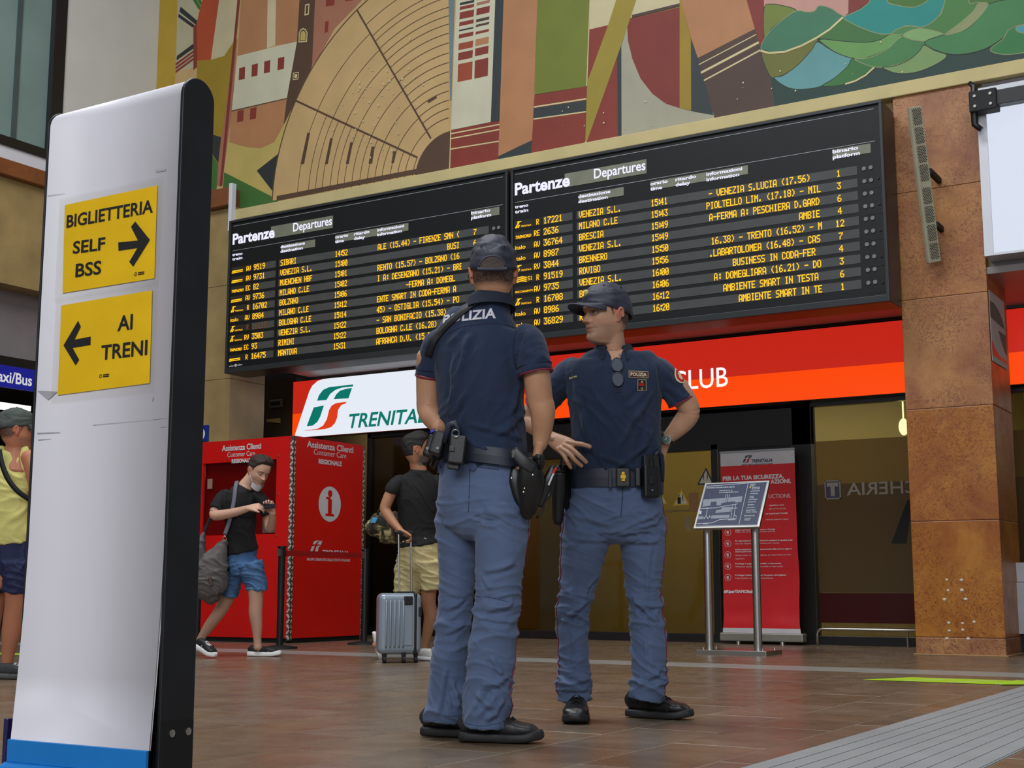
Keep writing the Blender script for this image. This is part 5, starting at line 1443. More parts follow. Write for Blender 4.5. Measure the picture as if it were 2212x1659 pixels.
def mesh_np(name, V, F, mats, parent, col=None, smooth=True, **kw):
    """many vertices at once; several (V,F) pieces may be given as lists and end up in one mesh"""
    if not isinstance(V, list): V, F = [V], [F]; col = None if col is None else [col]
    off = 0; Ls, Ss, Ts, lo = [], [], [], 0
    for v, (L, ls, lt) in zip(V, F):
        Ls.append(L + off); Ss.append(ls + lo); Ts.append(lt); off += len(v); lo += len(L)
    VV = np.vstack(V); L = np.concatenate(Ls); ls = np.concatenate(Ss); lt = np.concatenate(Ts)
    r = parent
    while r.parent: r = r.parent
    VV = VV - np.array(WLOC[r.name])
    me = bpy.data.meshes.new(name)
    me.vertices.add(len(VV)); me.vertices.foreach_set('co', VV.ravel())
    me.loops.add(len(L)); me.loops.foreach_set('vertex_index', L.astype(np.int32))
    me.polygons.add(len(ls)); me.polygons.foreach_set('loop_start', ls.astype(np.int32))
    try: me.polygons.foreach_set('loop_total', lt.astype(np.int32))
    except Exception: pass
    me.update(calc_edges=True); me.validate()
    if smooth: me.shade_smooth()
    for m in (mats if isinstance(mats, list) else [mats]): me.materials.append(m)
    if col is not None:
        C = np.vstack(col); C4 = np.hstack([C, np.ones((len(C), 1))])
        a = me.color_attributes.new('Col', 'FLOAT_COLOR', 'POINT'); a.data.foreach_set('color', C4.ravel())
    o = link(name, me, parent)
    props(o, kw.get('label'))
    return o


def lc(*c): return np.array(lin(c))


def vnoise(V, sc, seed=0.0):
    sx, sy, sz = sc if isinstance(sc, tuple) else (sc, sc, sc)
    return np.array([mnoise.noise(Vector((x * sx + seed, y * sy, z * sz))) for x, y, z in V])


def folds(V, N, segs, amp=1.0):
    """each crease is a 3D segment (p, q, width, height): a ridge with a trough under it, fading to its ends"""
    D = np.zeros(len(V))
    for p, q, w, a in segs:
        p, q = np.array(p, float), np.array(q, float); d = q - p; L2 = d @ d
        R = w * 4; m = (p + q) / 2; rad = sqrt(L2) / 2 + R
        idx = np.where(((V - m) ** 2).sum(1) < rad * rad)[0]
        if not len(idx): continue
        v = V[idx]; t = ((v - p) @ d) / L2; tc_ = np.clip(t, 0, 1)
        r = v - (p + d * tc_[:, None]); n3 = np.cross(d, N[idx].mean(0)); n3 /= np.linalg.norm(n3) + 1e-9
        if n3[2] > 0: n3 = -n3
        sd = r @ n3; dist = np.linalg.norm(r - N[idx] * (r * N[idx]).sum(1)[:, None], axis=1)
        prof = np.exp(-(dist / w) ** 2) - .55 * np.exp(-((dist - 1.9 * w) / w) ** 2) * (sd > 0)
        D[idx] += a * prof * np.exp(-((t - .5) / .55) ** 4)
    return V + N * (D * amp)[:, None]


def wrinkle(V, N, amp, mask, seed=0.0, fz=15.0, fx=4.5, shear=(.9, .6), pw=2.2):
    """sharp-crested cloth wrinkles: ridged noise squeezed along the height and sheared round the limb"""
    x = V @ np.array(RT); y = V @ np.array(BACK); z = V[:, 2]
    w1 = vnoise(V, (3.5, 3.5, 5.0), seed + 40)
    zz = z * fz + shear[0] * fx * x + shear[1] * fx * y + 1.5 * w1
    D = np.zeros(len(V))
    for k, (f, g) in enumerate(((1.0, 1.0), (2.1, .45))):
        n = np.array([mnoise.noise(Vector((a * fx * f + seed + 11 * k, b * fx * f, c * f))) for a, b, c in zip(x, y, zz)])
        D += g * (np.clip(1 - np.abs(n) * 2.6, 0, 1) ** pw - .22)
    return V + N * (D * amp * mask)[:, None]


def leg_mask(V, zc, zk, zh):
    """how crumpled a trouser leg is by height: crotch, knee and hem"""
    z = V[:, 2]; g = lambda c, s: np.exp(-((z - c) / s) ** 2)
    return .22 + .5 * g(zc, .10) + .8 * g(zk - .03, .13) + 1.0 * g(zh + .06, .10)


# ---- head -------------------------------------------------------------------
HZ = np.array([[-.128, .030, -.030, .020], [-.122, .062, -.030, .034], [-.112, .081, -.034, .038], [-.098, .089, -.046, .046], [-.080, .087, -.062, .054], [-.060, .088, -.078, .061], [-.040, .089, -.089, .069],
               [-.020, .089, -.097, .072], [.0, .088, -.101, .074], [.020, .093, -.104, .0755], [.045, .094, -.105, .0755], [.070, .086, -.101, .073], [.090, .070, -.088, .065], [.107, .046, -.062, .048], [.117, .020, -.030, .024], [.1205, .004, -.010, .006]])


def head_surface(x, z, y):
    """feature displacement along +y (face side), local metres"""
    g = lambda a, s: np.exp(-(a / s) ** 2)
    d = np.zeros_like(x)
    t = np.clip((.014 - z) / .050, 0, 1)
    na = np.where(z < -.036, np.clip(1 - (-.036 - z) / .008, 0, 1), t) * .027
    na = np.where(z > .014, 0, na)
    d += na * g(x, .0085 + .005 * t)
    d += .010 * g(z + .034, .008) * (g(x - .014, .007) + g(x + .014, .007))
    for s in (-1, 1):
        d -= .013 * g(x - s * .031, .017) * g(z - .001, .012)
        d += .006 * g(x - s * .030, .020) * g(z - .021, .008)
        d += .004 * g(x - s * .050, .016) * g(z + .022, .016)
        d -= .004 * g(x - s * .046, .014) * g(z + .058, .020)
    d += .006 * g(x, .021) * g(z + .058, .0055) + .007 * g(x, .018) * g(z + .071, .006) - .006 * g(x, .026) * g(z + .0645, .0028)
    d -= .004 * g(x, .02) * g(z + .083, .007); d += .006 * g(x, .020) * g(z + .101, .014)
    return d


class Head:
    """a head in its own frame: x to its left, y forward, z up"""
    def __init__(s, c, f, up=UZ, k=1.0):
        s.c = Vector(c); f = Vector(f).normalized(); up = Vector(up)
        s.f = f; s.u = (up - f * up.dot(f)).normalized(); s.l = s.u.cross(f) * 1.0
        s.k = k
    def w(s, p): return s.c + (s.l * p[0] + s.f * p[1] + s.u * p[2]) * s.k
    def inv(s, V):
        d = (V - np.array(s.c)) / s.k
        return np.stack([d @ np.array(s.l), d @ np.array(s.f), d @ np.array(s.u)], 1)
    def W(s, P): return np.array(s.c) + (P[:, :1] * np.array(s.l) + P[:, 1:2] * np.array(s.f) + P[:, 2:3] * np.array(s.u)) * s.k
    def grid(s, nz=90, n=110, off=0.0):
        H = cr(HZ, 8); zz = np.linspace(H[0, 0], H[-1, 0], nz)
        o = np.argsort(H[:, 0]); H = H[o]
        yf, yb, w = (np.interp(zz, H[:, 0], H[:, k]) for k in (1, 2, 3))
        ph = np.arange(n) * 2 * PI / n; c, d = np.cos(ph), np.sin(ph)
        e = 2.25
        cx_ = np.sign(c) * np.abs(c) ** (2 / e); sy = np.sign(d) * np.abs(d) ** (2 / e)
        yc = -.012
        X = w[:, None] * cx_[None]; Y = yc + np.where(sy[None] > 0, (yf - yc)[:, None] * sy[None], (yc - yb)[:, None] * sy[None]); Z = np.repeat(zz[:, None], n, 1)
        fm_ = np.clip((Y - .02) / .04, 0, 1)
        Y = Y + head_surface(X, Z, Y) * fm_
        return np.stack([X, Y, Z], 2)
    def add(s, mb, ears=True):
        G = s.grid(); nz, n, _ = G.shape; o = len(mb.v)
        mb.v += [tuple(v) for v in s.W(G.reshape(-1, 3))]
        for i in range(nz - 1):
            for j in range(n): mb.f.append([o + i * n + j, o + i * n + (j + 1) % n, o + (i + 1) * n + (j + 1) % n, o + (i + 1) * n + j]); mb.m.append(0)
        mb.f.append([o + j for j in range(n)][::-1]); mb.m.append(0); mb.f.append([o + (nz - 1) * n + j for j in range(n)]); mb.m.append(0)
        if ears:
            for sd_ in (-1, 1):
                # helix: a thick rim round a thinner shell
                rim = []
                for a in np.linspace(-.4, 4.3, 13):
                    rr = .0145 if a < PI else .013
                    rim.append(s.w((sd_ * (.079 + .007 * max(0, sin(a * .8))), -.020 - rr * 1.0 * cos(a) * -1 * -1, -.008 + .026 * sin(a))))
                mb.tube(rim, .0052 * s.k, 8)
                limb(mb, [(s.w((sd_ * .074, -.012, -.036)), .008 * s.k, .006 * s.k), (s.w((sd_ * .077, -.017, -.010)), .014 * s.k, .007 * s.k), (s.w((sd_ * .079, -.021, .012)), .012 * s.k, .006 * s.k)], s.f, n=12)
        return mb
    def paint(s, V, skin, hair=None, stubble=.0, hairline=None, brow=(60, 44, 34), lip=(150, 92, 84)):
        P = s.inv(V); x, y, z = P.T; g = lambda a, q: np.exp(-(a / q) ** 2)
        C = np.tile(np.array(skin), (len(V), 1)); 
        def mix(col, m): 
            nonlocal C; m = np.clip(m, 0, 1)[:, None]; C = C * (1 - m) + np.array(col)[None] * m
        face = (y > .03)
        mix(lc(186, 110, 92), .35 * g(z + .034, .02) * g(x, .02) * face); mix(lc(190, 112, 96), .22 * (g(np.abs(x) - .045, .02) * g(z + .03, .02)) * face)
        ear = (np.abs(x) > .073) & (y < .01) & (y > -.05) & (z > -.045) & (z < .03)
        mix(lc(196, 104, 84), .55 * ear)
        if stubble: mix(lc(92, 80, 74), stubble * ((z < -.045) & (z > -.125) & (y > -.02)) * np.clip((y + .02) / .04, 0, 1) * np.clip((-.045 - z) / .012, 0, 1))
        mix(lc(*lip), .75 * (g(x, .021) * (g(z + .059, .0045) + g(z + .070, .005))) * (y > .06)); mix(lc(70, 36, 34), .8 * g(x, .022) * g(z + .0645, .0018) * (y > .06))
        for q in (-1, 1):
            mix(lc(*brow), .9 * g(x - q * .032, .016) * g(z - .0225 + .15 * (np.abs(x) - .03) ** 2 / .03, .0038) * face)
            mix(lc(60, 40, 34), .75 * g(x - q * .031, .013) * g(z - .0085, .0022) * face); mix(lc(110, 70, 58), .5 * g(x - q * .031, .020) * g(z + .009, .008) * face); mix(lc(120, 76, 60), .45 * g(x - q * .020, .008) * g(z - .010, .010) * face); mix(lc(130, 84, 66), .2 * g(np.abs(x) - .024 - (-.035 - z) * .35, .004) * (z < -.036) * (z > -.066) * (y > .05))  # eye-socket and smile-line shading painted into the skin colour
        mix(lc(60, 34, 30), .7 * (g(x - .008, .004) + g(x + .008, .004)) * g(z + .0425, .003) * face)
        if hair is not None:
            hl = hairline if hairline is not None else 0.078
            lim = np.interp(y, [-.12, -.045, -.03, .0, .012, .03, .05, .07, .1], [-.062, -.058, -.045, -.012, -.02, .022, .055, hl, hl])
            m = np.clip((z - lim) / .022, 0, 1) * (~ear)
            nz_ = vnoise(P[m > 0], 200) if (m > 0).any() else np.zeros(0)
            mm_ = m.copy(); mm_[m > 0] *= np.clip(.90 + nz_ * .25, 0, 1)
            mix(lc(*hair), mm_)
        return C
    def eyes(s, parent, look=(0, 1, 0), iris=(70, 50, 36)):
        for q in (-1, 1):
            c = Vector((q * .031, .0712, .0015)); r = .0118
            m_ = MB().sphere((0, 0, 0), r, 20, 14)
            P = np.array(m_.v); lk = np.array(look, float); lk /= np.linalg.norm(lk)
            ca = (P @ lk) / r; C = np.tile(lc(168, 150, 140), (len(P), 1)); C[ca > .90] = lc(*iris); C[ca > .978] = lc(10, 10, 10)
            Wd_ = s.W(P + np.array(c))
            me = MB(); me.v = [tuple(v) for v in Wd_]; me.f = m_.f; me.m = m_.m
            o = build('eye', me, M_eye, parent, smooth=True)
            a = o.data.color_attributes.new('Col', 'FLOAT_COLOR', 'POINT'); a.data.foreach_set('color', np.hstack([C, np.ones((len(C), 1))]).ravel())


def hair_shell(hd, parent, colr, thick=.02, seed=1.0, top=.0, hairline=.078, name='hair', lim=None, mask_fn=None, vs=60):
    G = hd.grid(80, 100); nz, n, _ = G.shape; P = G.reshape(-1, 3).copy()
    x, y, z = P.T
    lim = np.interp(y, [-.12, -.045, -.03, .0, .012, .03, .05, .07, .1], lim or [-.062, -.058, -.045, -.012, -.02, .026, .055, hairline, hairline])
    m = np.clip((z - lim) / .014, 0, 1)
    ear = (np.abs(x) > .062) & (y < .012) & (y > -.045) & (z < .022); m[ear] = 0
    nrm = P - np.array([0, -.012, .0]); nrm[:, 2] *= .9; nrm /= np.linalg.norm(nrm, axis=1)[:, None]
    ns = vnoise(P, (vs, 18, vs), seed)
    h = m * (thick * (.55 + .45 * np.clip((z + .02) / .12, 0, 1)) + top * np.clip((z - .06) / .05, 0, 1) * np.clip((y + .05) / .1, 0, 1)) * (1 + .35 * ns)
    P = P + nrm * (h - .004)[:, None]
    mb = MB(); mb.v = [tuple(v) for v in hd.W(P)]
    keep = m > 0
    for i in range(nz - 1):
        for j in range(n):
            q = [i * n + j, i * n + (j + 1) % n, (i + 1) * n + (j + 1) % n, (i + 1) * n + j]
            if any(keep[k] for k in q): mb.f.append(q); mb.m.append(0)
    mb.f.append([(nz - 1) * n + j for j in range(n)]); mb.m.append(0)
    return build(name, mb, mat('hair_%d_%d_%d' % colr, colr, rough=.55, var=.35, vscale=160, bump=.6, bscale=260), parent, smooth=True)


def cap(hd, parent, m, brim=True, seed=0.0, low=.022, backlow=-.004, k=1.0, wr=.0035, name='cap', tall=.0):
    """six-panel cap: crown shell with creases, button, eyelets and a curved visor"""
    nt, n = 26, 72
    def cp(t, a, off=0.0):
        # t 0 top .. 1 rim
        zr = low + (backlow - low) * (.5 - .5 * sin(a))
        ct = t * PI * .5
        rx, ryf, ryb = .0825 + off, .103 + off, .112 + off
        h = (.132 + tall + off) - zr
        sx = sin(ct) ** .8
        z = zr + h * cos(ct) ** .85 if t < 1 else zr
        y = sin(a); x = cos(a)
        ry = ryf if y > 0 else ryb
        return np.array([x * rx * sx, -.008 + y * ry * sx, z])
    P = []
    for off in (.006, .0015):
        for i in range(nt + 1):
            for j in range(n):
                a = 2 * PI * j / n; p = cp(i / nt, a, off)
                if off > .002:
                    w = mnoise.noise(Vector((p[0] * 24 + seed, p[1] * 24, p[2] * 34))) * wr * 1.6 + abs(mnoise.noise(Vector((p[0] * 14 + seed, p[1] * 12, p[2] * 60 + 4)))) * -wr * 2.2
                    seam = min(abs(((a / (PI / 3)) % 1) - 0), abs(((a / (PI / 3)) % 1) - 1)); w -= .0015 * exp(-(seam / .04) ** 2)
                    d = p - np.array([0, -.008, .03]); p = p + d / np.linalg.norm(d) * w * min(1, i / 4)
                P.append(p)
    mb = MB(); mb.v = [tuple(v) for v in hd.W(np.array(P) * k)]
    st = (nt + 1) * n
    for o_, rv in ((0, 1), (st, -1)):
        for i in range(nt):
            for j in range(n):
                q = [o_ + i * n + j, o_ + (i + 1) * n + j, o_ + (i + 1) * n + (j + 1) % n, o_ + i * n + (j + 1) % n]
                mb.f.append(q[::rv]); mb.m.append(0)
    for j in range(n):
        mb.f.append([nt * n + j, st + nt * n + j, st + nt * n + (j + 1) % n, nt * n + (j + 1) % n]); mb.m.append(0)
    o = build(name, mb, m, parent, smooth=True)
    b_ = MB().sphere(hd.w((0, -.008, .139 + tall)), .006, 10, 6)
    build('cap_button', b_, m, o, smooth=True)
    if brim:
        vb = MB(); nu, nv = 22, 10; vs = []
        for th in (0.0, -.0045):
            for i in range(nv + 1):
                for j in range(nu + 1):
                    a = (j / nu - .5) * 2; an = PI / 2 - a * 1.05
                    v = i / nv
                    x0, y0 = .088 * cos(an), -.008 + .109 * sin(an)
                    ext = .074 * (1 - abs(a) ** 2.6) * v
                    x = x0 * (1 + .10 * v * (1 - abs(a) ** 3)); y = y0 + ext
                    z = low + .004 - .030 * (abs(x) / .08) ** 2 * v - .012 * v * v - .004 * (1 - v) + th + .006 * v
                    vs.append((x, y, z))
        vb.v = [tuple(v) for v in hd.W(np.array(vs) * k)]; w_ = nu + 1; st = (nv + 1) * w_
        for i in range(nv):
            for j in range(nu):
                q = [i * w_ + j, i * w_ + j + 1, (i + 1) * w_ + j + 1, (i + 1) * w_ + j]
                vb.f.append(q); vb.m.append(0); vb.f.append([st + a for a in q][::-1]); vb.m.append(0)
        rimq = [i * w_ for i in range(nv + 1)] + [nv * w_ + j for j in range(1, w_)] + [i * w_ + nu for i in range(nv - 1, -1, -1)]
        for a, b in zip(rimq, rimq[1:]): vb.f.append([a, b, st + b, st + a]); vb.m.append(0)
        build('visor', vb, m, o, smooth=True)
    return o


# ---- hands ------------------------------------------------------------------
def hand(mb, wrist, d, nrm, thumb, curls=(.35,) * 4, spread=.10, k=1.0, tcurl=.3, tsp=.8):
    """wrist point, pointing direction, normal of the back of the hand, thumb-side direction"""
    d = Vector(d).normalized(); t = Vector(thumb); t = (t - d * t.dot(d)).normalized(); nrm = d.cross(t)if Vector(nrm).dot(d.cross(t)) > 0 else t.cross(d)
    w = Vector(wrist)
    limb(mb, [(w - d * .02 * k, .027 * k, .020 * k), (w + d * .02 * k, .033 * k, .019 * k), (w + d * .055 * k, .041 * k, .017 * k), (w + d * .088 * k, .041 * k, .012 * k)], t, n=18, ex=2.4)
    for i, (ln, r) in enumerate(((.070, .0088), (.079, .0090), (.073, .0086), (.056, .0076))):
        off = (.030 - i * .0205) * k
        p = w + d * (.080 + (.004 if i in (1, 2) else (-.004 if i == 3 else 0))) * k + t * off
        dd = (d + t * spread * (1.2 - i * .8)).normalized()
        q = [p - d * .02 * k, p]; rr = [r * k * 1.05] * 2; cu = curls[i]
        ax = nrm; cur = dd; ang_ = 0
        for s_, f_ in ((.44, .9), (.32, 1.2), (.24, .8)):
            ang_ += cu * f_; v = dd * cos(ang_) - nrm * sin(ang_); q.append(q[-1] + v * (ln * s_ * k)); rr.append(r * k * (1 - .1 * (len(q) - 2)))
        mb.tube(cr([list(a) + [b] for a, b in zip(q, rr)], 2)[:, :3].tolist(), list(cr([list(a) + [b] for a, b in zip(q, rr)], 2)[:, 3]), 10)
        mb.sphere(q[-1], rr[-1] * 1.0, 10, 6)
    p0 = w + d * .012 * k + t * .022 * k; v1 = (d * cos(tsp) + t * sin(tsp)).normalized(); v2 = (v1 * cos(tcurl) + (d * .5 - nrm) .normalized() * sin(tcurl)).normalized()
    q = [p0 - v1 * .01, p0 + v1 * .036 * k, p0 + v1 * .040 * k + v2 * .028 * k, p0 + v1 * .040 * k + v2 * .052 * k]
    mb.tube(q, [.015 * k, .012 * k, .0105 * k, .008 * k], 10); mb.sphere(q[-1], .0082 * k, 10, 6)
    return mb


def chain(mb, pts, r0, r1):
    n_ = len(pts); mb.tube([list(p) for p in cr([list(p) for p in pts], 3)], list(np.linspace(r0, r1, (n_ - 1) * 3 + 1)), 12); mb.sphere(pts[-1], r1 * 1.02, 10, 6); mb.sphere(pts[0], r0, 10, 6)


# ---- shoes ------------------------------------------------------------------
def shoe(parent, heel, toe, mu, ms, w=.048, high=.105, lace=None, name='shoe', sole_h=.028, tip=0.0):
    """heel and toe points on the floor (or raised), shaped sole and upper"""
    heel, toe = Vector(heel), Vector(toe); d = toe - heel; L = d.length; d.normalize()
    s = Vector((0, 0, 1)).cross(d).normalized(); u = d.cross(s)
    if tip: u = (u + d * tip).normalized()
    wid = [.70, .80, .80, .74, .80, .95, 1.0, .96, .80, .52]; n_ = len(wid)
    P = lambda t, a, z: heel + d * (L * t) + s * (a * w) + u * z
    ts = [0.0, .07, .2, .36, .5, .63, .75, .86, .95, 1.0]
    mb = MB(); N_ = 20
    rings = []
    Tt = np.linspace(0, 1, 24); Wt_ = np.interp(Tt, ts, wid); rise = np.interp(Tt, [0, .6, .8, 1], [.004, 0, .002, .014])
    secs = [(P(t, 0, sole_h / 2 + r), w * wv, sole_h / 2) for t, wv, r in zip(Tt, Wt_, rise)]
    limb(mb, secs, s, m=1, n=24, ex=5)
    top = build(name, mb, ms, parent, smooth=True)
    up = MB()
    ht = np.interp(Tt, [0, .05, .2, .36, .5, .65, .8, .92, 1], [high * .82, high * .98, high, high * .97, high * .82, .082, .072, .062, .040])
    secs = [(P(t * .93 + .04, 0, (sole_h * .7 + h_) / 2 + r * .6), w * wv * .94, (h_ - sole_h * .7) / 2) for t, wv, h_, r in zip(Tt, Wt_ * np.interp(Tt, [0, .2, .4, .6, 1], [.9, .86, .9, 1, 1]), ht, rise)]
    limb(up, secs, s, m=1, n=22, ex=2.5)
    V, F, N = fuse(up, .0045, 3)
    N2 = N; V = V + N * (vnoise(V, 60, 3)[:, None] * .0012)
    so_ = mesh_np('upper', V, F, mu, top)
    if lace:
        lm_ = MB()
        for i in range(4):
            t = .40 + i * .075; hh_ = np.interp(t, Tt, ht) + .004
            for sg in (1, -1): lm_.tube([P(t, .38 * sg, hh_ - .006), P(t + .02, 0, hh_ + .004), P(t + .05, -.38 * sg, hh_ - .010)], .0028, 6)
        build('laces', lm_, lace, top)
    for t0 in (.74, .40):
        hh_ = np.interp(t0, Tt, ht); ww = np.interp(t0, ts, wid) * w * .95
        build('stitched_seam', MB().tube([P(t0 - .05 * abs(q), q * ww / w, (hh_ - .004) * (1 - abs(q) ** 3.0) + sole_h * abs(q) ** 3.0) for q in np.linspace(-1, 1, 15)], .0022, 6), ms, top, smooth=True)
    return top


def snap(V2, org, u, w, nrm, bvh, off=.0015):
    """drop flat decal points onto a surface along -nrm"""
    out = []
    for a, b in V2:
        p = org + u * a + w * b; h = bvh.ray_cast(p + nrm * .3, -nrm)
        out.append((h[0] + nrm * off) if h[0] is not None else p)
    return out


def bvh_of(V, F):
    L, ls, lt = F
    polys = [L[a:a + b].tolist() for a, b in zip(ls, lt)]
    return BVHTree.FromPolygons([tuple(v) for v in V], polys)


def decal_text(name, s, org, u, w, nrm, h, width, bvh, m, parent, bold=.05, off=.002, curve=0.0):
    v, f = text2d(s, bold, 2)
    mb = MB(); sx = width / v[:, 0].max()
    bm = bmesh.new(); vs = [bm.verts.new((a * sx - width / 2, b * h, 0)) for a, b in v]
    for q in f:
        try: bm.faces.new([vs[i] for i in q])
        except Exception: pass
    bmesh.ops.triangulate(bm, faces=bm.faces[:])
    for _ in range(3):
        ed = [e for e in bm.edges if e.calc_length() > .012]
        if not ed: break
        bmesh.ops.subdivide_edges(bm, edges=ed, cuts=1)
        bmesh.ops.triangulate(bm, faces=bm.faces[:])
    bm.verts.ensure_lookup_table()
    pts = [(q.co.x, q.co.y) for q in bm.verts]; fs = [[q.index for q in fc.verts] for fc in bm.faces]
    bm.free()
    mb.add(snap(pts, Vector(org), Vector(u), Vector(w), Vector(nrm), bvh, off), fs)
    return build(name, mb, m, parent)


def patch(name, poly, org, u, w, nrm, bvh, m, parent, off=.003, n=6):
    """flat sewn patch: polygon in patch coordinates snapped on cloth as a grid of its bounding box or a fan"""
    c = (sum(p[0] for p in poly) / len(poly), sum(p[1] for p in poly) / len(poly))
    pts = [c]; fs = []; k = len(poly)
    for r in range(1, n + 1): pts += [(c[0] + (p[0] - c[0]) * r / n, c[1] + (p[1] - c[1]) * r / n) for p in poly]
    for j in range(k): fs.append([0, 1 + j, 1 + (j + 1) % k])
    for r in range(n - 1):
        for j in range(k): fs.append([1 + r * k + j, 1 + (r + 1) * k + j, 1 + (r + 1) * k + (j + 1) % k, 1 + r * k + (j + 1) % k])
    mb = MB(); mb.add(snap(pts, Vector(org), Vector(u), Vector(w), Vector(nrm), bvh, off), fs)
    return build(name, mb, m, parent)


def ring(name, c, lat, fwd, up, a, b, h, m, parent, th=.0035, n=120, z0=0, ex=2.2, smooth=True):
    """a band round an elliptic body section, open top and bottom"""
    c, lat, fwd, up = Vector(c), Vector(lat), Vector(fwd), Vector(up); mb = MB()
    prof = [(0, 0), (th, 0), (th * 1.2, h * .5), (th, h), (0, h)]
    for e, z in prof:
        for j in range(n):
            q = 2 * PI * j / n; cx_, sy = cos(q), sin(q)
            cx_ = copysign(abs(cx_) ** (2 / ex), cx_); sy = copysign(abs(sy) ** (2 / ex), sy)
            mb.v.append(tuple(c + lat * ((a + e) * cx_) + fwd * ((b + e) * sy) + up * (z + z0)))
    k = len(prof)
    for i in range(k):
        for j in range(n): mb.f.append([i * n + j, i * n + (j + 1) % n, ((i + 1) % k) * n + (j + 1) % n, ((i + 1) % k) * n + j]); mb.m.append(0)
    return build(name, mb, m, parent, smooth=False)
# ================================================================== THE TWO OFFICERS
M_polo = mat('navy_polo', (24, 42, 70), rough=0.85, var=0.10, vscale=5, bump=0.25, bscale=700, sheen=.12)
M_trou = mat('slate_blue_trousers', (86, 104, 138), rough=0.8, var=0.07, vscale=9, bump=0.2, bscale=500, sheen=.15)
M_capn = mat('navy_cap', (46, 49, 64), rough=0.6, var=0.10, vscale=20, bump=.2, bscale=400)
M_belt = mat('navy_belt', (26, 34, 50), rough=0.5, bump=.04, bscale=500)
M_leather = mat('black_gear', (17, 17, 18), rough=0.36, bump=.03, bscale=200)
M_shoe = mat('black_shoe_leather', (26, 27, 28), rough=0.36, bump=.04, bscale=150)
M_sole = mat('black_rubber_sole', (30, 30, 31), rough=0.6)
M_lace = mat('black_lace', (14, 14, 14), rough=.8)
M_crim = mat('crimson_piping', (120, 24, 60), rough=.7)
M_patchw = mat('silver_thread', (206, 206, 214), rough=.5)
M_gold = mat('gold_metal', (190, 150, 50), rough=.3, metal=.8)
SK1 = lc(196, 146, 112); SK2 = lc(190, 145, 116)


def NP(v): return np.array(v, float)


# ---------------- front officer, hands on hips, looking to his right
D0 = 5.9
J = lambda x, y, d=0.0: dep(x, y, D0 + d)
PXM = D0 / FPX
fa = thing('person', fl(1318, 1545), 'police officer facing the camera, hands on hips, glasses folded at his collar', 'person')
LAT, FWD = Vector(RT), -Vector(BACK)
hd = Head(J(1308, 681, -.01), (-RT * .86 - BACK * .50 + UZ * -.02), k=1.04)
sec = lambda L_, d=0.0: [(J(x, y, d + (e[0] if e else 0)), a * PXM, b * PXM) for x, y, a, b, *e in L_]
# skin: head and neck, arms and hands, plus the covered trunk and legs
hm = MB(); hd.add(hm)
limb(hm, sec([(1327, 800, 60, 40), (1326, 782, 40, 34), (1325, 765, 29, 29), (1322, 742, 28, 30), (1318, 715, 28, 33), (1314, 695, 28, 34)]), LAT, n=28)
V1, F1, N1 = fuse(hm, .0026, 2)
C1_ = hd.paint(V1, SK2, hair=(46, 40, 38), stubble=.30)
am = MB()
# his right arm (picture left): hand spread on the front of the hip
elbR, wrR = J(1140, 905, .14), J(1188, 944, -.03)
limb(am, [(J(1186, 850, .06), .044, .044), (J(1160, 880, .11), .046, .046), (elbR, .044, .043), (J(1158, 922, .08), .042, .040), (J(1175, 936, .02), .032, .028), (wrR, .029, .023), (J(1199, 952, -.05), .032, .020)], BACK, n=24)
K = [J(1243, 958, -.135), J(1236, 971, -.140), J(1228, 979, -.140), J(1218, 984, -.13)]
limb(am, [(wrR, .027, .020), (J(1203, 954, -.065), .036, .019), (J(1220, 963, -.10), .041, .017), (J(1233, 970, -.13), .040, .012)], (J(1243, 955) - J(1218, 988)), n=20, ex=2.4)
for pts, r0, r1 in (((J(1226, 955, -.115), K[0], J(1258, 960, -.150), J(1274, 965, -.150)), .0120, .0092), ((J(1220, 962, -.115), K[1], J(1252, 985, -.158), J(1266, 998, -.150)), .0120, .0092),
                    ((J(1212, 968, -.11), K[2], J(1242, 994, -.155), J(1256, 1006, -.145)), .0115, .0090), ((J(1206, 970, -.10), K[3], J(1226, 999, -.145), J(1233, 1010, -.135)), .0105, .0082)):
    chain(am, pts, r0, r1)
chain(am, [J(1200, 950, -.05), J(1214, 946, -.03), J(1228, 950, .01)], .014, .010)
# his left arm: elbow out, hand behind the hip
elbL, wrL = J(1492, 890, .02), J(1441, 948, .06)
limb(am, [(J(1462, 838, .01), .052, .050), (J(1480, 866, .015), .050, .048), (J(1490, 888, .02), .046, .045), (J(1481, 905, .03), .0475, .044), (J(1464, 925, .04), .040, .038), (wrL, .028, .026), (J(1430, 962, .07), .030, .024)], UZ, n=24)
hand(am, J(1432, 960, .07), J(1412, 996, .05) - J(1434, 956, .07), BACK * -1 + RT * .6, UZ * 1 - RT, curls=(.5, .55, .6, .6), k=.98)
V2, F2, N2_ = fuse(am, .0030, 2)
tr_ = MB()
limb(tr_, sec([(1330, 1110, 74, 42), (1330, 1000, 76, 44), (1328, 880, 80, 46), (1326, 810, 80, 42), (1326, 785, 40, 28)]), LAT, n=20)
for s_, L_ in ((0, [(1282, 1090, 34, 34), (1258, 1220, 28, 28), (1243, 1300, 20, 20), (1240, 1430, 16, 16), (1241, 1500, 12, 12)]), (1, [(1374, 1090, 34, 34), (1388, 1220, 28, 28), (1395, 1300, 20, 20), (1398, 1430, 16, 16), (1394, 1500, 12, 12)])):
    limb(tr_, sec(L_, .03 * s_), LAT, n=16)
for a_, b_ in ((J(1236, 800), J(1160, 880, .11)), (J(1420, 800), J(1480, 866, .015))): limb(tr_, [(a_, .036, .036), (b_, .036, .036)], UZ, n=14)
V3, F3, N3_ = fuse(tr_, .012, 1)
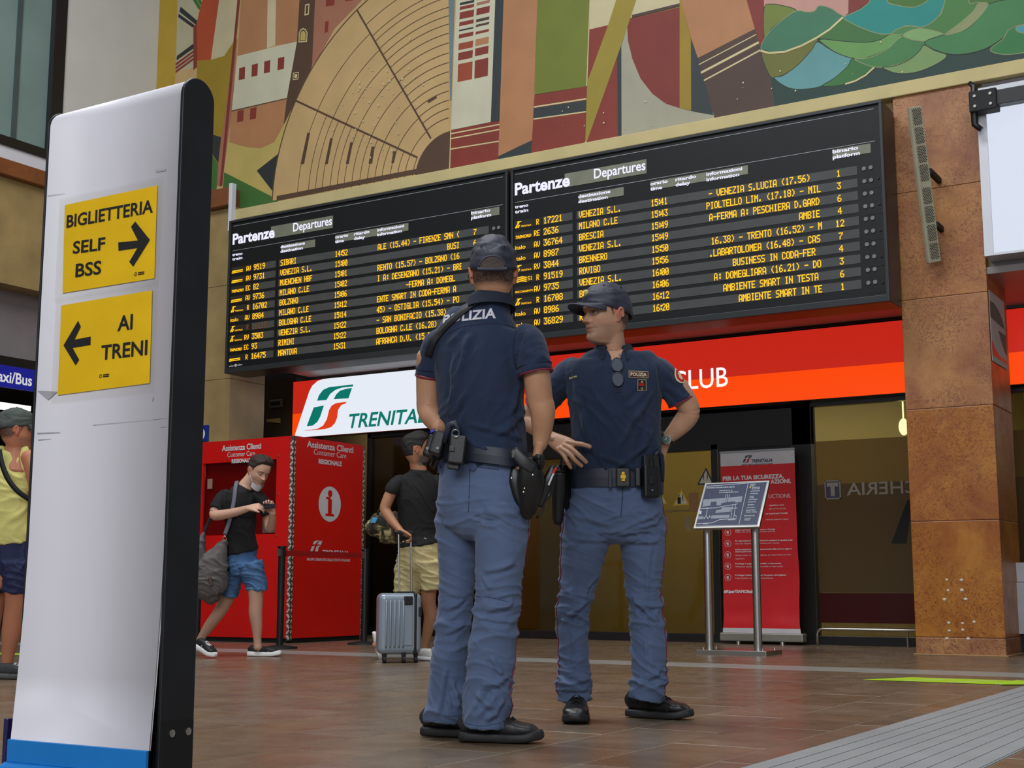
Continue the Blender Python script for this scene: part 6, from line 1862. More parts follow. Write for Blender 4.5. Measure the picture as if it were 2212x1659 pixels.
mesh_np('body', [V1, V2, V3], [F1, F2, F3], M_skin, fa, [C1_, np.tile(SK2, (len(V2), 1)) * (1 + .06 * vnoise(V2, 30)[:, None]), np.tile(SK2, (len(V3), 1))])
hd.eyes(fa, look=(.30, 1, -.02))
# shirt
sm = MB()
limb(sm, sec([(1332, 1034, 95, 61), (1332, 1000, 96, 64), (1331, 950, 97, 67), (1329, 890, 99, 68), (1327, 840, 104, 67), (1326, 805, 106, 62), (1326, 786, 104, 55), (1326, 773, 92, 48), (1325, 763, 66, 42), (1325, 756, 44, 38)]), LAT, n=40, ex=2.3, cap='flat')
limb(sm, [(J(1250, 797, 0), .048, .052), (J(1230, 806, .02), .062, .062), (J(1203, 836, .05), .066, .064), (J(1176, 864, .09), .067, .066), (J(1160, 880, .11), .066, .066)], BACK, n=28, cap='flat')
limb(sm, [(J(1402, 796, 0), .048, .052), (J(1422, 803, 0), .062, .062), (J(1445, 828, .01), .064, .062), (J(1463, 852, .015), .061, .060), (J(1471, 866, .015), .0615, .060)], BACK, n=28, cap='flat')
V, F, N = fuse(sm, .0055, 5)
rng = random.Random(3)
SF = []
Fv = lambda x, y, o: NP(J(x, y, -o))
for x0, y0, x1, y1, w, a in ((1385, 880, 1340, 960, .012, .007), (1400, 900, 1370, 990, .012, -.006), (1415, 850, 1375, 905, .011, .007), (1250, 900, 1290, 1000, .013, .006), (1245, 940, 1300, 1015, .011, -.006), (1290, 860, 1330, 900, .014, .004),
                             (1405, 960, 1330, 1010, .011, .007), (1418, 930, 1360, 1000, .010, .006), (1255, 860, 1275, 930, .012, -.005), (1300, 985, 1380, 1015, .010, .006), (1240, 980, 1260, 1020, .010, .007), (1395, 830, 1350, 870, .012, -.005), (1340, 840, 1400, 950, .02, .005), (1268, 1018, 1360, 1024, .008, -.006), (1300, 900, 1310, 990, .02, .005)):
    SF.append((Fv(x0, y0, .12), Fv((x0 + x1) / 2 + rng.uniform(-6, 6), (y0 + y1) / 2, .13), w, a)); SF.append((Fv((x0 + x1) / 2, (y0 + y1) / 2, .13), Fv(x1, y1, .12), w, a))
for x0, y0, x1, y1 in ((1440, 820, 1478, 850), (1436, 850, 1462, 872), (1452, 800, 1470, 840), (1195, 850, 1180, 870), (1215, 830, 1190, 850), (1235, 800, 1250, 860), (1412, 790, 1418, 850)):
    SF.append((Fv(x0, y0, .05), Fv(x1, y1, .05), .011, rng.choice([-.005, .006])))
V = wrinkle(V, N, .008, .35 + .65 * np.clip((1.35 - V[:, 2]) / .3, 0, 1), 2, fz=7, fx=5, shear=(1.6, .4))
V = folds(V, N, SF, 1.3)
mesh_np('polo_shirt', V, F, M_polo, fa)
bv = bvh_of(V, F)
# sleeve piping and collar
for c_, ax, r_ in ((J(1160, 880, .11), J(1160, 880, .11) - J(1176, 864, .09), .064), (J(1471, 867, .015), J(1471, 867, .015) - J(1463, 852, .015), .058)):
    ax = ax.normalized(); s_ = ax.orthogonal().normalized(); t_ = ax.cross(s_)
    m_ = MB(); m_.tube([c_ + (s_ * cos(q) + t_ * sin(q)) * r_ for q in [k * PI / 16 for k in range(33)]], .0042, 8); build('sleeve_piping', m_, M_crim, fa, smooth=True)


def collar(c, lat, fwd, up, r_in, parent, m, gap=.75, drop=.042, rise=.030, flare=.034, back_drop=None, rb=None):
    """folded polo collar: stand and fall, open at the front"""
    mb = MB(); n_ = 40; c, lat, fwd, up = map(Vector, (c, lat, fwd, up)); rb = rb or r_in
    prof = [(0.0, -.012), (.002, rise), (.010, rise + .004), (.018, rise - .010), (flare, -drop), (flare - .004, -drop + .001), (.014, rise - .012), (.004, -.010)]
    for i in range(n_ + 1):
        a = -PI / 2 + gap / 2 + (2 * PI - gap) * i / n_           # opening towards fwd
        e = abs(i / n_ - .5) * 2; ext = 1 + .55 * max(0, (e - .8) / .2)
        for (r, z) in prof:
            zz = z * (ext if z < 0 else 1) - .030 * e * e
            rr_x, rr_y = r_in + r, rb + r
            mb.v.append(tuple(c + lat * (rr_x * cos(a)) - fwd * (rr_y * sin(a)) + up * zz))
    k = len(prof)
    for i in range(n_):
        for j in range(k): mb.f.append([i * k + j, i * k + (j + 1) % k, (i + 1) * k + (j + 1) % k, (i + 1) * k + j]); mb.m.append(0)
    mb.f.append(list(range(k))); mb.m.append(0); mb.f.append([n_ * k + j for j in range(k)][::-1]); mb.m.append(0)
    return build('collar', mb, m, parent, smooth=False)


M_collar = mat('navy_collar', (24, 34, 52), rough=.8, bump=.2, bscale=500)
collar(J(1325, 754, 0), LAT, FWD, (UZ - FWD * .12).normalized(), .064, fa, M_collar, gap=1.0, rb=.064, drop=.022, flare=.040, rise=.030)
# open neck placket: skin showing in the V, dark placket strip with buttons
nS = NP(FWD)
patch('neck_opening', [(-.044, .030), (.044, .030), (.014, -.045), (-.002, -.062), (-.014, -.045)], J(1326, 772), RT, UZ, -BACK, bv, mat('neck_skin', (196, 150, 118), rough=.5), fa, off=.004)
patch('placket', [(-.015, -.040), (.015, -.040), (.014, -.17), (-.014, -.17)], J(1329, 772), RT, UZ, -BACK, bv, M_collar, fa, off=.0025)
for k in range(2):
    p_ = bv.ray_cast(J(1335, 775 + k * 22) - BACK * .5, BACK)[0]
    if p_: build('button', MB().cyl(p_ - BACK * .004, p_ - BACK * .007, .0055, 12), mat('navy_button', (40, 50, 80), rough=.2), fa)
# badges and lettering
pN = lambda x, y: J(x, y)
b_ = patch('name_badge', [(-.040, -.0125), (.040, -.0125), (.040, .0125), (-.040, .0125)], pN(1374, 818), RT, UZ, -BACK, bv, mat('maroon_badge', (74, 40, 44), rough=.7), fa, off=.003)
patch('badge_rim', [(-.0425, -.015), (.0425, -.015), (.0425, .015), (-.0425, .015)], pN(1374, 818), RT, UZ, -BACK, bv, mat('badge_gold', (186, 160, 112), rough=.6), b_, off=.0022)
decal_text('lettering', 'POLIZIA', pN(1374, 818) - UZ * .0075, RT, UZ, -BACK, .015, .070, bv, mat('badge_cream', (226, 208, 170), rough=.6), b_, bold=.03, off=.0045)
q_ = patch('rank_badge', [(-.019, -.024), (.019, -.024), (.019, .024), (-.019, .024)], pN(1381, 841), RT, UZ, -BACK, bv, mat('badge_gold', (186, 160, 112)), fa, off=.003)
patch('badge_field', [(-.0165, -.0215), (.0165, -.0215), (.0165, .0215), (-.0165, .0215)], pN(1381, 841), RT, UZ, -BACK, bv, M_blackmatt, q_, off=.0042)
patch('badge_bar', [(-.0135, -.003), (.0135, -.003), (.0135, .007), (-.0135, .007)], pN(1381, 841), RT, UZ, -BACK, bv, mat('badge_red', (196, 24, 34), rough=.6), q_, off=.0055)
patch('badge_star', [(.005 * cos(q), .0135 + .005 * sin(q)) for q in [k * PI / 5 for k in range(10)]], pN(1381, 841), RT, UZ, -BACK, bv, mat('badge_gold', (186, 160, 112)), q_, off=.0055, n=2)
patch('badge_flame', [(-.004, -.010), (.004, -.010), (.002, -.020), (-.002, -.020)], pN(1381, 841), RT, UZ, -BACK, bv, mat('badge_gold', (186, 160, 112)), q_, off=.0055, n=2)
patch('chest_tab', [(-.016, -.004), (.016, .0), (.016, .008), (-.016, .006)], pN(1236, 822), RT, UZ, -BACK, bv, mat('badge_pale', (170, 160, 110), rough=.6), fa, off=.003)
sn = (RT * .9 - BACK * .45).normalized(); su = sn.cross(UZ) * -1
pc = J(1461, 812, -.02)
shd_ = patch('shoulder_badge', [(.026 * cos(q) , .034 * sin(q)) for q in [k * PI / 12 for k in range(24)]], pc, BACK * .9 + RT * .45, UZ, sn, bv, mat('badge_cream', (226, 208, 170)), fa, off=.004)
patch('badge_field', [(.021 * cos(q), .028 * sin(q)) for q in [k * PI / 12 for k in range(24)]], pc, BACK * .9 + RT * .45, UZ, sn, bv, mat('badge_red', (196, 24, 34)), shd_, off=.0052)
patch('badge_emblem', [(.010 * cos(q) * (1 + .3 * (k % 2)), .018 * sin(q)) for k, q in enumerate([k * PI / 6 for k in range(12)])], pc, BACK * .9 + RT * .45, UZ, sn, bv, mat('badge_cream', (226, 208, 170)), shd_, off=.0064, n=2)
# folded glasses hanging on the placket
g_ = MB(); gl_ = MB()
gp = bv.ray_cast(J(1328, 812) - BACK * .5, BACK)[0] - BACK * .012
for k, (dx_, dz_) in enumerate(((.000, .028), (.002, -.036))):
    c_ = gp + RT * dx_ + UZ * dz_
    pts = [c_ + RT * (.024 * cos(q) * (1 - .12 * sin(q) * (1 if k == 0 else -1))) + UZ * (.029 * sin(q)) for q in [j * PI / 10 for j in range(21)]]
    g_.tube(pts, .0024, 8); gl_.prism([p for p in pts[:-1]], BACK * .002)
g_.tube([gp + RT * .004 + UZ * .001, gp + RT * .014 - UZ * .004, gp + RT * .006 - UZ * .010], .0022, 6)
g_.tube([gp + RT * .022 + UZ * .052, gp + RT * .004 + UZ * .054 + BACK * .004, gp + RT * .002 - UZ * .05 + BACK * .012], .0022, 6)
gt = build('reading_glasses', g_, mat('glasses_frame', (60, 62, 70), rough=.25, metal=.4), fa, smooth=True)
build('lens', gl_, mat('lens_grey', (62, 72, 88), rough=.3, spec=.25), gt)
# cap
cp_ = cap(hd, fa, M_capn, seed=2.0, low=.036, backlow=-.012, tall=.0)
eb = MB(); 
for q in [k * PI / 10 for k in range(20)]: eb.v.append(tuple(hd.w((.018 * cos(q), .098 - .018 * sin(q) * .35, .090 + .016 * sin(q)))))
eb.f.append(list(range(20))); eb.m.append(0)
hb = MB(); cE = Vector(hd.w((0, .092, .086))); hb.sphere(cE, (.013, .010, .015), 14, 8)
build('cap_badge', hb, mat('badge_khaki', (176, 164, 104), rough=.5), cp_, smooth=True)
for q in (-1, 1):
    for yy in (.045, -.04):
        e_ = hd.w((q * .060, yy, .112)); build('eyelet', MB().sphere(e_, .004, 8, 6), M_blackmatt, cp_)
# watch on his left wrist
wc = J(1442, 946, .055); wd_ = (wrL - elbL).normalized()
s_ = wd_.orthogonal().normalized(); t_ = wd_.cross(s_)
wt = MB(); wt.tube([wc + (s_ * cos(q) + t_ * sin(q)) * .0325 for q in [k * PI / 14 for k in range(29)]], .0075, 8)
wo = build('wristwatch', wt, M_blackmatt, fa, smooth=True)
nf = (EYEV - wc).normalized(); nf = (nf - wd_ * nf.dot(wd_)).normalized(); fc = wc + nf * .036
build('watch_case', MB().cyl(fc - nf * .006, fc + nf * .004, .0215, 28), M_steel, wo)
build('watch_face', MB().cyl(fc + nf * .004, fc + nf * .0048, .0175, 24), mat('watch_dial', (92, 116, 104), rough=.3), wo)
wh = MB(); r1_ = (UZ - nf * nf.z).normalized(); r2_ = nf.cross(r1_)
wh.prism([fc + nf * .005 + r1_ * .012 + r2_ * .001, fc + nf * .005 + r1_ * .012 - r2_ * .001, fc + nf * .005 - r2_ * .001, fc + nf * .005 + r2_ * .001], nf * .0006)
wh.prism([fc + nf * .005 + r2_ * .009 + r1_ * .001, fc + nf * .005 + r2_ * .009 - r1_ * .001, fc + nf * .005 - r1_ * .001, fc + nf * .005 + r1_ * .001], nf * .0006)
build('watch_hands', wh, M_white, wo)
# trousers
tm_ = MB()
limb(tm_, sec([(1332, 1026, 92, 60), (1330, 1060, 99, 64), (1329, 1100, 103, 66), (1328, 1126, 98, 62)]), LAT, n=36, ex=2.4)
RLg = [(1276, 1085, 52, 54), (1268, 1140, 56, 56), (1258, 1200, 49, 50), (1248, 1260, 41, 43), (1240, 1310, 36, 39), (1237, 1360, 34, 37), (1240, 1420, 33, 36), (1243, 1462, 36, 38), (1241, 1487, 39, 40), (1243, 1510, 34, 36)]
LLg = [(1380, 1085, 52, 54), (1386, 1140, 53, 56), (1389, 1200, 47, 50), (1390, 1260, 40, 43), (1394, 1310, 37, 40), (1399, 1360, 38, 39), (1401, 1420, 39, 39), (1402, 1462, 39, 40), (1398, 1487, 40, 40), (1393, 1508, 36, 38)]
limb(tm_, sec(RLg), LAT, n=28, cap='flat'); limb(tm_, sec(LLg, .03), LAT, n=28, cap='flat')
V, F, N = fuse(tm_, .0055, 3)
TF = []
for x0, y0, x1, y1, w, a in ((1340, 1135, 1420, 1105, .010, .008), (1335, 1142, 1430, 1125, .009, .007), (1342, 1150, 1425, 1160, .010, -.008), (1230, 1110, 1320, 1130, .011, .008), (1225, 1130, 1300, 1150, .010, -.006), (1235, 1160, 1310, 1165, .010, .007),
                             (1360, 1172, 1428, 1170, .009, .007), (1225, 1180, 1270, 1160, .011, .006), (1206, 1345, 1268, 1300, .012, .012), (1210, 1330, 1262, 1345, .010, -.010), (1208, 1475, 1275, 1470, .012, .012), (1206, 1488, 1278, 1490, .012, .012), (1212, 1462, 1270, 1480, .009, -.010),
                             (1360, 1300, 1430, 1345, .013, .012), (1362, 1330, 1436, 1320, .011, -.010), (1358, 1480, 1436, 1455, .013, .013), (1358, 1465, 1425, 1480, .010, -.011), (1300, 1250, 1262, 1290, .010, .008), (1243, 1200, 1235, 1300, .012, .006), (1405, 1180, 1400, 1290, .012, .006), (1238, 1370, 1240, 1450, .008, .007), (1400, 1370, 1402, 1440, .010, -.006)):
    TF.append((Fv(x0, y0, .075), Fv((x0 + x1) / 2, (y0 + y1) / 2 + 2, .095), w, a)); TF.append((Fv((x0 + x1) / 2, (y0 + y1) / 2 + 2, .095), Fv(x1, y1, .075), w, a))
V = wrinkle(V, N, .013, leg_mask(V, .86, .50, .10), 5)
V = folds(V, N, TF, 1.15)
mesh_np('trousers', V, F, M_trou, fa)
bt_ = bvh_of(V, F)


def seam(name, pts, nrm, bvh, m, parent, r=.0022, off=.001):
    out = []
    P_ = cr([list(p) for p in pts], 8)
    for p in P_:
        h = bvh.ray_cast(Vector(p) + nrm * .3, -nrm); out.append((h[0] + nrm * off) if h[0] is not None else Vector(p))
    return build(name, MB().tube(out, r, 6), m, parent, smooth=True)


nd = (-RT * .95 - BACK * .30).normalized()
seam('side_piping', [J(1226, 1085, -.03), J(1218, 1140, -.03), J(1213, 1200, -.03), J(1210, 1290, -.03), J(1208, 1370, -.02), J(1212, 1440, -.02), J(1212, 1500, -.02)], nd, bt_, M_crim, fa)
seam('side_piping', [J(1426, 1085, -.0), J(1434, 1150, -.0), J(1430, 1220, 0), J(1424, 1290, 0), J(1432, 1360, 0), J(1438, 1440, 0), J(1432, 1500, 0)], (RT * .9 - BACK * .42).normalized(), bt_, M_crim, fa)
seam('fly_seam', [J(1340, 1055), J(1339, 1085), J(1336, 1118)], -BACK, bt_, mat('dark_seam', (52, 66, 96), rough=.8), fa, r=.0022, off=.0005)
for x0, x1 in ((1255, 1236), (1415, 1428)): seam('pocket_edge', [J(x0, 1056), J((x0 + x1) / 2, 1080), J(x1, 1105)], (-BACK * 1 + RT * (.5 if x0 > 1300 else -.5)).normalized(), bt_, mat('dark_seam', (52, 66, 96)), fa, r=.0022, off=.0005)
# duty belt with buckle, pouches and holster
bc_ = J(1331, 1056)
bo_ = ring('duty_belt', bc_, LAT, FWD, UZ, .198, .132, .078, M_belt, fa, th=.006, ex=2.4)
fb_ = bc_ + FWD * .140
def gear(name, c, ux, uy, uz, m, parent, bev=.006): return build(name, MB().obox(c, ux, uy, uz), m, parent, bevel=bev, segs=3)
kb = gear('buckle', J(1346, 1032, -.148), RT * .030, BACK * .010, UZ * .040, M_leather, bo_)
pb = J(1346, 1030, -.162); em = MB(); em.cyl(pb, pb - BACK * .004, .0115, 20); em.cyl(pb + UZ * .014, pb + UZ * .014 - BACK * .004, .007, 12)
em.obox(pb - UZ * .012 - BACK * .002, RT * .007, BACK * .002, UZ * .006); build('buckle_emblem', em, M_gold, kb)
gear('belt_keeper', J(1378, 1031, -.145), RT * .012, BACK * .008, UZ * .040, M_leather, bo_); gear('belt_keeper', J(1318, 1033, -.15), RT * .007, BACK * .006, UZ * .040, M_belt, bo_, .002)
# radio pouch
mc_ = J(1404, 1034, -.135); fx_ = (RT * .95 + BACK * .25).normalized(); fn_ = (-BACK * .95 + RT * .25).normalized()
gear('magazine_pouch', mc_ + UZ * -.012, fx_ * .035, fn_ * .024, UZ * .070, M_leather, bo_, .010)
gear('pouch_top', mc_ + UZ * .060 + fn_ * .004, fx_ * .034, fn_ * .018, UZ * .038, mat('pouch_grey', (36, 36, 34), rough=.3), bo_, .006)
m_ = MB()
for q in (-1, 1): m_.tube([mc_ + fx_ * (.006 * q) + UZ * .09 + fn_ * .024, mc_ + fx_ * (.012 * q) + UZ * .045 + fn_ * .026], .0028, 6)
m_.tube([mc_ + fx_ * -.028 + UZ * .096 + fn_ * .02, mc_ + fx_ * .028 + UZ * .096 + fn_ * .02], .003, 6)
build('pouch_clip', m_, M_black, bo_)
gear('pouch_flap', mc_ + UZ * -.010 + fn_ * .026, fx_ * .013, fn_ * .003, UZ * .016, M_black, bo_, .003)
build('pouch_stud', MB().cyl(mc_ + UZ * -.050 + fn_ * .024, mc_ + UZ * -.050 + fn_ * .028, .004, 10), M_steel, bo_)
pp_ = J(1425, 1028, -.06); fx2 = (RT * .35 + BACK * .94).normalized()
gear('holder_strap', pp_, fx2 * .030, RT * .010, UZ * .082, M_belt, bo_, .009)
st_ = MB()
for k in range(1): st_.tube([J(1414, 985, -.10), J(1421, 975, -.09), J(1428, 985, -.08), J(1430, 1010, -.07), J(1429, 1040, -.06)], [.012, .013, .013, .012, .012], 8)
build('strap_loop', st_, M_belt, bo_, smooth=True)
# baton holster at his right hip, partly behind the other officer's gear
hp = J(1222, 1058, -.02)
gear('holster_plate', J(1228, 1052, -.02), RT * .026 + BACK * .02, FWD * .022, UZ * .095, M_leather, bo_, .010)
hl = MB(); limb(hl, [(J(1208, 1022, -.06), .030, .024), (J(1208, 1050, -.06), .032, .026), (J(1206, 1090, -.06), .027, .023), (J(1205, 1122, -.06), .022, .018), (J(1204, 1130, -.06), .018, .014)], RT, n=18, ex=3)
build('holster', hl, M_leather, bo_, smooth=True)
hr = MB(); c_ = J(1208, 1020, -.07); hr.tube([c_ + RT * .026 * cos(q) + (UZ * .25 - BACK).normalized() * .020 * sin(q) for q in [k * PI / 8 for k in range(17)]], .006, 8); hr.tube([c_ - UZ * .01, c_ + UZ * .03], .013, 12)
build('holster_ring', hr, M_leather, bo_, smooth=True)
pr = MB(); limb(pr, [(J(1236, 1065, -.01), .024, .020), (J(1238, 1100, .0), .026, .022), (J(1232, 1118, 0), .020, .018)], RT, n=16, ex=3)
build('side_pouch', pr, M_leather, bo_, smooth=True)
# shoes
M1, M2 = (fl(1246, 1532), fl(1243, 1567)); h_ = M1; d_ = (M2 - M1).normalized()
t1 = fl(1242, 1566); h1 = t1 + (BACK * .95 + RT * .10) * .285
shoe(fa, h1, t1, M_shoe, M_sole, w=.060, high=.125, lace=M_lace, sole_h=.034)
h2 = fl(1360, 1549); t2 = fl(1466, 1556); dd_ = (t2 - h2).normalized(); t2 = h2 + (RT * .84 - BACK * .45).normalized() * .285
shoe(fa, h2, t2, M_shoe, M_sole, w=.058, high=.125, lace=M_lace, sole_h=.034)
# ---------------- back officer, seen from behind, one hand on his holster
D0 = 5.1; PXM = D0 / FPX
fb = thing('person', fl(1020, 1602), 'police officer seen from behind with POLIZIA across his shoulders', 'person')
LAT = (RT * .90 - BACK * .43).normalized(); FWD = (BACK * .90 + RT * .43).normalized()
hd = Head(J(1066, 592, .0), (BACK * .985 + RT * .02 + UZ * .05), k=1.04)
hm = MB(); hd.add(hm)
limb(hm, sec([(1054, 690, 52, 36), (1056, 665, 44, 34), (1060, 640, 36, 34), (1064, 612, 34, 34), (1066, 590, 36, 38)]), RT, n=28)
V1, F1, N1 = fuse(hm, .0026, 2)
C1_ = hd.paint(V1, SK1, hair=(44, 34, 30))
am = MB()
wrR = J(1166, 962, -.08)
limb(am, [(J(1152, 770, -.10), .048, .048), (J(1160, 815, -.11), .050, .050), (J(1166, 862, -.10), .047, .048), (J(1172, 884, -.10), .046, .047), (J(1172, 912, -.09), .041, .042), (J(1170, 940, -.08), .034, .034), (wrR, .029, .026)], BACK, n=24)
hand(am, wrR, (UZ * -.85 - RT * .22 - BACK * .45), RT, BACK, curls=(.6, .65, .7, .7), k=.98, tsp=.6)
wrL = J(952, 925, -.02)
limb(am, [(J(925, 770, .06), .044, .044), (J(925, 815, .07), .046, .046), (J(925, 858, .07), .045, .045), (J(926, 884, .06), .044, .044), (J(936, 905, .02), .040, .040), (wrL, .030, .028)], BACK, n=24)
hand(am, wrL, (RT * .55 - UZ * .35 + BACK * .5), -RT, UZ, curls=(.5,) * 4, k=.96)
V2, F2, N2_ = fuse(am, .0032, 2)
tr_ = MB()
limb(tr_, sec([(1043, 1110, 74, 44), (1043, 1000, 74, 44), (1040, 860, 78, 46), (1046, 750, 74, 40), (1052, 710, 40, 28)]), LAT, n=20)
limb(tr_, sec([(998, 1100, 34, 34), (987, 1240, 27, 27), (982, 1320, 22, 22), (972, 1440, 18, 18), (962, 1555, 14, 14)], .08), LAT, n=16)
limb(tr_, sec([(1084, 1100, 36, 36), (1079, 1240, 32, 32), (1073, 1320, 26, 26), (1062, 1440, 20, 20), (1048, 1560, 15, 15)], -.06), LAT, n=16)
for a_, b_ in ((J(960, 745, .05), J(925, 790, .06)), (J(1120, 745, -.05), J(1155, 790, -.10))): limb(tr_, [(a_, .036, .036), (b_, .036, .036)], UZ, n=14)
V3, F3, N3_ = fuse(tr_, .012, 1)
mesh_np('body', [V1, V2, V3], [F1, F2, F3], M_skin, fb, [C1_, np.tile(SK1 * .96, (len(V2), 1)) * (1 + .08 * vnoise(V2, 30)[:, None]), np.tile(SK1, (len(V3), 1))])
hd.eyes(fb)
# shirt
sm = MB()
limb(sm, sec([(1046, 1000, 92, 66), (1044, 965, 94, 68), (1041, 915, 94, 68), (1038, 860, 97, 70), (1038, 800, 103, 70), (1040, 755, 108, 66), (1043, 722, 106, 60), (1046, 700, 94, 52), (1052, 684, 72, 44), (1057, 668, 50, 42), (1061, 656, 43, 42), (1063, 648, 38, 38)]), LAT, n=40, ex=2.3, cap='flat')
limb(sm, [(J(965, 735, .03), .050, .050), (J(946, 744, .04), .058, .056), (J(934, 772, .06), .054, .054), (J(928, 796, .065), .050, .052), (J(926, 812, .07), .049, .052)], BACK, n=28, cap='flat')
limb(sm, [(J(1122, 728, -.06), .052, .054), (J(1140, 738, -.08), .064, .062), (J(1149, 768, -.10), .066, .064), (J(1154, 792, -.11), .065, .064), (J(1157, 806, -.115), .0645, .065)], BACK, n=28, cap='flat')
V, F, N = fuse(sm, .0055, 5)
rng = random.Random(8)
Bv = lambda x, y, o=.10: NP(J(x, y, -o))
SF = []
for x0, y0, x1, y1, w, a in ((1012, 725, 990, 800, .012, .007), (990, 800, 960, 870, .013, .007), (1010, 850, 960, 905, .011, .006), (1000, 880, 955, 935, .010, -.006), (960, 760, 945, 860, .012, -.006), (1105, 760, 1130, 840, .012, .006), (1118, 840, 1090, 930, .012, .006), (1135, 880, 1060, 930, .012, -.006),
                             (1020, 915, 1140, 950, .010, .007), (960, 930, 1060, 970, .011, .007), (1010, 960, 1135, 985, .010, .008), (955, 905, 990, 960, .010, -.007), (1080, 935, 1140, 905, .010, .006), (975, 960, 1060, 985, .009, -.007), (1040, 760, 1050, 900, .02, .004), (1000, 700, 950, 735, .012, .005), (1130, 870, 1135, 940, .01, -.006),
                             (1130, 760, 1185, 790, .010, .006), (1125, 790, 1150, 800, .010, -.006), (1135, 720, 1125, 800, .009, -.008), (915, 770, 940, 800, .010, .006)):
    SF.append((Bv(x0, y0), Bv((x0 + x1) / 2 + rng.uniform(-5, 5), (y0 + y1) / 2, .115), w, a)); SF.append((Bv((x0 + x1) / 2, (y0 + y1) / 2, .115), Bv(x1, y1), w, a))
V = wrinkle(V, N, .008, .35 + .65 * np.clip((1.40 - V[:, 2]) / .3, 0, 1), 9, fz=6, fx=5, shear=(-1.8, .5)); V = folds(V, N, SF, 1.3)
mesh_np('polo_shirt', V, F, M_polo, fb)
bv = bvh_of(V, F)
for c_, ax, r_ in ((J(1157, 807, -.115), J(1157, 807, -.115) - J(1154, 792, -.11), .0635), (J(926, 813, .07), J(926, 813, .07) - J(928, 796, .065), .050)):
    ax = ax.normalized(); s_ = ax.orthogonal().normalized(); t_ = ax.cross(s_)
    build('sleeve_piping', MB().tube([c_ + (s_ * cos(q) + t_ * sin(q)) * r_ for q in [k * PI / 16 for k in range(33)]], .0036, 8), M_crim, fb, smooth=True)
    build('cuff_seam', MB().tube([c_ - ax * .028 + (s_ * cos(q) + t_ * sin(q)) * (r_ + .0022) for q in [k * PI / 16 for k in range(33)]], .0014, 6), M_collar, fb, smooth=True)
collar(J(1060, 652, 0), RT, BACK, (UZ + BACK * .10).normalized(), .068, fb, M_collar, gap=.7, rb=.072, drop=.020, flare=.026, rise=.028)
decal_text('lettering', 'POLIZIA', J(1014, 699) + UZ * -.001, (RT * .995 + UZ * .035).normalized(), (UZ * .98 + RT * .05), -BACK, .039, .200, bv, M_patchw, fb, bold=.03, off=.003)
seam('yoke_seam', [J(945, 742), J(990, 716), J(1045, 710), J(1090, 712), J(1112, 716)], -BACK, bv, mat('violet_seam', (46, 40, 72), rough=.8), fb, r=.0014)
seam('armhole_seam', [J(1118, 708), J(1112, 740), J(1108, 775), J(1112, 800)], -BACK, bv, M_collar, fb, r=.0018)
seam('armhole_seam', [J(948, 745), J(944, 770), J(946, 800)], -BACK, bv, M_collar, fb, r=.0018)
# crimson line under the collar fall, shoulder bag strap
seam('collar_piping', [J(1012, 645), J(1035, 638), J(1062, 641)], -BACK, bv, M_crim, fb, r=.0014, off=.034)
P_ = cr([list(J(*p)) for p in ((1062, 642), (1036, 655), (1010, 671), (984, 692), (958, 714), (938, 738), (925, 768))], 8); up_, dn_ = [], []
sb_ = MB(); w_ = .0135
for i, p in enumerate(P_):
    t_ = Vector(P_[min(i + 1, len(P_) - 1)] - P_[max(i - 1, 0)]).normalized(); n_ = t_.cross(-BACK).normalized()
    for s_ in (1, -1):
        q = Vector(p) + n_ * w_ * s_; h = bv.ray_cast(q - BACK * .4, BACK)
        sb_.v.append(tuple((h[0] if h[0] is not None else q) - BACK * .0055))
for i in range(len(P_) - 1): sb_.f.append([2 * i, 2 * i + 1, 2 * i + 3, 2 * i + 2]); sb_.m.append(0)
o_ = build('shoulder_strap', sb_, mat('black_webbing', (16, 16, 22), rough=.6), fb, smooth=True)
md_ = o_.modifiers.new('s', 'SOLIDIFY'); md_.thickness = .005
# cap with the opening over the adjuster
cp_ = cap(hd, fb, M_capn, seed=7.0, low=.034, backlow=-.004, wr=.0045)
arc = []; hw_, hh_ = .046, .040
cz = .002
def onback(x, z, off):
    r = Vector(hd.w((x, -.30, z))); return r
gapm = MB(); pts = [hd.w((hw_ * cos(q), -.1265 + .26 * (hw_ * cos(q)) ** 2 / .10 + .30 * max(0, hh_ * sin(q)) ** 1.6, cz + hh_ * sin(q))) for q in [k * PI / 16 for k in range(17)]]
lowp = [hd.w((hw_ * cos(q), -.128 + .26 * (hw_ * cos(q)) ** 2 / .10, cz - .004 * sin(q))) for q in [PI - k * PI / 10 for k in range(11)]]
ctr = hd.w((0, -.1275, cz + .016)); allq = pts + lowp[1:-1]
gapm.add([ctr] + allq, [[0, 1 + i, 1 + (i + 1) % len(allq)] for i in range(len(allq))])
build('cap_opening', gapm, mat('hair_in_opening', (74, 62, 56), rough=.8, var=.25, vscale=90), cp_)
build('opening_edge', MB().tube(pts, .0032, 8), M_capn, cp_, smooth=True)
build('adjuster_strap', MB().tube([hd.w((hw_ * 1.12 * cos(q), -.131 + .26 * (hw_ * cos(q)) ** 2 / .10, cz - .006 - .003 * sin(q))) for q in [k * PI / 12 for k in range(13)]], .0065, 8), M_capn, cp_, smooth=True)
for q in (-1, 1): build('eyelet', MB().tube([hd.w((q * .040 + .004 * cos(a), -.098, .080 + .004 * sin(a))) for a in [k * PI / 5 for k in range(11)]], .0014, 6), M_blackmatt, cp_)
gm_ = MB(); gm_.tube([hd.w((.082, .05, .0)), hd.w((.086, .0, .004)), hd.w((.084, -.018, -.004))], .003, 6); gm_.tube([hd.w((.087, .085, .002)), hd.w((.088, .06, .006)), hd.w((.084, .04, .004))], .008, 8)
build('sunglasses', gm_, M_black, fb, smooth=True)
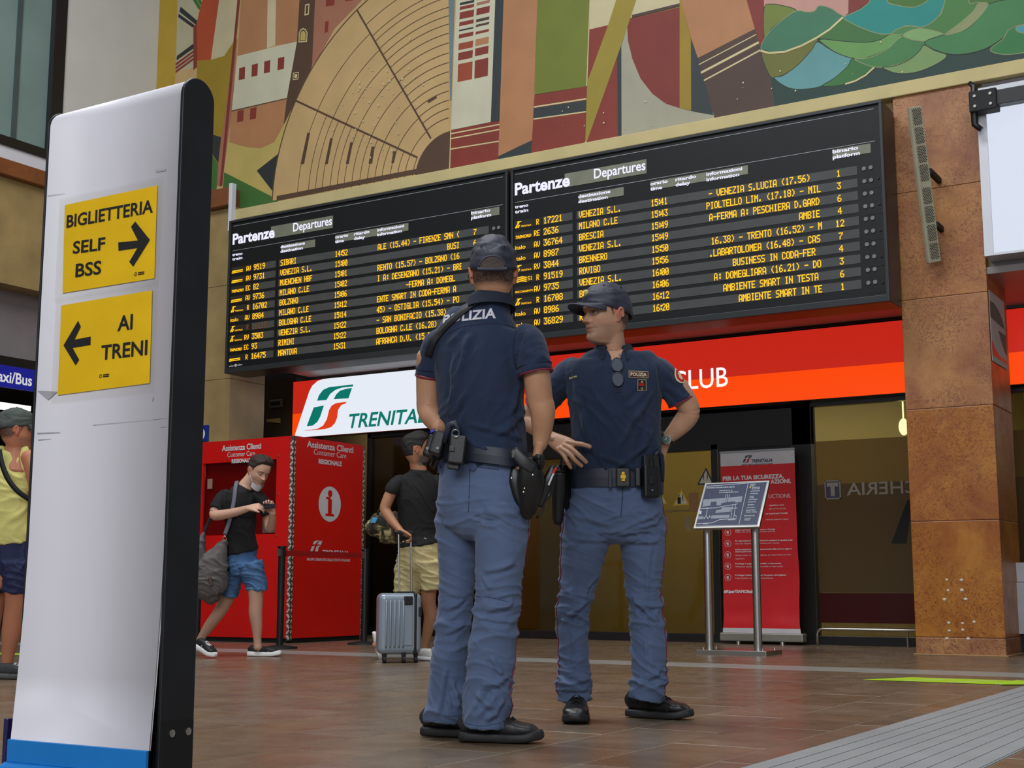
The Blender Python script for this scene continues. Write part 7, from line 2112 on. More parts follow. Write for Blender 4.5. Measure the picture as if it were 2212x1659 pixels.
# trousers
tm_ = MB()
limb(tm_, sec([(1044, 975, 92, 62), (1044, 1020, 97, 66), (1044, 1060, 101, 72), (1044, 1095, 102, 72), (1043, 1118, 96, 66)]), LAT, n=36, ex=2.4)
LLg = [(992, 1085, 46, 60), (988, 1150, 44, 56), (988, 1200, 41, 48), (988, 1240, 39, 44), (984, 1300, 38, 42), (979, 1350, 38, 42), (972, 1420, 39, 42), (965, 1480, 41, 43), (960, 1530, 42, 44), (957, 1556, 41, 42)]
RLg = [(1090, 1085, 52, 62), (1084, 1150, 57, 60), (1080, 1200, 54, 54), (1078, 1240, 51, 50), (1074, 1300, 49, 48), (1068, 1350, 50, 48), (1062, 1420, 51, 48), (1056, 1480, 52, 48), (1050, 1530, 50, 48), (1046, 1566, 47, 45)]
limb(tm_, sec(LLg, .08), LAT, n=28, cap='flat'); limb(tm_, sec(RLg, -.06), LAT, n=28, cap='flat')
V, F, N = fuse(tm_, .0055, 3)
TF = []
for x0, y0, x1, y1, w, a in ((985, 1040, 1110, 1048, .010, .009), (960, 1060, 1080, 1040, .010, -.007), (1010, 1062, 1120, 1045, .009, .007), (945, 1088, 995, 1100, .011, -.009), (1013, 1122, 1075, 1125, .008, -.010), (1000, 1065, 1016, 1125, .010, -.008), (1050, 1100, 1120, 1110, .012, .006), (955, 1120, 1000, 1125, .010, .007),
                             (1040, 1235, 1110, 1215, .011, .009), (1035, 1250, 1060, 1270, .010, .008), (1030, 1290, 1105, 1300, .010, -.007), (1050, 1320, 1115, 1300, .010, .008), (1040, 1340, 1100, 1350, .010, -.007), (1062, 1420, 1085, 1455, .010, .010), (1030, 1500, 1075, 1530, .012, .012), (1040, 1480, 1100, 1470, .012, .010), (1020, 1540, 1060, 1495, .012, -.010), (1050, 1555, 1095, 1520, .012, .010),
                             (945, 1320, 1010, 1300, .010, .008), (945, 1340, 1010, 1345, .009, -.007), (940, 1370, 1005, 1355, .009, .007), (985, 1480, 1000, 1530, .010, .010), (960, 1450, 945, 1540, .012, .007), (975, 1500, 1000, 1480, .010, -.008)):
    dd = -.06 if x0 > 1010 else .08
    f_ = lambda x, y: NP(J(x, y, dd - .085)); TF.append((f_(x0, y0), f_((x0 + x1) / 2, (y0 + y1) / 2 + 2), w, a)); TF.append((f_((x0 + x1) / 2, (y0 + y1) / 2 + 2), f_(x1, y1), w, a))
V = wrinkle(V, N, .012, leg_mask(V, .80, .46, .08), 15); V = folds(V, N, TF, 1.15)
mesh_np('trousers', V, F, M_trou, fb)
bt_ = bvh_of(V, F)
dseam = mat('dark_seam', (52, 66, 96))
seam('side_piping', [J(1112, 1075), J(1117, 1120), J(1116, 1190), J(1113, 1250), J(1108, 1310), J(1101, 1350), J(1094, 1400), J(1080, 1450), J(1072, 1490), J(1085, 1530), J(1082, 1560)], (-BACK * .9 + RT * .43), bt_, M_crim, fb, r=.0018)
seam('back_seam', [J(1016, 1010), J(1016, 1060), J(1014, 1110)], -BACK, bt_, dseam, fb, r=.0018, off=.0002)
for y_ in (1004, 1014): seam('pocket_edge', [J(1030, y_), J(1055, y_ + 4), J(1078, y_ + 7)], -BACK, bt_, dseam, fb, r=.0022, off=.0005)
patch('pocket_flap', [(-.014, .014), (.014, .010), (.016, -.012), (.002, -.022), (-.012, -.012)], J(1020, 1006, -.1), RT, UZ, -BACK, bt_, mat('trouser_shade', (66, 84, 122), rough=.8), fb, off=.007)
patch('side_pocket', [(-.014, .030), (.012, .030), (.006, -.020), (-.014, -.016)], J(953, 1012, 0), RT, UZ, -BACK, bt_, mat('trouser_shade', (66, 84, 122)), fb, off=.004)
for pts_ in ([(960, 1546), (985, 1548), (1000, 1547)], [(1006, 1556), (1045, 1560), (1090, 1552)]): seam('hem_seam', [J(*p) for p in pts_], -BACK, bt_, dseam, fb, r=.0012, off=.0002)
seam('knee_seam', [J(1030, 1288), J(1065, 1291), J(1100, 1300)], -BACK, bt_, dseam, fb, r=.0014, off=.0002)
# belt and gear
u2 = (UZ * .99 - LAT * .10).normalized(); l2 = (LAT + UZ * -.14).normalized()
bo_ = ring('duty_belt', J(1046, 1002), l2, FWD, u2, .180, .130, .062, M_belt, fb, th=.008, ex=2.4)
fx_ = (RT * .97 + UZ * -.08).normalized(); fn_ = -BACK
def G(name, x, y, d, hx, hz, hy, m=M_leather, bev=.007, tilt=.10, par=None, ux=None):
    u_ = Vector(ux) if ux is not None else RT; a_ = (u_ * cos(tilt) + UZ * sin(tilt)).normalized(); n_ = a_.cross(UZ).normalized(); b_ = n_.cross(a_) * -1
    b_ = (UZ * cos(tilt) - u_ * sin(tilt)).normalized()
    return gear(name, J(x, y, d), a_ * hx, a_.cross(b_).normalized() * hy, b_ * hz, m, par or bo_, bev)
G('radio_pouch', 988, 972, -.16, .030, .052, .026, tilt=-.12)
G('pouch_base', 981, 1003, -.15, .022, .020, .020, tilt=-.12, bev=.005)
G('pouch_window', 976, 970, -.188, .010, .009, .003, m=M_black, tilt=-.12, bev=.002)
G('handcuff_pouch', 946, 958, -.10, .026, .046, .024, tilt=-.30, bev=.012)
G('handcuff_pouch', 933, 965, -.04, .024, .044, .022, tilt=-.34, bev=.012)
for x_, y_ in ((923, 968), (945, 968)): build('snap_stud', MB().cyl(J(x_, y_, -.125), J(x_, y_, -.133), .0055, 14), M_steel, bo_)
lp_ = MB(); lp_.tube([J(961, 955, -.14), J(966, 935, -.15), J(972, 918, -.15), J(982, 914, -.15), (J(989, 925, -.15)), J(992, 945, -.15)], [.012, .013, .014, .014, .012, .010], 8)
build('strap_loop', lp_, M_belt, bo_, smooth=True)
build('key_ring', MB().tube([J(984 + 8 * cos(a), 936 + 8 * sin(a), -.19) for a in [k * PI / 10 for k in range(21)]], .0014, 6), M_steel, bo_, smooth=True)
build('blue_tag', MB().obox(J(934, 931, -.06), RT * .008 + UZ * .004, BACK * .004, UZ * .006), mat('royal_blue_plastic', (20, 40, 190), rough=.4), bo_, bevel=.002)
cl_ = MB(); cl_.tube([J(950, 985, -.06), J(944, 1000, -.06), J(936, 1012, -.05), (J(930, 1004, -.04)), J(936, 990, -.04), J(945, 985, -.05)], .0055, 8); build('carabiner', cl_, M_black, bo_, smooth=True)
# pistol in its holster on the right hip
HX = (RT * .90 - BACK * .43).normalized()
pg = MB(); limb(pg, [(J(1112, 975, -.19), .020, .019), (J(1120, 985, -.195), .020, .020), (J(1134, 1000, -.20), .022, .020), (J(1150, 1012, -.20), .020, .018)], UZ, n=4 * 5, ex=5)
po = build('pistol_grip', pg, mat('pistol_black', (34, 36, 36), rough=.42), bo_, smooth=True)
build('magazine_base', MB().obox(J(1112, 980, -.205), (RT * .011 + UZ * .002), BACK * .006, UZ * .014), mat('pistol_grey', (70, 72, 70), rough=.4), po, bevel=.002)
hl = MB(); limb(hl, [(J(1148, 998, -.18), .030, .030), (J(1146, 1020, -.18), .046, .034), (J(1146, 1048, -.17), .050, .034), (J(1144, 1080, -.16), .038, .030), (J(1140, 1104, -.15), .030, .026), (J(1139, 1114, -.15), .022, .020)], RT, n=22, ex=3.2)
V, F, N = fuse(hl, .006, 1); mesh_np('holster', V, F, M_leather, bo_)
hl = MB(); limb(hl, [(J(1118, 1004, -.10), .022, .022), (J(1115, 1035, -.11), .030, .026), (J(1122, 1068, -.12), .026, .024), (J(1130, 1090, -.13), .020, .018)], RT, n=18, ex=3); build('holster_backplate', hl, M_leather, bo_, smooth=True)
hl = MB(); limb(hl, [(J(1194, 1010, -.14), .012, .014), (J(1186, 1036, -.15), .022, .016), (J(1176, 1066, -.15), .022, .016), (J(1166, 1090, -.15), .014, .012)], RT, n=14, ex=3); build('side_wing', hl, M_leather, bo_, smooth=True)
m_ = MB(); m_.tube([J(1154, 992, -.21), J(1160, 986, -.22), J(1170, 988, -.22), J(1172, 1000, -.215), J(1168, 1012, -.21)], [.008, .010, .011, .010, .008], 8); m_.sphere(J(1164, 988, -.225), .010, 12, 8)
build('holster_lever', m_, M_black, bo_, smooth=True)
for x_, y_ in ((1151, 1026), (1131, 1063), (1105, 1033), (1133, 1055)): build('screw', MB().sphere(J(x_, y_, -.225), .004, 8, 6), M_steel, bo_)
pn_ = MB().tube([J(1198, 1018, -.18), J(1190, 1036, -.18), J(1185, 1048, -.18)], .0035, 8); po = build('pen', pn_, M_white, bo_); build('pen_clip', MB().tube([J(1202, 1010, -.18), J(1195, 1022, -.18)], .0048, 8), mat('pen_red', (190, 20, 24), rough=.4), po)
st_ = MB().tube([J(1190, 1062, -.16), J(1184, 1074, -.16), J(1176, 1086, -.16), J(1172, 1104, -.16), J(1164, 1112, -.16), J(1160, 1120, -.16)], [.008, .007, .004, .004, .006, .005], 8); build('lanyard', st_, M_leather, bo_, smooth=True)
# shoes, both pointing to the right of the picture
toe = fl(1165, 1600); heel = fl(998, 1608); d_ = (RT * .985 - BACK * .17).normalized(); c_ = (toe + heel) / 2
shoe(fb, c_ - d_ * .146, c_ + d_ * .146, mat('grey_black_shoe', (42, 42, 44), rough=.45, bump=.04, bscale=150), M_sole, w=.056, high=.12, lace=M_lace, sole_h=.036)
c_ = fl(985, 1592) ; shoe(fb, c_ - d_ * .125, c_ + d_ * .155, mat('grey_black_shoe', (42, 42, 44)), M_sole, w=.056, high=.12, lace=M_lace, sole_h=.036)
# ================================================================== TRAVELLERS
def start(d0):
    global D0, PXM
    D0 = d0; PXM = D0 / FPX


M_tee = mat('black_tee', (18, 18, 20), rough=.85, var=.1, bump=.2, bscale=400)
M_denim = mat('denim', (74, 112, 156), rough=.8, var=.22, vscale=14, bump=.3, bscale=300)
M_khaki = mat('khaki_shorts', (198, 182, 132), rough=.8, var=.05, bump=.2, bscale=300)
M_snk = mat('black_sneaker', (26, 26, 28), rough=.6); M_wsole = mat('white_sole', (226, 226, 224), rough=.5); M_wsnk = mat('white_sneaker', (214, 214, 210), rough=.5)


def body_mesh(parent, parts, vox, cols):
    Vs, Fs, Cs = [], [], []
    for mb, v, c in zip(parts, vox, cols):
        V, F, N = fuse(mb, v, 2); Vs.append(V); Fs.append(F); Cs.append(c(V) if callable(c) else np.tile(c, (len(V), 1)))
    return mesh_np('body', Vs, Fs, M_skin, parent, Cs)


def cloth(name, mb, m, parent, vox=.008, amp=.010, fz=14, seed=1, mask=1.0, creases=(), shear=(.9, .6), sm=3):
    V, F, N = fuse(mb, vox, sm)
    V = wrinkle(V, N, amp, mask, seed, fz=fz, shear=shear)
    if creases: V = folds(V, N, creases)
    mesh_np(name, V, F, m, parent)
    return bvh_of(V, F)


# ---- walking man with phone
start(11.5)
wk = thing('person', fl(505, 1420), 'walking man in black tee and denim shorts looking at his phone by the red booth', 'person')
fwd = (RT * .80 - BACK * .60).normalized(); lat = fwd.cross(UZ).normalized()
hd = Head(J(559, 1018), (RT * .66 - BACK * .68 - UZ * .42), up=(UZ + RT * .35 - BACK * .2), k=1.06)
SKC = lc(204, 160, 136)
hm = MB(); hd.add(hm); limb(hm, sec([(526, 1068, 26, 20), (530, 1052, 17, 17), (540, 1038, 14, 15), (552, 1022, 14, 16)]), LAT if False else lat, n=20)
am = MB()
limb(am, [(J(480, 1075, -.04), .046, .046), (J(468, 1098, -.08), .046, .046), (J(463, 1112, -.10), .044, .044), (J(480, 1112, -.14), .042, .042), (J(510, 1106, -.20), .036, .034), (J(536, 1098, -.25), .027, .023)], UZ, n=20)
hand(am, J(538, 1097, -.25), (RT + UZ * .15 - BACK * .1), (-BACK * .3 + UZ), UZ * -1 + RT * .1 - BACK, curls=(.5, .6, .7, .8), k=.95, tsp=.5)
limb(am, [(J(570, 1090, .0), .044, .044), (J(578, 1115, .0), .042, .042), (J(583, 1142, -.02), .040, .040), (J(588, 1125, -.10), .036, .034), (J(588, 1108, -.16), .026, .023)], BACK, n=20)
hand(am, J(588, 1106, -.16), (UZ + RT * -.35 - BACK * .2), RT, -RT, curls=(.7, .8, .8, .9), k=.95, tsp=.7)
lg = MB()
limb(lg, sec([(500, 1264, 17, 17), (496, 1275, 17, 17), (488, 1296, 15, 16), (474, 1322, 13, 14), (452, 1352, 12, 12), (436, 1376, 8.5, 9), (430, 1392, 9, 10)], .05), lat, n=18)
limb(lg, sec([(550, 1258, 15, 15), (552, 1275, 16, 16), (553, 1298, 15, 15), (552, 1325, 14, 15), (555, 1355, 11, 12), (556, 1382, 8.5, 9), (557, 1398, 9, 10)], -.10), lat, n=18)
tk_ = MB(); limb(tk_, sec([(522, 1195, 18, 10), (518, 1150, 26, 18), (523, 1090, 28, 18), (526, 1068, 16, 12)]), lat, n=18); limb(tk_, sec([(508, 1215, 10, 10), (499, 1268, 12, 12)], .04), lat); limb(tk_, sec([(538, 1212, 7, 7, .12), (550, 1262, 11, 11)], -.08), lat)
limb(tk_, [(J(494, 1075), .03, .03), (J(474, 1090, -.05), .03, .03)], UZ, n=12); limb(tk_, [(J(550, 1075), .03, .03), (J(572, 1095), .03, .03)], UZ, n=12)
body_mesh(wk, [hm, am, lg, tk_], [.0042, .0045, .006, .014], [lambda V: hd.paint(V, SKC, stubble=.35, brow=(50, 36, 28)), SKC, SKC * .92, SKC])
hd.eyes(wk, look=(.0, 1, -1.1))
hair_shell(hd, wk, (50, 36, 28), thick=.016, top=.020, seed=4)
tm_ = MB()
limb(tm_, sec([(523, 1192, 38, 31), (519, 1160, 35, 28), (519, 1120, 37, 29), (522, 1085, 41, 28), (524, 1068, 38, 24), (527, 1056, 24, 19), (529, 1050, 18, 16)]), lat, n=28, cap='flat')
limb(tm_, [(J(496, 1066, -.02), .046, .050), (J(482, 1074, -.04), .058, .058), (J(472, 1090, -.07), .058, .058), (J(467, 1100, -.09), .058, .058)], UZ, n=20, cap='flat')
limb(tm_, [(J(548, 1066), .046, .048), (J(564, 1078, 0), .054, .054), (J(574, 1100, 0), .055, .055), (J(578, 1112, 0), .054, .054)], UZ, n=20, cap='flat')
bvw = cloth('black_tee', tm_, M_tee, wk, seed=3, fz=10, amp=.007)
sh_ = MB()
limb(sh_, sec([(523, 1186, 33, 26), (522, 1205, 35, 28), (524, 1225, 36, 28)]), lat, n=28)
limb(sh_, sec([(508, 1215, 27, 28), (500, 1245, 25, 26), (495, 1270, 23, 25), (492, 1285, 22, 24)], .03), lat, n=24, cap='flat'); limb(sh_, sec([(540, 1215, 27, 28), (548, 1245, 24, 26), (553, 1264, 22, 24), (554, 1274, 21, 23)], -.08), lat, n=24, cap='flat')
cloth('denim_shorts', sh_, M_denim, wk, seed=6, fz=22, amp=.012)
for (x, y, d_, r_) in ((493, 1283, .04, .082), (554, 1271, -.08, .079)): build('rolled_cuff', MB().tube([J(x, y, d_) + (lat * cos(q) + fwd * sin(q)) * r_ for q in [k * PI / 14 for k in range(29)]], .012, 8), mat('denim_cuff', (104, 146, 186), rough=.8), wk, smooth=True)
# face mask pulled under the chin
mk_ = MB(); N_ = 10; vs = []
for i in range(N_ + 1):
    for j in range(7):
        a = (i / N_ - .5) * 2.4; v = j / 6
        vs.append(hd.w((.060 * sin(a) * (1 - .15 * v), .090 * cos(a) * (1 - .25 * v) + .010, -.098 - .046 * v + .03 * (1 - cos(a)))))
mk_.v = [tuple(v) for v in vs]
for i in range(N_):
    for j in range(6): mk_.f.append([i * 7 + j, (i + 1) * 7 + j, (i + 1) * 7 + j + 1, i * 7 + j + 1]); mk_.m.append(0)
mo = build('face_mask', mk_, mat('mask_white', (206, 210, 214), rough=.7), wk, smooth=True)
for q in (-1, 1): build('ear_loop', MB().tube([hd.w((q * .060, .045, -.075)), hd.w((q * .074, .012, -.045)), hd.w((q * .084, -.02, .012)), hd.w((q * .080, -.035, -.01))], .0022, 6), mat('mask_white', (206, 210, 214)), mo)
ph = thing('phone', J(574, 1096, -.24), 'black smartphone held by the walking man in denim shorts', 'phone')
pu = (RT * .9 - BACK * .35).normalized(); pw_ = (UZ * .5 + BACK * .85).normalized(); pn_ = pu.cross(pw_)
pc_ = J(578, 1094, -.22)
build('case', MB().obox(pc_, pu * .072, pw_ * .036, pn_ * .0045), M_black, ph, bevel=.004); build('screen', MB().obox(pc_ + pn_ * .005, pu * .066, pw_ * .033, pn_ * .0006), mat('dark_screen', (30, 34, 44), rough=.1), ph)
shoe(wk, fl(418, 1421) + UZ * .075 + RT * .02, fl(441, 1421) + (RT * .10 - BACK * .10) + UZ * .0, M_snk, M_wsole, w=.048, high=.10, sole_h=.04, lace=M_wsole, tip=.0)
h_ = fl(538, 1418); shoe(wk, h_, h_ + (RT * .97 - BACK * .2).normalized() * .27, M_snk, M_wsole, w=.050, high=.095, sole_h=.04)
# shoulder bag
bg = thing('shoulder_bag', J(455, 1288, -.15), 'slouchy grey canvas shoulder bag with grey strap on the walking man', 'bag')
bb = MB(); limb(bb, sec([(486, 1168, 5, 8), (478, 1185, 14, 16), (466, 1212, 27, 24), (456, 1240, 35, 28), (454, 1265, 36, 28), (456, 1283, 30, 24), (458, 1290, 18, 16)], -.16), RT, n=28)
V, F, N = fuse(bb, .008, 3); V = wrinkle(V, N, .014, 1.0, 21, fz=9); mesh_np('bag_body', V, F, mat('grey_canvas', (98, 92, 90), rough=.85, var=.1, vscale=30, bump=.4, bscale=200), bg)
b2 = MB(); limb(b2, sec([(441, 1150, 4, 6), (434, 1170, 10, 12), (430, 1200, 16, 14), (432, 1225, 18, 14)], -.05), RT, n=20)
V, F, N = fuse(b2, .008, 3); V = wrinkle(V, N, .010, 1.0, 25, fz=9); mesh_np('bag_side', V, F, mat('grey_canvas', (98, 92, 90)), bg)
def strap(name, pts, w, m, parent, off=-.10):
    mb = MB(); P_ = cr([list(p) for p in pts], 5)
    for i, p in enumerate(P_):
        t_ = Vector(P_[min(i + 1, len(P_) - 1)] - P_[max(i - 1, 0)]).normalized(); n_ = t_.cross(-BACK).normalized()
        mb.v += [tuple(Vector(p) + n_ * w), tuple(Vector(p) - n_ * w)]
    for i in range(len(P_) - 1): mb.f.append([2 * i, 2 * i + 1, 2 * i + 3, 2 * i + 2]); mb.m.append(0)
    o = build(name, mb, m, parent, smooth=True); md_ = o.modifiers.new('s', 'SOLIDIFY'); md_.thickness = .006; return o
strap('strap', [J(512, 1040, -.02), J(509, 1052, -.10), J(505, 1085, -.145), J(496, 1125, -.16), J(486, 1155, -.17)], .016, mat('grey_strap', (104, 104, 116), rough=.8), bg)
strap('strap', [J(458, 1112, -.12), J(450, 1130, -.08), J(441, 1148, -.06)], .014, mat('dark_strap', (44, 40, 42), rough=.8), bg)
build('clasp', MB().tube([J(485 + 4 * cos(a), 1164 + 6 * sin(a), -.19) for a in [k * PI / 6 for k in range(13)]], .004, 6), M_steel, bg); build('leather_tag', MB().obox(J(455, 1256, -.29), RT * .012 + UZ * .006, BACK * .006, UZ * .036 - RT * .01), mat('brown_leather', (70, 40, 34), rough=.5), bg, bevel=.004)

# ---- man with the silver suitcase
start(10.85)
ct = thing('person', fl(925, 1427), 'dark bearded man in black tee and khaki shorts pulling the silver suitcase', 'person')
fwd = (RT * .80 - BACK * .60).normalized(); lat = fwd.cross(UZ).normalized()
hd = Head(J(899, 971), (RT * .93 + BACK * .36), k=1.05)
SKD = lc(176, 124, 92)
hm = MB(); hd.add(hm); limb(hm, sec([(905, 1034, 20, 14), (904, 1014, 18, 16), (899, 997, 15, 16), (898, 977, 14, 16)]), RT, n=20)
am = MB()
limb(am, [(J(852, 1052, -.04), .038, .038), (J(846, 1062, -.05), .046, .046), (J(838, 1080, -.06), .046, .046), (J(832, 1100, -.07), .043, .043), (J(842, 1118, -.10), .040, .040), (J(856, 1136, -.14), .033, .031), (J(866, 1146, -.17), .027, .024)], BACK, n=20)
hand(am, J(866, 1147, -.17), (RT * .9 - UZ * .5), UZ, -BACK + UZ * .3, curls=(.9, .9, .95, 1.0), k=1.0, tsp=.5)
limb(am, [(J(950, 1060, .05), .040, .040), (J(955, 1100, .05), .042, .042), (J(955, 1150, .0), .032, .030), (J(956, 1180, -.02), .026, .022)], BACK, n=18); hand(am, J(956, 1180, -.02), -UZ, RT, -BACK, k=.95)
lg = MB()
limb(lg, sec([(928, 1262, 17, 17), (926, 1278, 17, 17), (926, 1302, 15, 16), (930, 1330, 15, 15), (924, 1362, 11, 12), (918, 1392, 8, 9), (917, 1408, 9, 10)]), lat, n=18)
limb(lg, sec([(880, 1264, 17, 17), (876, 1278, 17, 17), (868, 1300, 15, 15), (856, 1330, 13, 14), (836, 1362, 10, 11), (820, 1384, 8, 9), (812, 1394, 9, 9)], .10), lat, n=18)
tk_ = MB(); limb(tk_, sec([(907, 1215, 32, 20), (904, 1160, 30, 18), (903, 1090, 32, 18), (904, 1052, 26, 14), (904, 1035, 16, 11)]), RT, n=18); limb(tk_, sec([(890, 1215, 14, 14), (880, 1268, 12, 12)], .03), RT); limb(tk_, sec([(926, 1215, 14, 14), (928, 1266, 12, 12)]), RT)
body_mesh(ct, [hm, am, lg, tk_], [.0042, .0048, .006, .014], [lambda V: hd.paint(V, SKD, stubble=.95, brow=(24, 18, 16)), SKD, SKD, SKD])
hd.eyes(ct); hair_shell(hd, ct, (24, 19, 18), thick=.014, top=.026, seed=9)
bd = MB(); limb(bd, [(hd.w((0, .048, -.105)), .050, .022), (hd.w((0, .082, -.088)), .040, .018), (hd.w((0, .094, -.075)), .022, .010)], hd.l, n=18); V, F, N = fuse(bd, .005, 2); V = V + N * (vnoise(V, 120)[:, None] * .003); mesh_np('beard', V, F, mat('hair_24_19_18', (24, 19, 18)), ct)
tm_ = MB()
limb(tm_, sec([(907, 1176, 50, 34), (904, 1150, 43, 28), (903, 1110, 43, 29), (904, 1070, 47, 30), (904, 1045, 46, 26), (904, 1030, 36, 22), (904, 1020, 22, 19), (904, 1014, 18, 17)]), RT, n=28, cap='flat')
limb(tm_, [(J(872, 1036, 0), .046, .050), (J(858, 1044, -.03), .058, .058), (J(849, 1056, -.05), .060, .060), (J(846, 1064, -.05), .058, .058)], BACK, n=20, cap='flat')
limb(tm_, [(J(936, 1036, 0), .046, .050), (J(948, 1046, .03), .056, .056), (J(953, 1066, .04), .058, .058)], BACK, n=20, cap='flat')
cloth('black_tee', tm_, M_tee, ct, seed=13, fz=9, amp=.007)
sh_ = MB()
limb(sh_, sec([(907, 1170, 44, 30), (907, 1190, 47, 32), (908, 1215, 50, 32)]), RT, n=28)
limb(sh_, sec([(888, 1210, 32, 32), (882, 1245, 30, 30), (879, 1280, 29, 29)], .03), lat, n=24, cap='flat'); limb(sh_, sec([(930, 1210, 30, 32), (934, 1240, 28, 30), (936, 1272, 27, 29)], -.03), lat, n=24, cap='flat')
cloth('khaki_shorts', sh_, M_khaki, ct, seed=16, fz=20, amp=.011)
h_ = fl(905, 1427); shoe(ct, h_, h_ + (RT * .9 - BACK * .3).normalized() * .28, M_wsnk, M_wsole, w=.050, high=.095, sole_h=.03, lace=M_snk)
tp = J(815, 1426, .10); tp.z = 0.0
shoe(ct, J(806, 1368, .12) + RT * -.01, tp + RT * .0, M_wsnk, M_wsole, w=.046, high=.09, sole_h=.03)
# duffel bag
start(10.85)
M_camo = mat('camouflage', (90, 80, 56), rough=.8)
nt = M_camo.node_tree; v_ = nt.nodes.new('ShaderNodeTexNoise'); v_.inputs['Scale'].default_value = 16; v_.inputs['Detail'].default_value = 1.5; v_.inputs['Distortion'].default_value = 1.2
c_r = nt.nodes.new('ShaderNodeValToRGB'); c_r.color_ramp.interpolation = 'CONSTANT'; e = c_r.color_ramp.elements; e[0].color = lin((34, 30, 24)) + (1,); e[1].position = .62; e[1].color = lin((176, 160, 116)) + (1,)
for p_, c_ in ((.42, (84, 64, 42)), (.52, (96, 92, 56))): q = c_r.color_ramp.elements.new(p_); q.color = lin(c_) + (1,)
tcn = [n for n in nt.nodes if n.type == 'TEX_COORD'][0]; nt.links.new(tcn.outputs['Object'], v_.inputs['Vector']); nt.links.new(v_.outputs[0], c_r.inputs[0]); nt.links.new(c_r.outputs[0], nt.nodes['Principled BSDF'].inputs['Base Color'])
du = thing('duffel_bag', J(832, 1180, .12), 'camouflage duffel bag slung behind the man with the silver suitcase', 'bag')
bb = MB(); limb(bb, sec([(806, 1142, 18, 26), (820, 1138, 31, 32), (840, 1140, 34, 34), (862, 1142, 32, 32), (875, 1144, 20, 20)], .14), UZ, n=28, ex=2.6)
V, F, N = fuse(bb, .008, 3); V = wrinkle(V, N, .014, 1.0, 31, fz=8); mesh_np('bag_body', V, F, M_camo, du)
build('handle', MB().tube([J(815, 1112, -.02), J(822, 1096, -.03), J(836, 1098, -.03), J(842, 1112, -.02)], .010, 8), mat('dark_strap', (44, 40, 42)), du, smooth=True); build('blue_tag', MB().obox(J(808, 1124, -.02), RT * .022, BACK * .004, UZ * .022 + RT * .01), mat('tag_blue', (40, 140, 190), rough=.5), du, bevel=.004)
# suitcase
sc = thing('suitcase', fl(860, 1431), 'silver hard-shell four-wheel suitcase with extended handle', 'suitcase')
M_sil = mat('silver_shell', (140, 152, 164), rough=.32, metal=.25, var=.05, coat=.3); f0 = fl(860, 1431); ux = (RT * .97 + BACK * .22).normalized(); uy = UZ.cross(ux)
cb = f0 + UZ * .296 + uy * .0
SW, SH, SD_ = .166, .232, .105
shl = gear('shell', cb, ux * SW, uy * SD_, UZ * SH, M_sil, sc, .045); shl.modifiers[0].segments = 6
for p_ in shl.data.polygons: p_.use_smooth = False
for k in range(5):
    c_ = cb + ux * (-SW + .055 + k * .033) - uy * (SD_ + .001)
    build('rib', MB().tube([c_ - UZ * .175, c_ - UZ * .165 - uy * .006, c_ + UZ * .165 - uy * .006, c_ + UZ * .175], .0075, 8), M_sil, sc, smooth=True)
build('face_panel', MB().obox(cb + ux * .055 - uy * (SD_ + .001), ux * .038, uy * .004, UZ * .165), M_sil, sc, bevel=.006)
build('zip_band', MB().obox(cb + ux * .115, ux * .014, uy * (SD_ + .004), UZ * (SH + .004)), M_black, sc, bevel=.030, segs=5)
build('corner_guard', MB().obox(cb + ux * .058 - uy * (SD_ + .004) + UZ * .175, ux * .034, uy * .008, UZ * .034), M_black, sc, bevel=.014, segs=4)
build('lock', MB().obox(cb + ux * .152 - uy * (SD_ - .01) + UZ * .09, ux * .012, uy * .014, UZ * .036), M_black, sc, bevel=.004)
hb_ = MB(); 
for q in (-1, 1): build('handle_tube', MB().cyl(cb + ux * (.050 + q * .048) + UZ * (SH - .005), cb + ux * (.050 + q * .048) - RT * .01 + UZ * (SH + .46), .008, 12), M_steel, sc)
build('grip', MB().obox(cb + ux * .044 + UZ * (SH + .467), ux * .066, uy * .014, UZ * .015), M_blackmatt, sc, bevel=.008); build('handle_socket', MB().obox(cb + ux * .050 + UZ * (SH + .003), ux * .07, uy * .03, UZ * .010), M_blackmatt, sc, bevel=.006)
for a, b in ((-.115, -.07), (.03, -.085), (.125, -.07), (-.10, .07)):
    c_ = f0 + ux * a + uy * b; wlo = build('caster', MB().obox(c_ + UZ * .062, ux * .016, uy * .016, UZ * .016), M_blackmatt, sc, bevel=.004)
    build('wheel', MB().cyl(c_ + UZ * .026 - ux * .012, c_ + UZ * .026 + ux * .012, .026, 20), M_blackmatt, wlo)

# ---- man in the yellow vest at the left edge
start(8.65)
lm_ = thing('person', fl(12, 1466), 'older man in a yellow tank top, navy shorts and grey cap at the left edge', 'person')
fwd = (RT * .75 + BACK * .66).normalized(); lat = fwd.cross(UZ).normalized()
hd = Head(J(37, 930), (RT * .86 + BACK * .5), k=1.06); SKE = lc(196, 128, 96)
hm = MB(); hd.add(hm); limb(hm, sec([(28, 1010, 44, 34), (32, 985, 30, 26), (35, 965, 22, 22), (37, 945, 20, 22)]), RT, n=20)
am = MB(); limb(am, sec([(62, 985, 16, 18), (72, 1010, 19, 20), (80, 1050, 17, 17), (86, 1090, 15, 15), (96, 1120, 13, 13), (110, 1140, 9, 9)], -.04), BACK, n=20); hand(am, J(110, 1141, -.04), (RT - UZ * .4), UZ, -BACK, k=1.0)
limb(am, sec([(-22, 985, 16, 18), (-30, 1020, 19, 20), (-34, 1070, 16, 16), (-26, 1120, 12, 12), (-20, 1160, 9, 9)], .04), BACK, n=20); hand(am, J(-20, 1162, .04), -UZ, -RT, RT, k=1.0)
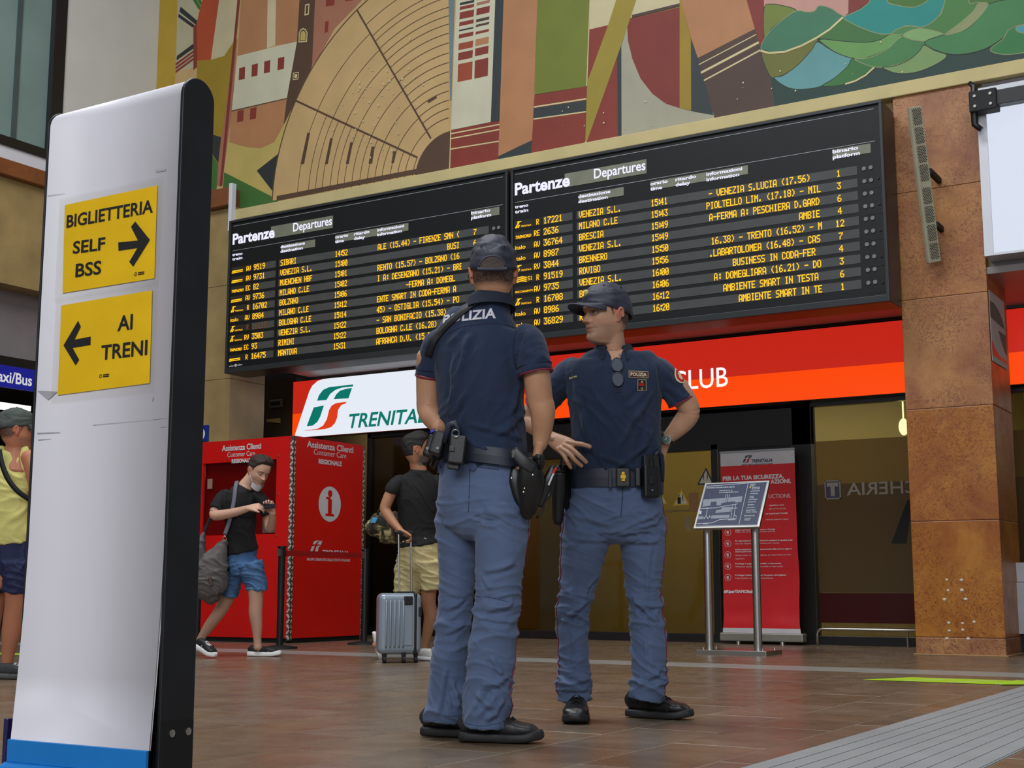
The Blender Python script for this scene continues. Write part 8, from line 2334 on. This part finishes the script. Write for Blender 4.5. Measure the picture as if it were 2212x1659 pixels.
lg = MB(); limb(lg, sec([(38, 1240, 28, 28), (36, 1290, 24, 24), (30, 1330, 21, 22), (24, 1370, 19, 20), (18, 1410, 13, 14), (14, 1440, 11, 12)], -.05), lat, n=20)
limb(lg, sec([(-10, 1240, 28, 28), (-14, 1290, 24, 24), (-18, 1330, 21, 22), (-24, 1370, 19, 20), (-30, 1410, 13, 14), (-34, 1440, 11, 12)], .12), lat, n=20)
tk_ = MB(); limb(tk_, sec([(14, 1250, 44, 30), (14, 1180, 52, 34), (18, 1090, 52, 34), (24, 1030, 54, 28), (26, 1000, 50, 24), (30, 985, 26, 20)]), RT, n=22)
body_mesh(lm_, [hm, am, lg, tk_], [.0042, .006, .007, .010], [lambda V: hd.paint(V, SKE, hair=(74, 50, 40), stubble=.4), SKE, SKE * .9, SKE])
hd.eyes(lm_); cap(hd, lm_, mat('grey_green_cap', (66, 72, 68), rough=.8, bump=.2, bscale=300), seed=12, low=.034, backlow=.0, wr=.004)
tm_ = MB(); limb(tm_, sec([(16, 1172, 54, 38), (14, 1130, 57, 40), (15, 1080, 57, 40), (20, 1030, 50, 38), (24, 1000, 40, 32), (26, 985, 36, 28), (28, 975, 30, 24)]), RT, n=32, cap='flat')
for a, b in ((52, 20), (2, -10)): limb(tm_, [(J(a - 2, 1010, -.02), .05, .05), (J(a, 985, -.02), .036, .034), (J(a - 2, 972, -.02), .03, .028)], RT, n=16)
bvl = cloth('tank_top', tm_, mat('pale_yellow_cotton', (222, 214, 130), rough=.85, var=.04, bump=.2, bscale=300), lm_, seed=33, fz=6, amp=.010)
sh_ = MB(); limb(sh_, sec([(14, 1165, 50, 36), (14, 1200, 54, 38), (14, 1220, 54, 38)]), RT, n=28)
limb(sh_, sec([(36, 1210, 32, 34), (38, 1250, 32, 32), (36, 1276, 31, 31)], -.05), lat, n=24, cap='flat'); limb(sh_, sec([(-10, 1210, 32, 34), (-12, 1250, 32, 32), (-14, 1276, 31, 31)], .10), lat, n=24, cap='flat')
cloth('navy_shorts', sh_, mat('navy_shorts', (24, 34, 74), rough=.7, bump=.2, bscale=300), lm_, seed=36, fz=14, amp=.012)
strap('sling_strap', [J(-2, 970, -.16), J(4, 1000, -.17), J(18, 1035, -.175), J(40, 1062, -.165), J(66, 1080, -.13)], .016, mat('black_webbing', (16, 16, 22)), lm_)
h_ = fl(-8, 1467); shoe(lm_, h_, h_ + (RT * .96 - BACK * .1).normalized() * .29, mat('dark_trainer', (52, 54, 54), rough=.7), mat('trainer_sole', (74, 76, 74), rough=.6), w=.052, high=.10, sole_h=.035, lace=M_white)
h_ = fl(-60, 1455); shoe(lm_, h_, h_ + (RT * .96 + BACK * .1).normalized() * .29, mat('dark_trainer', (52, 54, 54)), mat('trainer_sole', (74, 76, 74)), w=.052, high=.10, sole_h=.035)
